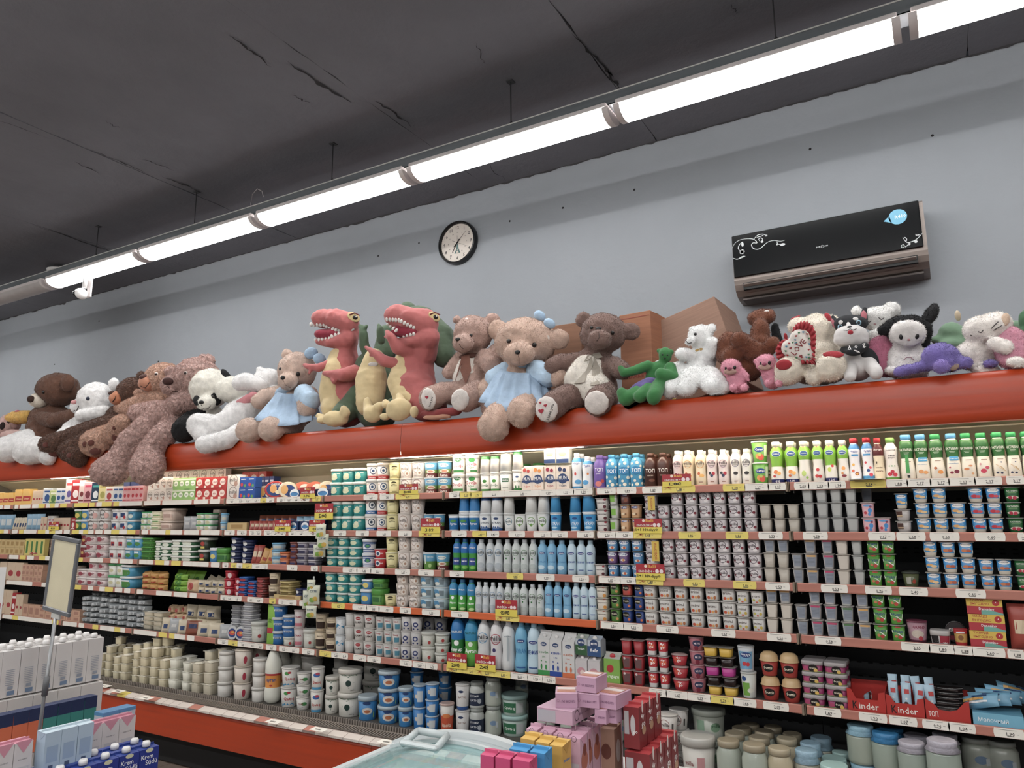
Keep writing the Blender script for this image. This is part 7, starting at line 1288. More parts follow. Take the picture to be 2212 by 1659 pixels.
G(1, 'aycup5', 1190, 1213, 1, 2, 38, 'sky blue ayran cup before the gap', inv=(1,)); G(1, 'aycup5', 1232, 1256, 1, 2, 38, 'sky blue ayran cup after the gap', inv=(1,)); G(1, 'aycup5', 1260, 1289, 1, 2, 39, 'sky blue ayran cup by the bay joint', inv=(1,))
G(1, 'aycup4', 1112, 1188, 3, [1, 2, 2], 37, 'white ayran cup with green ring', inv=(1,)); G(1, 'aycup3', 1089, 1112, 1, 2, 36, 'white ayran cup with blue ring', inv=(1,)); G(1, 'aycup2', 1037, 1087, 2, 2, 36, 'white ayran cup with blue town', inv=(1,)); G(1, 'aycup', 970, 1036, 3, [1, 2, 2], 36, 'deep blue ayran cup', inv=(1,))
G(1, 'teal', 719, 790, 3, 2, 31, 'teal cream tub'); G(1, 'blw', 790, 814, 1, 2, 36, 'blue banded sour cream tub'); G(1, 'redw', 814, 835, 1, 2, 35, 'red banded sour cream tub'); G(1, 'yel', 836, 860, 1, 2, 35, 'yellow sour cream cup'); G(1, 'mtub', 862, 916, 2, 2, 37, 'beige yogurt tub'); G(1, 'kam', 917, 960, 2, 1, 36, 'green and blue fermented milk cup behind card')
G(1, 'nrd', 628, 650, 1, 1, 20, 'navy sausage box with oval badge', dpt=.05, rz=0); G(1, 'nrd', 652, 676, 1, 1, 20, 'second navy sausage box', dpt=.05, rz=0); G(1, 'nrd', 680, 702, 1, 1, 22, 'navy box behind the hanging pouches', dpt=.05, rz=0)
G(1, 'brk', 492, 535, 1, 1, 17, 'white display tray wall', dpt=.02, rz=0); 
G(1, 'pun', 540, 630, 9, 1, 22, 'red sliced sausage pack', dpt=.02, rz=.8, tilt=(-.35, 0)); G(1, 'pub', 560, 690, 8, 1, 34, 'brown smoked meat pack', dy=.12, dpt=.02, rz=.6, tilt=(-.3, 0)); G(1, 'pux', 640, 700, 4, 1, 32, 'blue and yellow meat pack', dy=.1, dpt=.02, rz=.5, tilt=(-.3, 0))
G(1, 'lg', 167, 183, 1, 2, 22, 'green spread tub'); G(1, 'lb', 183, 200, 1, 2, 22, 'blue spread tub'); G(1, 'lm', 200, 247, 2, 2, 23, 'white spread tub with ring print', ); G(1, 'lw', 248, 282, 2, 2, 22, 'white and navy spread tub'); G(1, 'lc', 282, 299, 1, 2, 22, 'sea blue spread tub')
G(1, 't2', 157, 167, 1, 1, 26, 'red box by the bay joint', dpt=.05)
G(1, 'lgn', 309, 334, 2, 3, 13, 'small green lidded tub'); G(1, 'ly', 335, 357, 1, 3, 13, 'small yellow tub'); G(1, 'lpt', 358, 386, 1, 1, 20, 'peach coloured spread tub'); G(1, 'lpt', 360, 388, 1, 1, 26, 'tall peach tub standing on another', zo=20.3); G(1, 'pus', 398, 428, 2, 1, 30, 'clear wrapped salad tub pack', dpt=.03, rz=.4); G(1, 'lgn', 430, 464, 2, 3, 12, 'mixed green and white tub'); G(1, 'lpt', 464, 480, 1, 1, 44, 'tall beige cup of the back row', dy=.1); G(1, 'lbl', 478, 490, 1, 2, 18, 'pale blue tub at the joint')
G(1, 'pux', 60, 90, 3, 1, 34, 'blue wrapped wafer pack', dpt=.03, rz=.6); G(1, 'puc', 28, 62, 6, 1, 26, 'cream wafer pack', dpt=.02, rz=.8, tilt=(0, .15)); G(1, 'brh', 92, 105, 2, 1, 28, 'reddish box by white tubes', dpt=.05); G(1, 'kma', 104, 120, 2, 1, 30, 'white rounded cup'); G(1, 'brh', 120, 155, 5, 1, 26, 'mixed tan box', dpt=.05, rz=.1); G(1, 'pux', -20, 26, 4, 1, 32, 'blue pack at the far bay', dpt=.03, rz=.5)
# ---- third shelf
G(2, 'dk', 2196, 2232, 1, 2, 33, 'dark green raspberry yogurt cup'); G(2, 'd3', 2118, 2193, 2, 2, 33, 'blue apricot yogurt cup farther along'); G(2, 'd3', 2039, 2116, 2, 3, 33, 'blue apricot yogurt cup'); G(2, 'd1', 2001, 2037, 1, 3, 33, 'blue peach yogurt cup')
kind('bwl', 'bowl', 'salad_bowl', 'bowl', '#5a5f40', l='#3c4038', ro=.2, d=[r_(-.15, .4, .3, .4, '#a8a89a'), e(.2, .35, .12, '#a8402c')]); G(2, 'bwl', 1949, 1991, 1, 1, 34, 'dark clear salad bowl', dpt=.07)
G(2, 'grd', 1877, 1944, 2, 3, 34, 'green and red fruit yogurt cup'); G(2, 'twg', 1845, 1873, 1, 3, 32, 'lilac grey plain yogurt cup'); G(2, 'tww', 1810, 1843, 1, 3, 32, 'pinkish plain yogurt cup'); G(2, 'tbr', 1779, 1809, 1, 3, 32, 'grey label yogurt cup with red top'); G(2, 'tbo', 1742, 1774, 1, 3, 32, 'grey label yogurt cup with orange top')
G(2, 'tw', 1652, 1712, 2, 2, 31, 'cream plain yogurt cup'); G(2, 'tb1', 1654, 1712, 2, 1, 28, 'yogurt cup showing its back label', zo=62.5); G(2, 'lb1x' if 'lb1x' in K else 'tb1', 1714, 1741, 1, 2, 31, 'back label yogurt cup by the joint')
G(2, 'msq', 1433, 1651, 7, 3, 29, 'square cherry yogurt cup'); G(2, 'msq', 1397, 1430, 1, 3, 28, 'cherry yogurt cup with gift band'); G(2, 'kdb', 1315, 1394, 3, 1, 27, 'blue and violet dessert cup'); G(2, 'kdv', 1315, 1362, 2, 1, 27, 'violet dessert cup', zo=27.6); G(2, 'kdb', 1369, 1394, 1, 1, 27, 'blue dessert cup above violet', zo=27.6); G(2, 'kdb', 1315, 1393, 3, 1, 24, 'sky blue dessert cup', zo=55); G(2, 'sav', 1288, 1314, 1, 1, 25, 'white curd cup with berries')
G(2, 'kkf', 1226, 1288, 3, 1, 74, 'pale blue kefir bottle'); G(2, 'kay', 1163, 1226, 3, 1, 72, 'blue ayran bottle'); G(2, 'kmg', 1088, 1162, 4, 1, 71, 'white ayran bottle with green leaf'); G(2, 'kmb', 1031, 1087, 3, 1, 69, 'white ayran bottle with blue ring'); G(2, 'kgb', 978, 1031, 3, 1, 69, 'blue and green ayran bottle')
G(2, 'teal2', 709, 783, 3, 3, 21, 'dark teal cream tub'); G(2, 'blst', 784, 809, 1, 2, 30, 'blue striped sour cream tub'); G(2, 'redh', 810, 834, 1, 2, 20, 'red and white cottage cheese cup'); G(2, 'yel', 835, 859, 1, 2, 34, 'yellow sour cream cup'); G(2, 'mtub', 861, 915, 2, 2, 37, 'beige yogurt tub'); G(2, 'kamg', 915, 943, 1, 1, 36, 'green meadow kama cup'); G(2, 'kam', 943, 970, 1, 1, 36, 'blue kama cup')
G(2, 'nav', 502, 526, 1, 4, 13, 'navy blue tub, tall stack'); G(2, 'nav', 527, 550, 1, 4, 12, 'navy blue tub beside the tall stack'); G(2, 'lw', 505, 550, 2, 1, 10, 'dim tub of the back row', dy=.2)
G(2, 'pun', 543, 562, 2, 1, 40, 'red salami pack', dpt=.03, rz=.5, tilt=(-.2, .1)); G(2, 'puy', 562, 588, 2, 1, 34, 'golden salami pack', dpt=.03, rz=.5, tilt=(-.2, .25)); G(2, 'lbl', 590, 613, 1, 3, 15, 'light blue lidded tub'); G(2, 'orn', 610, 630, 1, 2, 13, 'orange spread tub'); G(2, 'brn', 630, 647, 1, 4, 12, 'brown spread tub'); G(2, 'gry', 647, 670, 1, 4, 12, 'white and purple spread tub'); G(2, 'gry', 670, 690, 1, 4, 12, 'white and purple spread tub by pouches')
G(2, 'fgn', 316, 340, 1, 5, 9, 'green flat tub'); G(2, 'fdg', 341, 357, 1, 4, 10, 'dark green small flat tub'); G(2, 'fdg', 357, 379, 1, 3, 14, 'green and white flat tub'); G(2, 'fdg', 379, 403, 1, 4, 11, 'green oval tub'); G(2, 'fdg', 403, 435, 1, 4, 11, 'wide green tub'); G(2, 'fdk', 436, 458, 1, 2, 25, 'black and green spread tub'); G(2, 'lb', 458, 475, 1, 1, 30, 'blue spread tub by the joint', ); G(2, 'fgn', 476, 500, 1, 1, 30, 'large round green tub')
G(2, 'lrd', 180, 194, 1, 2, 26, 'dark red spread tub by the sign'); G(2, 'lpk', 195, 243, 2, 3, 16, 'white and pink spread tub'); G(2, 'lsr', 243, 277, 2, 2, 24, 'white spread tub with red bar'); G(2, 'lsk', 278, 314, 2, 2, 24, 'sky blue spread tub')
G(2, 'brk', 0, 60, 6, 2, 16, 'stacked tan cheese block', dpt=.08); G(2, 'bry', 56, 98, 4, 1, 36, 'yellow and green butter carton', dpt=.04); G(2, 'puk', 60, 98, 1, 1, 10, 'torn paper pack on the rail', dpt=.05)
G(2, 'lpt', 98, 180, 6, 2, 18, 'spread tub behind the sign', dy=.05)
# ---- fourth shelf
G(3, 'pun', 2183, 2245, 1, 1, 95, 'blue and red snack bag at the picture edge', dpt=.05, rz=0)
G(3, 'dno', 2097, 2178, 1, 3, 34, 'yellow and red curd multipack', dpt=.07, rz=0); G(3, 'tig', 2062, 2095, 1, 1, 34, 'red and yellow kids dessert cup'); G(3, 'epi', 2010, 2056, 1, 1, 28, 'black white and red yogurt bowl'); G(3, 'grnd', 1960, 2008, 1, 1, 44, 'large plum coloured dessert cup')
kind('epw', 'wheel', 'foil_topped_dessert', 'dessert', '#2a2426', l='#9a9a98', d=[t('EPICA', 0, .6, .6, '#e0dcd8'), r_(0, .25, .6, .2, '#9c2438')]); G(3, 'epw', 2044, 2092, 1, 1, 45, 'round black dessert pack standing behind the bowls', dy=.06, dpt=.02, rz=0)
G(3, 'grd', 1889, 1960, 2, 3, 34, 'green and red fruit yogurt cup')
for key, a, b, ds in (('tbr', 1752, 1783, 'red topped label yogurt cup'), ('tbr', 1784, 1817, 'second red topped label yogurt cup'), ('tbg', 1819, 1851, 'green topped label yogurt cup'), ('tbo', 1854, 1887, 'orange topped label yogurt cup')): G(3, key, a, b, 1, 3, 33, ds)
G(3, 'tb1', 1721, 1750, 1, 2, 31, 'blue label yogurt cup by the joint'); G(3, 'tww', 1657, 1718, 2, 2, 31, 'cream plain yogurt cup'); G(3, 'tbo', 1657, 1718, 2, 1, 30, 'yogurt cup with orange topped label', zo=62.5)
G(3, 'mimi', 1394, 1598, 6, [3, 3, 3, 3, 3, 3], 28, 'white yogurt cup with orange fruit'); G(3, 'mimj', 1594, 1658, 2, 3, 28, 'white yogurt cup with yellow fruit')
G(3, 'fb', 1373, 1395, 1, 3, 28, 'navy fruit dessert cup'); G(3, 'fb', 1347, 1371, 1, 2, 28, 'navy blue dessert cup beside green'); G(3, 'fr', 1347, 1371, 1, 1, 26, 'coral fruit dessert cup on navy ones', zo=56.8); G(3, 'fg', 1321, 1345, 1, 3, 28, 'green fig dessert cup'); G(3, 'savo', 1291, 1319, 1, 3, 24, 'white curd cup with orange print')
G(3, 'kkf', 1236, 1292, 3, 1, 78, 'pale blue kefir bottle'); G(3, 'kay', 1178, 1235, 3, 1, 76, 'blue ayran bottle'); G(3, 'kmg', 1090, 1177, 5, 1, 66, 'white ayran bottle with green leaf', ); G(3, 'kmb', 1027, 1089, 4, 1, 64, 'white ayran bottle with blue ring'); G(3, 'kgg', 971, 1027, 3, 1, 66, 'green and blue ayran bottle')
G(3, 'teal2', 706, 784, 3, 3, 21, 'dark teal cream tub'); G(3, 'lb', 784, 808, 1, 1, 32, 'tall blue spread tub', ); G(3, 'fgn', 808, 834, 1, 1, 34, 'tall green spread tub'); G(3, 'lb', 786, 808, 1, 1, 20, 'blue flat tub on the tall blue one', zo=32.5); G(3, 'fgn', 809, 833, 1, 1, 20, 'lime flat tub on the tall green one', zo=34.5); G(3, 'yel', 832, 856, 1, 1, 24, 'low yellow sour cream cup'); G(3, 'mtub', 857, 911, 2, 3, 24, 'squat beige yogurt tub'); G(3, 'kams', 911, 970, 2, 3, 23, 'pale blue kama cup')
G(3, 'red1', 488, 508, 1, 3, 17, 'bright red tub, tall stack'); G(3, 'red1', 508, 522, 1, 3, 12, 'small bright red tub'); G(3, 'blu', 522, 541, 1, 4, 10, 'small blue and red tub'); G(3, 'blu', 541, 560, 1, 4, 8, 'small blue tub beside brown'); G(3, 'brd', 560, 581, 1, 4, 10, 'small dark red tub'); G(3, 'choco', 582, 600, 1, 2, 26, 'cream and brown cup'); G(3, 'lpt', 602, 628, 1, 2, 18, 'peach round tub', dy=.05); G(3, 'gld', 612, 640, 1, 4, 9, 'golden butter pack'); G(3, 'nav', 640, 672, 2, 2, 12, 'navy small tub'); G(3, 'brk', 590, 650, 1, 1, 9, 'white ticket strip block', dpt=.01, rz=0)
G(3, 'puy', 309, 360, 3, 3, 12, 'orange noodle snack pouch', dpt=.05, rz=.2); G(3, 'puy', 312, 360, 3, 2, 18, 'orange noodle pouch in the second row', dy=.08, dpt=.05); G(3, 'pug', 376, 405, 1, 3, 12, 'bright green snack pouch', dpt=.06); G(3, 'pug', 366, 430, 3, 1, 44, 'tall green snack pouch behind', dy=.1, dpt=.03, tilt=(-.4, 0)); G(3, 'puk', 404, 430, 1, 1, 27, 'round tan snack pouch', dpt=.05); G(3, 'puc', 430, 486, 4, 2, 14, 'cream wrapped snack pouch', dpt=.05, rz=.4); G(3, 'puc', 434, 484, 3, 1, 36, 'cream wrapped tall pouch behind', dy=.08, dpt=.04, tilt=(-.4, .3))
G(3, 'lpk', 178, 240, 3, [2, 3, 3], 17, 'white and pink spread tub'); G(3, 'lgn', 240, 273, 2, 2, 25, 'white and green spread tub'); G(3, 'lsk', 273, 309, 1, 2, 24, 'sky blue meadow tub')
G(3, 'brh', 0, 52, 3, 1, 38, 'pinkish butter carton', dpt=.04); G(3, 'brp', 52, 96, 5, 3, 12, 'small wrapped butter block', dpt=.06); G(3, 'lpt', 98, 175, 6, 2, 18, 'spread tub behind the sign', dy=.05)
# ---- fifth shelf
kind('bag2', 'pouch', 'snack_bag', 'package', '#6fa6c4', d=[r_(-.1, .55, .6, .2, '#c99a4a'), r_(.05, .32, .5, .14, '#dfe2e4'), r_(.1, .75, .4, .12, '#1f3f6c')]); kind('tray2', 'box', 'snack_tray', 'box', '#6fb0cc', d=[t('Молочный', -.1, .5, .6, '#dfeaf0')])
kind('bar', 'pouch', 'chocolate_bar', 'chocolate bar', '#a9c6d8', d=[e(0, .25, .26, '#3c2018', .3), r_(.1, .7, .5, .16, '#c03a3a'), e(.05, .45, .12, '#e6eaec')]); kind('barr', 'pouch', 'chocolate_bar', 'chocolate bar', '#1a1616', ro=.15, d=[r_(0, .5, .7, .3, '#4a3a38')])
def displaybox(x0, x1, hpx, ds, wt, wt2, side='kinder'):
    z0 = SURFZ[4] - .001; y0 = YF + .012; X0, X1 = xpx(x0, y0, z0), xpx(x1, y0, z0); w = X1 - X0 - .002; D = .18; u = depth((X0, y0, z0)) / F; h = 26 * u; H = hpx * u
    r = empty('snack_display_box', ((X0 + X1) / 2, y0, z0)); tag(r, ds, 'display box', 'red cardboard display boxes'); m = mat('#b5251c', .45); th = .002
    if side == 'kinder': FP = [(-w/2, 0), (w/2, 0), (w/2, H), (w*.33, H*.92), (w*.3, h), (-w*.27, h), (-w*.38, H), (-w/2, H * 1.05)]
    else: FP = [(-w/2, 0), (w/2, 0), (w/2, H), (w*.40, H*.95), (w*.22, h * .95), (w*.05, h * .78), (-w*.2, h * .85), (-w*.28, h * 1.2), (-w/2, H*.98)]
    n = len(FP); b = MB(); b.add([(a, 0, c) for a, c in FP] + [(a, th, c) for a, c in FP], [tuple(range(n)), tuple(range(n, 2 * n))[::-1]] + [(i, i + n, (i + 1) % n + n, (i + 1) % n) for i in range(n)], m); b.build('front_panel', r)
    b = MB()
    for s in (-1, 1): b.box(s * w / 2, s * (w / 2 - th), th, D, 0, H, m)
    b.build('side_panel', r); MB().box(-w / 2, w / 2, D - th, D, 0, H * 1.1, m).build('back_panel', r); MB().box(-w / 2, w / 2, 0, D, 0, th, m).build('base_panel', r)
    p = MB(); decals(p, wt(w, h), lambda a, c, o: (a, -o, c)); p.build('label_print', r)
    return (X0 + X1) / 2, y0, z0, w, u
kt = lambda w, h: [('t', 'K', -w * .30, h * .5, w * .14, h * .62, '#17100f'), ('t', 'inder', w * .06, h * .48, w * .52, h * .5, '#e6ded6')]
tt = lambda w, h: [('t', 'ТОП', -w * .33, h * .48, w * .22, h * .42, '#ece6e0')]
x, y0, z0, w, u = displaybox(1832, 1916, 44, 'red display box beside the twin yogurt cups, nearly empty', kt, 0)
put(K['bar'], .09, .03, x, y0 + .08, z0 + .03, 'last chocolate bar lying in the nearly empty red box', None, 1.4, .02)
x, y0, z0, w, u = displaybox(1916, 2000, 40, 'red display box full of pale blue chocolate bars', kt, 0)
for i in range(8): put(K['bar'], .036, .11, x - w * .3 + (i % 4) * .045, y0 + .03 + (i // 4) * .05, z0 + .012 + (i // 4) * .02, f'pale blue chocolate bar in the red box, {ORD[i % 4]} of the {"front" if i < 4 else "rear"} row', 'chocolate bars in the red box', .1 * (i - 2), .02, tilt=(-.15, .05 * (i % 3 - 1)))
x, y0, z0, w, u = displaybox(2001, 2099, 44, 'red display box with dark chocolate curd bars', tt, 0, side='top')
for i in range(5): put(K['barr'], w * .8, .035, x, y0 + .03 + .03 * i, z0 + .02 + .012 * i, f'shiny dark curd bar, {ORD[i]} from the front of its box', 'dark curd bars', 0, .028)
G(4, 'tray2', 2100, 2212, 1, 1, 26, 'pale blue snack tray', dpt=.14, rz=0)
for i in range(5): put(K['bag2'], .15, .05, xpx(2120 + 20 * i, 3.52, .85), 3.49 + .03 * i, SURFZ[4] + .055 + .006 * i, f'blue and yellow snack bag heaped in the tray, {ORD[i]} bag', 'snack bags in the tray', .3 * (i - 2), .05, tilt=(-.4, .15 * (i - 2)))
G(4, 'frm', 1738, 1838, 2, 4, 23, 'magenta twin yogurt cup', dpt=.07, back=1)
G(4, 'frd', 1644, 1734, 2, 2, 50, 'orange topped yogurt cup with domed lid'); G(4, 'mcg', 1602, 1638, 1, 1, 53, 'green and white curd cup'); G(4, 'mcb', 1598, 1636, 1, 1, 53, 'blue and white strawberry curd cup', zo=53.5)
G(4, 'jly', 1530, 1598, 2, 1, 19, 'yellow jelly cup, lowest pair'); G(4, 'jld', 1529, 1597, 2, 1, 19, 'black jelly cup over the lowest pair', zo=19.4); G(4, 'jlp', 1527, 1596, 2, 1, 20, 'pink jelly cup', zo=38.8); G(4, 'jld', 1526, 1594, 2, 1, 19, 'black jelly cup over the pink pair', zo=59); G(4, 'jly', 1524, 1592, 2, 1, 20, 'yellow jelly cup, uppermost pair', zo=78.5)
G(4, 'pnk', 1492, 1527, 1, 4, 28, 'pink berry yogurt cup'); G(4, 'ygr', 1453, 1491, 1, 3, 25, 'red round dessert bowl', dpt=.06); G(4, 'yg', 1401, 1450, 2, 3, 33, 'red and white fruit dessert cup'); G(4, 'redl', 1345, 1397, 2, 2, 31, 'red label dessert cup'); G(4, 'redc', 1345, 1397, 2, 1, 31, 'plain red dessert cup', zo=62.6)
G(4, 'cgn', 1310, 1345, 1, 1, 62, 'green juice carton with red cap', dpt=.07)
G(4, 'ugp', 1250, 1302, 2, 1, 50, 'pale milk carton with clear cap', dpt=.07, ); G(4, 'uga', 1249, 1275, 1, 1, 42, 'green kefir carton standing above', dpt=.06, zo=50.5); G(4, 'ugb', 1276, 1306, 1, 1, 42, 'blue kefir carton standing above', dpt=.06, zo=50.5)
for key, a, b, ds in (('c3', 1221, 1247, 'milk carton with orange figures'), ('c2', 1194, 1220, 'milk carton with blue figures'), ('c1', 1168, 1193, 'milk carton with green figures')): G(4, key, a, b, 1, 1, 92, ds, dpt=.07, rz=.03)
for key, a, b, ds in (('Bkf', 1141, 1168, 'large pale blue kefir bottle'), ('Bay', 1114, 1140, 'large blue ayran bottle'), ('Bm3', 1086, 1113, 'large white bottle showing its seam'), ('Bm2', 1060, 1086, 'large white bottle with red ring'), ('Bm1', 1033, 1059, 'large white bottle with blue ring'), ('Bg2', 1004, 1032, 'large light green ayran bottle'), ('Bg1', 976, 1003, 'large dark green kefir bottle')): G(4, key, a, b, 1, 1, 104, ds, back=1)
G(4, 'gpl', 941, 970, 1, 3, 20, 'squat green and white kama tub by the joint'); G(4, 'gpl', 912, 941, 1, 2, 30, 'green and white kama tub'); G(4, 'kfl', 867, 910, 2, 3, 29, 'white cup with blue flowers'); G(4, 'kmb_', 811, 866, 3, 3, 27, 'white cup with blue panel'); G(4, 'kma', 765, 809, 2, 3, 27, 'white kama cup with red oval'); G(4, 'wht', 746, 764, 1, 3, 27, 'plain white cup'); G(4, 'bwt', 726, 745, 1, 2, 35, 'white cup with blue waves'); G(4, 'choco', 705, 725, 1, 3, 22, 'cream cup with brown band'); G(4, 'choco', 683, 705, 1, 2, 36, 'large cream cup with brown band', dy=.02)
G(4, 'kfl', 913, 965, 2, 3, 27, 'dim flowered cup of the back row', dy=.12)
G(4, 'gpl', 657, 681, 1, 1, 38, 'tall green kama cup'); G(4, 'pkw', 636, 656, 1, 2, 38, 'white and pink yogurt cup'); G(4, 'gpl', 614, 636, 1, 1, 18, 'small green lidded tub'); G(4, 'bl3', 612, 636, 1, 2, 22, 'blue lidded tub beside pink cups', zo=18.3); G(4, 'bl3', 590, 615, 1, 3, 28, 'deep blue round tub'); G(4, 'grp', 574, 592, 1, 1, 82, 'green upright snack pouch', dpt=.02); G(4, 'gpl', 546, 574, 1, 1, 42, 'white tub with green print'); G(4, 'stk', 530, 552, 1, 9, 9, 'stacked clear lidded tray'); G(4, 'rnd', 512, 531, 1, 1, 30, 'round tin with orange badge', dpt=.03, rz=.3); G(4, 'rnd', 495, 512, 1, 1, 30, 'second round tin with orange badge', dpt=.03, rz=.3); G(4, 'stk', 505, 545, 2, 7, 9, 'stacked clear tray of the back row', dy=.12)
for i, (a, b) in enumerate([(350, 365), (366, 384), (385, 402), (403, 427), (428, 452), (452, 475), (475, 494)]): G(4, ['puc', 'pus', 'puc', 'pub', 'puc', 'puc', 'pus'][i], a, b, 1, 1, 30, ['first upright cheese pack', 'green labelled cheese pack', 'landscape labelled cheese pack', 'navy labelled cheese pack', 'red labelled cheese pack', 'cream cheese pack', 'clear cheese pack by the tins'][i], dpt=.03, rz=.4, tilt=(-.15, 0))
G(4, 'try2', 316, 360, 2, 4, 9, 'white covered cheese tray', dpt=.1, dy=.03); G(4, 'puk', 368, 410, 3, 3, 17, 'smoked cheese pack', dy=.1, dpt=.08); G(4, 'puc', 405, 470, 3, 2, 28, 'crumpled clear cheese bag', dy=.09, dpt=.08, rz=.4); G(4, 'vac', 180, 320, 7, 5, 11, 'silvery vacuum pack', dpt=.09, dy=.03, rz=.3, jit=.4); G(4, 'vac', 200, 320, 6, 7, 10, 'silvery vacuum pack in the second row', dpt=.09, dy=.14, rz=.3)
G(4, 'brh', 0, 28, 2, 1, 50, 'tan butter carton', dpt=.04); G(4, 't2', 26, 36, 1, 1, 46, 'red slim box', dpt=.04); G(4, 'brh', 36, 52, 2, 1, 44, 'pale slim box', dpt=.04); G(4, 'brp', 52, 90, 3, 1, 26, 'brown box with badge', dpt=.04); G(4, 'brp', 90, 178, 6, 2, 12, 'wrapped butter block behind the sign', dpt=.06)

# ---- base deck: the front row is set by its feet, the rest by its tops
def D(T, px, pyb, wpx, hpx, layers, desc, dpt=None, rz=None, backs=0, hs=None):
    T = K[T]; p = atz(px, pyb, DECK); u = depth(p) / F; w = round(wpx * u / (1.08 if T['s'] in ('sq', 'tall', 'dan') else 1), 3); y = p.y + w * .42; h = round(hpx * u, 3); z = DECK
    x = xpx(px, y, DECK + .05)
    for j in range(layers):
        a = (math.atan2(-x, y) * .7 if T['s'] in ('cup', 'tub', 'pet', 'jar') and T.get('ex', 2) == 2 else 0) + RNG.uniform(-.05, .05) if rz is None else rz + RNG.uniform(-.12, .12)
        put(T, w, h, x, y, z, desc + ' on the base deck' + (f', {LAY[j] if j < layers - 1 else "top"} of its stack' if layers > 1 else ''), (desc + ' stack') if layers > 1 else None, a, dpt and dpt * u, False); z += h + .0005
    for b in range(backs):
        z = DECK
        for j in range(layers + (1 if b == 0 and T['s'] == 'tray' else 0)):
            put(T, w, h, x + RNG.uniform(-.01, .01), y + (b + 1) * w * 1.06, z, desc + f', {ORD[b + 1]} row, {LAY[j]} layer, base deck', desc + ' stack', RNG.uniform(-.3, .3), dpt and dpt * u); z += h + .0005
A1 = lambda x, y: (x / 3.253, 1150 + y / 3.253)
trays = [(722, 1008, 60, 48, 3), (775, 1018, 60, 52, 4), (832, 1032, 58, 50, 3), (895, 1046, 78, 58, 3), (965, 1058, 60, 52, 4), (1026, 1072, 76, 60, 4), (1095, 1084, 74, 64, 4), (1160, 1098, 72, 64, 3)]
for i, (x, y, w, h, L) in enumerate(trays): D('try', *A1(x, y), w / 3.253 * 1.05, h / 3.253, L, 'fluted cheese tray, stack ' + ['beside the milk cartons', 'second along', 'third along', 'fourth along', 'fifth along', 'sixth along', 'seventh along', 'before white tubs'][i], backs=2)
D('wsq', *A1(1237, 1110), 27, 21, 3, 'square white curd tub', backs=1); D('wsq', *A1(1322, 1122), 23, 20, 3, 'narrow white curd tub', backs=1); D('try2', *A1(1398, 1135), 28, 21, 3, 'ivory fluted tub', backs=2); D('try2', *A1(1484, 1147), 29, 23, 3, 'wide ivory fluted tub', backs=2)
D('pail', *A1(1582, 1165), 34, 31, 3, 'plain white pail', backs=1); D('bagp', *A1(1702, 1185), 41, 34, 3, 'bag wrapped white cheese pail', backs=1); D('pail', *A1(1820, 1200), 33, 30, 3, 'slim white pail by the drink bottle'); D('dgh', *A1(1915, 1216), 36, 122, 1, 'orange labelled ayran bottle with yellow cap')
D('dgh', 609, 1510, 32, 114, 1, 'yellow capped ayran bottle behind the first'); D('dgm', 640, 1503, 30, 106, 1, 'green capped white drink bottle')
A2 = lambda x, y: (500 + x / 3.253, 1280 + y / 3.253)
D('qat', *A2(408, 815), 40, 41, 2, 'yogurt pail with green red emblem'); D('qat2', *A2(505, 832), 32, 25, 3, 'short yogurt pail with dark town print'); D('qat3', *A2(600, 850), 30, 46, 2, 'tall yogurt pail with sunset print'); D('bat', *A2(707, 858), 33, 38, 2, 'yogurt pail with mountain print'); D('bat', *A2(832, 885), 55, 49, 2, 'large yogurt pail with mountain print')
D('bat', *A2(1005, 800), 54, 50, 3, 'large mountain yogurt pail in the second row'); D('pail', *A2(560, 760), 50, 30, 4, 'wide white lidded pail in the second row'); D('pail', *A2(765, 760), 36, 32, 3, 'plain pail in the second row')
D('bbl', *A2(957, 908), 44, 50, 1, 'blue yogurt pail with cherry print'); D('bbl', *A2(1105, 932), 50, 36, 3, 'blue yogurt pail stack'); D('bbl', *A2(1226, 950), 35, 40, 2, 'narrow blue yogurt pail'); D('bcu', *A2(1322, 972), 30, 46, 2, 'tall blue yogurt cup'); D('bcu', *A2(1410, 988), 31, 33, 3, 'blue yogurt cup with silver lid'); D('bcu', *A2(1300, 900), 31, 33, 4, 'blue yogurt cup of the second row'); D('bcu', *A2(1500, 900), 31, 33, 4, 'blue yogurt cup with foil lid behind')
D('ori', *A2(1515, 1000), 32, 62, 1, 'orange yogurt cup'); D('qwo', *A2(1625, 1005), 33, 50, 1, 'white qatiq cup with orange foot'); 
def on_top(T, px, pyb, wpx, z, hpx, desc, layers=1):
    T = K[T]; p = atz(px, pyb, DECK); u = depth(p) / F; w = round(wpx * u, 3); h = round(hpx * u, 3); y = p.y + w * .42; x = xpx(px, y, z)
    put(T, w, h, x, y, z, desc + ' on the base deck', None, math.atan2(-x, y) * .7)
u_ = depth(atz(*A2(1625, 1005), DECK)) / F
on_top('qwb', *A2(1625, 1005), 33, DECK + round(50 * u_, 3) + .0005, 54, 'white qatiq cup with blue foot stacked on the orange one')
D('njr', *A2(1725, 1008), 33, 54, 2, 'navy labelled yogurt jar'); D('wjr', *A2(1840, 1012), 36, 60, 2, 'glass yogurt jar with blue drawing'); D('gpa', *A2(1990, 1020), 60, 42, 2, 'sea green yogurt pail'); D('wjr', 1130, 1560, 33, 50, 2, 'dim yogurt jar of the second row')
for i, (px, pb) in enumerate([(1180, 1600), (1230, 1610), (1290, 1615), (1100, 1560), (1340, 1600)]): D('wjr', px, pb, 40, 55, 1, ['jar behind the pink boxes', 'second jar behind the pink boxes', 'third jar behind the pink boxes', 'dark jar under the milk shelf', 'jar behind the red cartons'][i])
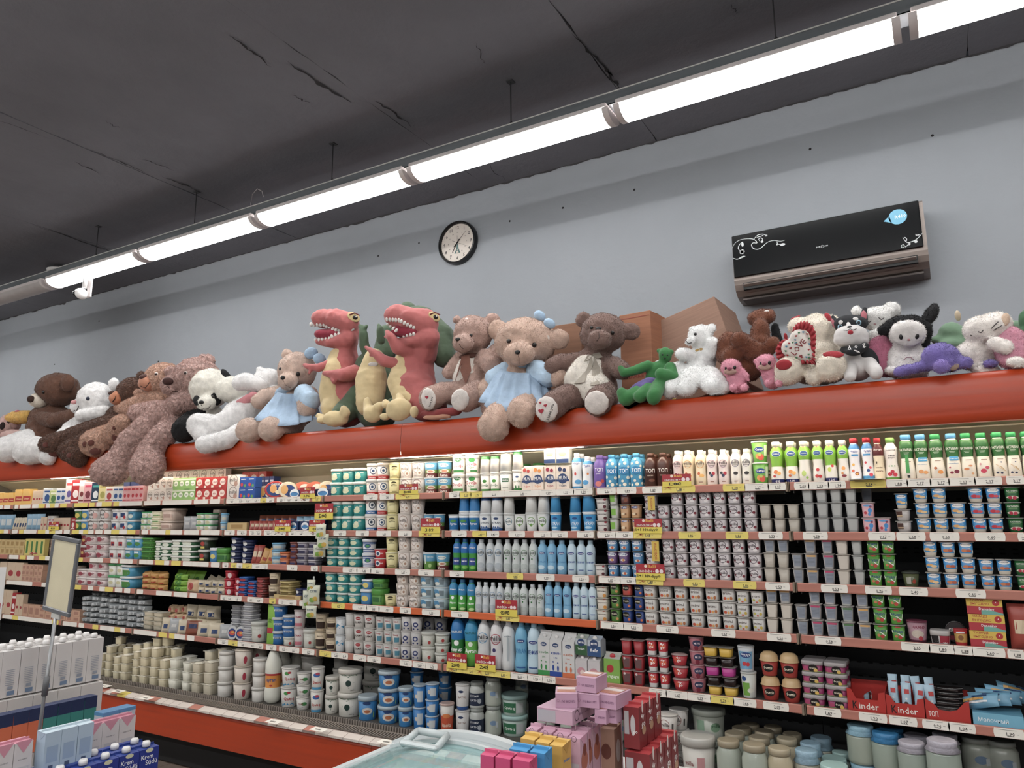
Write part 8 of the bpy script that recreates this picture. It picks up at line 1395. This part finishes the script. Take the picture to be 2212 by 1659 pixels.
def DT(T, px, pyt, y, wpx, layers, desc, H=None):
    T = K[T]; p = at(px, pyt, y); u = depth(p) / F; w = round(wpx * u, 3); h = round((p.z - DECK) / layers, 3)
    if H and layers == 1: h = H
    for j in range(layers):
        put(T, w, h - .001, p.x, y, p.z - h * (layers - j), desc + ' on the base deck' + (f', {LAY[j] if j < layers - 1 else "top"} of its stack' if layers > 1 else ''), (desc + ' stack') if layers > 1 else None, math.atan2(-p.x, y) * .7 + RNG.uniform(-.1, .1))
A4 = lambda x, y: (1380 + x / 2.659, 1380 + y / 2.659)
DT('mcu', *A4(165, 425), 3.44, 44, 3, 'tall white yogurt cup with grey lid'); DT('mcu', *A4(228, 398), 3.54, 42, 3, 'tall white yogurt cup in the second row'); DT('mpg', *A4(397, 392), 3.62, 72, 2, 'green labelled yogurt pail'); DT('mpa', *A4(338, 548), 3.42, 74, 1, 'pink labelled yogurt pail')
for i, (x, yv, d, w) in enumerate([(513, 575, 3.40, 52), (660, 598, 3.36, 54), (590, 505, 3.62, 46), (720, 525, 3.60, 46), (550, 535, 3.50, 48), (690, 560, 3.48, 50), (640, 485, 3.74, 42), (770, 500, 3.74, 42)]):
    DT('bjr', *A4(x, yv), d, w, 1, 'beige lidded yogurt jar ' + ['beside the pink pail', 'second at the front', 'in the third row', 'in the third row, farther along', 'in the second row', 'in the second row, farther along', 'in the shaded back row', 'in the shaded back row, farther along'][i])
DT('pjr', *A4(805, 620), 3.38, 52, 1, 'cream jar with film top'); DT('pjr', *A4(850, 565), 3.55, 48, 1, 'cream jar with film top, second row'); DT('pjr', *A4(880, 540), 3.66, 44, 1, 'cream jar of the third row')
for i, (x, yv, d, w) in enumerate([(960, 632, 3.42, 52), (985, 592, 3.54, 48), (1045, 560, 3.66, 48)]): DT('cjs', *A4(x, yv), d, w, 1, ['blue gathered cloth jar at the front', 'blue gathered cloth jar in the middle', 'blue gathered cloth jar at the back'][i])
for i, (x, yv, d, w) in enumerate([(1120, 718, 3.36, 56), (1120, 680, 3.5, 50), (1160, 645, 3.6, 36)]): DT('gpa', *A4(x, yv), d, w, 1, ['low green lidded tub at the front', 'low green lidded tub behind', 'small patterned lidded tub'][i])
DT('cjl', *A4(1270, 488), 3.52, 58, 2, 'pale blue cloth topped jar'); DT('cjb', *A4(1414, 530), 3.48, 58, 2, 'bright blue cloth topped jar'); DT('cjb', *A4(1450, 505), 3.62, 52, 2, 'bright blue cloth jar in the second row'); DT('cjw', *A4(1564, 585), 3.42, 58, 2, 'lilac cloth topped jar'); DT('cjw', *A4(1590, 548), 3.58, 54, 2, 'lilac cloth topped jar of the second row'); DT('cjw', *A4(1738, 575), 3.38, 66, 2, 'large white cloth topped jar'); DT('cjw', *A4(1755, 540), 3.58, 54, 2, 'white cloth topped jar of the second row'); DT('wjr', *A4(1930, 560), 3.66, 60, 2, 'dim glass jar in the shade'); DT('wjr', *A4(2080, 580), 3.66, 60, 2, 'second dim glass jar in the shade')

# ---- discount cards standing in the rails
def card(x0, y0, x1, y1, hand, label, y=YF - .012, strike=False):
    p0, p1 = at(x0, y1, y), at(x1, y0, y); w = p1.x - p0.x; h = p1.z - p0.z; r = empty('discount_card', ((p0.x + p1.x) / 2, y, p0.z)); tag(r, label, 'price card', 'red and yellow discount cards')
    MB().box(-w / 2, w / 2, 0, .0012, h * .42, h, mat('#ab2230', .4)).build('red_panel', r); MB().box(-w / 2, w / 2, 0, .0012, 0, h * .42, mat('#e3cf3e', .4)).build('yellow_panel', r)
    d = MB(); D_ = [('t', 'Balli', w * .06, h * .86, w * .28, h * .2, '#e8b03c'), e(-w * .16, h * .86, w * .05, '#e8dcc8'), ('t', 'ENDİRİM +', -w * .13, h * .56, w * .56, h * .17, '#f2ece6'), e(w * .24, h * .56, w * .065, '#f0dcdc'), e(w * .39, h * .56, w * .065, '#f0dcdc'), ('t', hand, -w * .05, h * .22, w * (.8 if len(hand) > 5 else .42), h * .24, '#2b2a1c')]
    if strike: D_ += [('p', [(-w * .22, h * .1), (-w * .2, h * .08), (w * .16, h * .34), (w * .14, h * .36)], '#2b2a1c'), ('p', [(-w * .2, h * .34), (-w * .22, h * .32), (w * .14, h * .1), (w * .16, h * .12)], '#2b2a1c')]
    decals(d, D_, lambda a, c, o: (a, -o, c)); d.build('label_print', r)
    rb_ = MB(); 
    for q in ([(-.44, -.02), (-.2, -.12), (-.19, -.09)], [(-.44, -.2), (-.42, -.22), (-.27, -.06)], [(-.32, -.1), (-.3, -.1), (-.18, -.24), (-.2, -.24)], [(-.32, -.04), (-.27, -.02), (-.27, -.12), (-.32, -.12)]):
        rb_.add([(a * w, .0095 - .0075 - .001 if False else .002, c * h) for a, c in q], [tuple(range(len(q)))], mat('#b0402c', .5))
    rb_.build('ribbon_print', r)
for a in [(1431, 1023, 1492, 1052, '1.80', 'discount card before the pink and apricot yogurt bottles', True), (1371, 1120, 1429, 1152, '1+1 Hədiyyə', 'discount card under the gift banded cups, second shelf', False), (1375, 1219, 1435, 1252, '1+1 Hədiyyə', 'discount card under the gift banded cups, third shelf', False), (862, 1045, 903, 1068, '3.40', 'discount card before the beige yogurt tubs, top shelf', True),
          (909, 1119, 951, 1152, '3.09', 'discount card before the fermented milk cups, second shelf', False), (679, 1087, 720, 1122, '5.90', 'discount card overhanging the sausage shelf', True), (1070, 1297, 1117, 1330, '0.70', 'discount card on the orange rail before ayran bottles', True), (965, 1413, 1008, 1442, '2.10', 'discount card below the dark green kefir bottle', True),
          (1026, 1417, 1070, 1447, '2.49', 'discount card below the large white bottles', True), (648, 1052, 681, 1077, '3.96', 'discount card before the cheese rounds', False), (593, 1123, 628, 1148, '7.99', 'discount card before the sausage packs', True), (667, 1123, 702, 1148, '0.80', 'discount card beside the hanging fruit pouches', True), (104, 1127, 128, 1145, '4.20', 'discount card at the far wafer bay', False)]: card(*a[:5], a[5], strike=a[6])
o = MB(); p0, p1 = at(1833, 1038, YF - .03), at(1911, 1034, YF - .03); w_ = p1.x - p0.x
o.box(-w_ / 2, w_ / 2, -.035, .03, 0, .0015, mat('#efe8d8', .5)); c_ = o.build('discount_card'); c_.location = ((p0.x + p1.x) / 2, YF - .012, 1.7425); tag(c_, 'flat lying discount card edge below the red capped bottles', 'price card', 'red and yellow discount cards')
# gift bands around the cherry cup stacks
for r_i, (x0, y0, x1, y1) in enumerate([(1395, 1070, 1415, 1102), (1397, 1165, 1431, 1212)]):
    p0, p1 = at(x0, y1, YF - .004), at(x1, y0, YF - .004); b = MB(); w = .036; h = SZ[r_i] - .03 - p0.z
    b.box(-w / 2, w / 2, 0, .0015, 0, h, mat('#d9b63a', .4)); V, fs, a_ = glyphs('HƏDİYYƏ'); b.add([(v[1] * h * .8 * -1, -.0008, h / 2 + v[0] * h * .8) for v in V], fs, mat('#b5302c', .5))
    o = b.build('gift_band'); o.location = ((p0.x + p1.x) / 2, YF + .008, p0.z); tag(o, f'yellow gift band with red lettering around cups, {["second", "third"][r_i]} shelf', 'band', 'yellow gift bands')
# strips of fruit pouches hanging at the teal tub bay
for i, (px, py, w, h) in enumerate([(693, 1148, 24, 30), (697, 1170, 26, 32), (690, 1190, 26, 26), (672, 1265, 20, 24), (678, 1285, 26, 40), (664, 1295, 20, 38), (672, 1322, 26, 26)]):
    y = YF - .05 + .006 * (i % 3); p = at(px, py, y); u = depth(p) / F; put(K['pue'], round(w * u, 3), round(h * u, 3), p.x, y, p.z - h * u / 2, 'fruit puree pouch hanging on the strip, ' + ['upper bunch, topmost', 'upper bunch, middle', 'upper bunch, lowest', 'lower bunch, topmost', 'lower bunch, large one', 'lower bunch, outer one', 'lower bunch, lowest'][i], 'hanging fruit pouches', .5 + .2 * (i % 3 - 1), .025)
for i, (xa, za, zb) in enumerate([(696, 1130, 1205), (674, 1245, 1335)]):
    p, q = at(xa, za, YF - .03), at(xa, zb, YF - .03); b = MB().box(-.006, .006, -.001, .001, 0, p.z - q.z, mat('#b8bcb8', .3)); o = b.build('clip_strip'); o.location = (q.x, YF - .028, q.z); tag(o, f'plastic clip strip carrying the {["upper", "lower"][i]} fruit pouches', 'clip strip')
# ================================================================ near the aisle: stepped gondola of milk cartons
gm = mat('#8b9090', .45); gon = empty('carton_display_stand', (-3.1, 1.5, 0)); tag(gon, 'grey stepped display stand under the milk cartons', 'display stand')
for (x0, x1, z, nm) in ((-3.62, -3.26, .684, 'upper_board'), (-3.26, -2.97, .712, 'middle_board'), (-2.97, -2.70, .645, 'lower_board'), (-2.80, -2.52, .573, 'bottom_board')):
    MB().box(x0, x1, -.2, 1.99 if x1 < -2.7 else 1.93, z - .02, z, gm, .004).build(nm, gon).location = (3.1, -1.5, 0)
MB().box(-3.6, -2.95, -.2, 1.9, .05, .66, mat('#77706a', .7)).build('carcass', gon).location = (3.1, -1.5, 0); MB().box(-2.95, -2.56, -.2, 1.88, .05, .5, mat('#77706a', .7)).build('step_front', gon).location = (3.1, -1.5, 0)
for y in (-.1, .8, 1.8): MB().box(-3.5, -3.45, y, y + .05, 0, .06, dark).build('foot', gon).location = (3.1, -1.5, 0)
kind('wc', 'carton', 'milk_carton', 'carton', '#cfcac8', l='#d8d4d1', cap='#e3e0de', fold='#b9b4b2', d=[r_(0, .52 - .035 * i, .5, .012, '#9aa0ac') for i in range(9)] + [r_(.05, .18, .3, .06, '#8f95a2'), r_(.1, .08, .42, .08, '#6a7f9c')], dr=[r_(0, .5 - .05 * i, .6, .02, '#9aa6bc') for i in range(8)])
kind('lc2', 'carton', 'milk_carton', 'carton', '#c6c1bf', l='#cfcbc8', fold='#a8a3a0', d=[r_(.1, .25, .3, .05, '#8aa4b4')])
kind('tc2', 'box', 'milk_carton', 'carton', '#2f8078', l='#23335e', d=[r_(0, .86, 1, .28, '#1b2850')]); kind('oc2', 'box', 'milk_carton', 'carton', '#cf6238', l='#23335e', d=[r_(0, .86, 1, .28, '#1b2850')])
kind('pc2', 'carton', 'cream_carton', 'carton', '#cfc8c8', l='#cf8a9c', fold='#c9869a', d=[('p', [(-.48, .92), (.48, .92), (0, .72)], '#cf8a9c'), t('FOLLOW UP', 0, .62, .5, '#4a4a52'), r_(0, .4, .7, .2, '#b9b6bc'), r_(0, .06, 1, .12, '#b5507c')])
kind('bc2', 'carton', 'milk_carton', 'carton', '#a9bdd0', l='#c3d5e0', fold='#9fb4c6', d=[r_(0, .4, .7, .36, '#90a6c2'), r_(-.05, .1, .3, .12, '#4a5876')])
kind('kc2', 'carton', 'cream_carton', 'carton', '#22358c', l='#27408e', fold='#1d2c74', cap='#e0dfde', d=[e(0, .86, .2, '#c9c8a8', .1), t('Krem', -.1, .76, .62, '#e6e8ee'), t('Südü', .12, .66, .6, '#e6e8ee'), r_(-.05, .25, .5, .18, '#b02a34')])
def rowY(T, X, y_end, z0, w, d, h, n, desc, nk=0):
    for j in range(nk + 1):
        for i in range(n):
            put(K[T], w * .97, h, X - d / 2 - j * (d + .002), y_end - w * (i + .5), z0, desc + f', {ORD[min(i, 11)]} from the case side' + (f', {ORD[j]} line' if nk else ''), desc, math.pi / 2 + RNG.uniform(-.03, .03), d)
rowY('wc', -3.4, 2.085, .886, .0705, .062, .205, 8, 'white capped milk carton', 2)
for i in range(7): put(K['lc2'], .098, .215, -3.42, 2.09 - .1 * (i + .5), .685, f'plain white milk carton under the capped ones, {ORD[i]} along', 'plain white milk cartons', math.pi / 2, .07)
rowY('tc2', -3.15, 1.925, .713, .053, .05, .163, 4, 'teal and navy milk carton'); rowY('oc2', -3.15, 1.925 - .212, .713, .056, .05, .163, 6, 'orange and navy milk carton')
rowY('pc2', -2.9, 1.94, .646, .068, .06, .2, 4, 'pink topped white carton'); kind('pb2', 'box', 'milk_carton', 'carton', '#b8bcc8', l='#4f86b4')
rowY('pb2', -2.965, 1.98, .646, .07, .06, .198, 2, 'blue topped carton behind pink ones')
rowY('bc2', -2.73, 1.665, .752, .0565, .052, .146, 3, 'light blue milk carton'); rowY('pc2', -2.76, 1.475, .69, .06, .055, .195, 3, 'nearer pink topped carton')
pb = empty('tray_plate', (-2.76, 1.4, .735)); tag(pb, 'grey shelf plate with rounded end under light blue cartons', 'shelf')
MB().box(-.07, .07, -.5, .32, 0, .016, gm, .006).build('plate', pb); MB().tube([(0, .1, 0), (0, .1, -.235)], .012, gm).build('post', pb)
rowY('kc2', -2.66, 1.885, .574, .079, .07, .205, 6, 'blue cream carton with white cap', 1)
# framed sign on its pole
P0 = CAM + ray(133, 1242) * 2.78; fr = Vector((R_.x, R_.y, 0)).normalized(); fw = Vector((W_.x, W_.y, 0)).normalized(); a_ = math.radians(33); dx = (fr * math.cos(a_) - fw * math.sin(a_)); nz = Vector((0, 0, 1)); ny = nz.cross(dx)
sg = empty('sign_holder', P0); sg.rotation_mode = 'QUATERNION'; sg.rotation_quaternion = (Matrix((dx, ny, nz)).transposed() @ Matrix.Rotation(math.radians(-5), 3, 'Y').transposed()).to_quaternion(); tag(sg, 'grey framed blank cream notice on a slim pole among cartons', 'sign')
w_, h_ = .200, .285; fm_ = mat('#5f6166', .35); b = MB()
for x0, x1, z0, z1 in ((-w_/2, w_/2, h_/2 - .017, h_/2), (-w_/2, w_/2, -h_/2, -h_/2 + .017), (-w_/2, -w_/2 + .015, -h_/2 + .017, h_/2 - .017), (w_/2 - .015, w_/2, -h_/2 + .017, h_/2 - .017)): b.box(x0, x1, -.006, .006, z0, z1, fm_, .003)
b.build('frame', sg); MB().box(-w_/2 + .012, w_/2 - .012, -.001, .003, -h_/2 + .012, h_/2 - .012, mat('#c9bd98', .25)).build('notice_sheet', sg)
MB().box(-w_/2 + .012, w_/2 - .012, -.0035, -.0025, -h_/2 + .012, h_/2 - .012, mat('#ffffff', .05, 'film', scale=.05)).build('clear_cover', sg)
MB().box(-.03, .03, -.004, .006, -h_/2 - .02, -h_/2 + .002, mat('#b9b8b4', .2), .003).build('clip', sg); MB().tube([(0, 0, -h_/2 - .015), (0, 0, -.80)], .0065, mat('#8f9092', .3, metal=.5), 10).build('pole', sg); MB().tube([(0, 0, -.37), (0, 0, -.44)], .0105, mat('#5a5b5e', .4), 10).build('clamp', sg)
P1 = CAM + ray(2, 1285) * 2.7; s2 = empty('notice_card', P1, .9); tag(s2, 'white notice card edge at the far picture border', 'sign'); MB().box(-.05, .008, -.002, .002, -.09, .10, mat('#d6d2d0', .4)).build('card', s2)
b = MB(); b.add([(-.02, -.003, -.05), (.003, -.003, -.05), (.003, -.003, -.03), (-.02, -.003, -.03)], [(0, 1, 2, 3)], mat('#b02a3c')); b.build('print', s2); MB().tube([(-.02, 0, -.09), (-.02, 0, -.42)], .006, fm_, 8).build('pole', s2)
# ================================================================ chest freezer with curved glass lid
fz = empty('chest_freezer', (-1.12, 1.2, 0)); tag(fz, 'pale grey chest freezer with curved glass lid and moulded handle', 'freezer'); fc = mat('#aab2b4', .35); fd = mat('#7f888a', .4)
X0, X1, Y1 = -1.63, -1.0, 2.03; arch = lambda x: .872 + .062 * (1 - ((x + 1.315) / .315) ** 2)
def fpart(b, nm): o = b.build(nm, fz); o.location = -fz.location; return o
b = MB(); b.box(X0 + .03, X1 - .03, .2, Y1 - .03, .08, .845, mat('#c2c4c4', .4), .02); fpart(b, 'cabinet')
n = 24; xs = [X0 + (X1 - X0) * i / n for i in range(n + 1)]
def band(y0, y1, dz, th, m, nm, x0=X0, x1=X1):
    xx = [x0 + (x1 - x0) * i / n for i in range(n + 1)]; b = MB(); vs = []
    for x in xx: z = arch(x) + dz; vs += [(x, y0, z), (x, y1, z), (x, y0, z - th), (x, y1, z - th)]
    fs = []
    for i in range(n): q = 4 * i; fs += [(q, q + 4, q + 5, q + 1), (q + 2, q + 3, q + 7, q + 6), (q, q + 2, q + 6, q + 4), (q + 1, q + 5, q + 7, q + 3)]
    fs += [(0, 1, 3, 2), (4 * n, 4 * n + 2, 4 * n + 3, 4 * n + 1)]; b.add(vs, fs, m, False); return fpart(b, nm)
band(Y1 - .03, Y1, .012, .05, mat('#c9cfd0', .3), 'end_frame'); band(Y1 - .075, Y1 - .03, -.004, .02, fc, 'inner_end_frame', X0 + .03, X1 - .03); band(Y1 - .088, Y1 - .075, .004, .02, mat('#c4cccd', .3), 'lid_edge', X0 + .04, X1 - .04)
for x in (X0, X1 - .035): b = MB(); b.box(x, x + .035, .2, Y1, .845, .88, mat('#c3cacb', .3), .008); fpart(b, 'side_rail')
b = MB(); b.box(X0 + .036, X0 + .048, .2, Y1 - .08, .85, .874, mat('#3c4448', .3)); fpart(b, 'rail_seal')
band(.25, Y1 - .088, -.006, .004, mat('#a9cfcf', .05, 'film', scale=.42), 'glass_lid', X0 + .05, X1 - .05)
b = MB(); b.box(X0 + .05, X1 - .05, .25, Y1 - .09, .55, .56, mat('#9fb2b4', .6)); fpart(b, 'inner_floor')
hx = at(930, 1625, 1.93).x; hz = arch(hx); b = MB()
for (p0, p1) in (((-.06, -.09, .0), (-.055, -.02, .022)), ((.06, -.09, .0), (.055, -.02, .022)), ((-.055, -.02, .022), (.055, -.02, .022))): b.tube([(hx + p0[0], 1.96 + p0[1], hz + p0[2]), (hx + p1[0], 1.96 + p1[1], hz + p1[2])], .011, mat('#b9c2c3', .25), 10)
b.box(hx - .07, hx + .07, 1.86, 1.885, hz - .004, hz + .012, mat('#b4bdbe', .25), .006); fpart(b, 'handle')
for i, (x, y, c) in enumerate([(-1.5, 1.85, '#b9c4c4'), (-1.42, 1.78, '#7fa0a4'), (-1.36, 1.88, '#c4c0b4'), (-1.30, 1.8, '#9fb4b0'), (-1.24, 1.87, '#8fa8b8'), (-1.47, 1.66, '#b0bcb4')]):
    kind(f'fb{i}', 'pouch', 'frozen_food_bag', 'package', c, ro=.25, d=[r_(0, .5, .5, .4, '#d2d8d8')]); put(K[f'fb{i}'], .075, .15, x, y, .645 - .08, f'frozen food bag seen through the freezer glass, {ORD[i]} along', 'frozen food bags', .6 * i, .04)
pbx = empty('promotion_table', (-.76, 1.9, 0)); tag(pbx, 'low white promotion table under the pink and red cartons', 'table'); MB().box(-.23, .22, -.5, .45, .82, .84, mat('#c8c6c2', .5), .003).build('table_top', pbx)
for x_ in (-.21, .18):
    for y_ in (-.48, .40): MB().box(x_, x_ + .02, y_, y_ + .02, 0, .82, metal).build('leg', pbx)
ZB = .8405
def cb(T, pl, pr, pyt, Y, d, desc, z0=ZB, rz=0.0, h=None, group=None):
    """box whose front face spans pl..pr and whose top edge is at pyt, on the plane y = Y"""
    a, b_ = at(pl, pyt, Y), at(pr, pyt, Y); w = b_.x - a.x; H = h or (a.z + b_.z) / 2 - z0
    return put(K[T], round(w, 3), round(H, 3), (a.x + b_.x) / 2, Y + d / 2, z0, desc, group, rz, d)
DW = [e(0, .62, .40, '#a8604c', .5), e(.05, .74, .22, '#7c3c30', .3), e(0, .3, .38, '#e2e4ea', .25), t('DAWG', 0, .3, .62, '#27479c'), r_(0, .14, .4, .1, '#c23a6a'), r_(.46, .5, .08, 1, '#d8b0bc')]
kind('jr', 'carton', 'juice_carton', 'carton', '#c0346a', l='#cf4a78', fold='#b03060', d=[r_(0, .35, .96, .62, '#b98a94'), r_(-.15, .62, .4, .1, '#b8a894')], dr=[r_(0, .35, .9, .6, '#b9929a')])
kind('jb', 'carton', 'juice_carton', 'carton', '#3a86bc', l='#3f96cc', fold='#3580b4', dr=[r_(0, .62, .7, .16, '#2f6a5c'), r_(0, .3, .9, .3, '#7fa05a')]); kind('jy', 'carton', 'juice_carton', 'carton', '#c9983a', l='#d8ac4a', fold='#b88a34', dr=[t('Bambino', .0, .72, .7, '#3a7ab8'), r_(-.1, .4, .5, .3, '#b07a30')])
for i, (a, b_) in enumerate([(1038, 1066), (1070, 1101), (1107, 1143)]): cb('jr', a, b_, 1611 + i * 5, 1.62, .04, f'small magenta juice carton, {ORD[i]} along the front row', group='magenta juice cartons')
for i, (a, b_) in enumerate([(1100, 1138), (1144, 1176)]): cb('jb', a, b_, 1599 + i * 5, 1.68, .04, f'small blue juice carton, {ORD[i]} behind the magenta ones', group='blue juice cartons')
for i, (a, b_) in enumerate([(1124, 1154), (1156, 1185), (1187, 1214)]): cb('jy', a, b_, 1577 + i * 7, 1.77, .05, f'yellow juice carton, {ORD[i]} behind the blue ones', group='yellow juice cartons')
kind('pk', 'carton', 'biscuit_milk_carton', 'carton', '#c49aac', l='#c79aae', fold='#c890a8', d=[o_(0, .88, .22, '#3a2a34'), r_(0, .35, .8, .5, '#b9b0b8')], dr=DW); XR_ = at(1252, 1590, 1.86).x
for i, (a, b_) in enumerate([(1137, 1160), (1165, 1191), (1195, 1225), (1227, 1252)]): cb('pk', a, b_, 1556 + i * 6, 1.84, .05, f'pink biscuit carton, {ORD[i]} along the front line', group='pink biscuit cartons')
for i in range(5): put(K['pk'], .05, at(1245, 1573, 1.86).z - ZB, XR_ - .026, 1.918 + i * .052, ZB, f'pink biscuit carton, {ORD[i + 1]} back along the shown side', 'pink biscuit cartons', 0, .05)
kind('mpk', 'box', 'biscuit_multipack', 'box', '#bf9aae', d=[r_(-.22, .45, .50, .8, '#a9a5ae'), r_(0, .97, 1, .04, '#dcb0c8')], dr=[o_(-.3, .55, .1, '#2a2028'), t('Biscuits', .05, .55, .5, '#8a6a80', .16)]); kind('spk', 'box', 'biscuit_box', 'box', '#b98fa8', l='#c49cb2', d=[t('SVS BISCUITS', .08, .45, .62, '#6a3f62', .16), o_(-.38, .5, .06, '#7a4a6a')])
zt = at(1245, 1573, 1.86).z; cb('mpk', 1160, 1236, 1531, 1.87, .14, 'long pink multipack lying across the pink cartons', z0=zt + .001)
zt2 = zt + .001 + (at(1198, 1531, 1.87).z - zt - .001)
def sb(px, py, Y, w, d, h, z0, rz, desc):
    x = xpx(px, Y, z0 + h / 2); r = put(K['spk'], w, h, x, Y, z0, desc, 'small pink biscuit boxes', rz, d)
    b = MB(); b.box(-w * .42, w * .42, -d * .35, d * .40, h, h + .0015, mat('#b87a62', .35)); b.box(-w * .42, w * .42, -d * .05, d * .2, h + .0015, h + .003, mat('#e0d4d0', .3)); b.build('lid_print', r) if not any(c.name.startswith('lid_print') for c in r.children) else None
sb(1224, 1510, 1.93, .06, .085, .038, zt2, .45, 'pink biscuit box, lowest at the freezer side'); sb(1279, 1502, 1.96, .064, .08, .036, zt2, .12, 'pink biscuit box, middle of the pile'); sb(1325, 1496, 1.98, .064, .09, .037, zt2, -.1, 'pink biscuit box beside the red cartons'); sb(1279, 1462, 1.965, .058, .08, .040, zt2 + .038, .0, 'topmost pink biscuit box')
sb(1308, 1529, 1.96, .034, .07, zt2 - zt - .002, zt + .0005, 0, 'narrow pink box under the pile'); sb(1330, 1525, 1.98, .034, .07, zt2 - zt - .002, zt + .0005, 0, 'second narrow pink box under the pile')
kind('brn2', 'carton', 'biscuit_milk_carton', 'carton', '#a8806c', l='#b58a74', d=[e(0, .6, .3, '#6a3a2c', .4)], dr=[e(0, .6, .3, '#d8cfc8', .6), t('DAWG', 0, .28, .7, '#27479c')])
for i in range(3): put(K['brn2'], .05, .20, at(1331, 1560, 2.0).x + .01 * i - .03, 2.02 + i * .001, ZB, f'brown biscuit carton wedged before the red ones, {ORD[i]} one', 'brown biscuit cartons', 0, .05) if i == 0 else None
kind('rc', 'carton', 'yogurt_drink_carton', 'carton', '#7c2226', l='#b3383c', fold='#962a30', d=[e(.1, .5, .16, '#b9b4b4', .6), r_(-.3, .55, .3, .5, '#a9a4a6'), t('go', .25, .35, .3, '#e8e2de')], dr=[t('4y', -.02, .66, .45, '#ece6e2', .14), t('go', .05, .46, .5, '#ece6e2', .16), e(.1, .36, .26, '#b58a6a', .2), e(-.05, .88, .1, '#d8d0ca', .3)])
XC = at(1379, 1500, 1.98).x; wR = XC - at(1346, 1500, 1.98).x; hR = .118; zR = at(1379, 1518, 1.98).z - hR
for i in range(3):
    put(K['rc'], wR, hR, XC - wR / 2, 2.005 + i * .06, zR, f'red yogurt drink carton, {ORD[i]} back in the upper layer', 'red yogurt drink cartons', 0, .056)
for i in range(4): put(K['rc'], .07, (zR - ZB) / .94, XC + .028 - .035, 2.0 + i * .06, ZB, f'red yogurt drink carton, {ORD[i]} back in the lower layer', 'red yogurt drink cartons', 0, .056)
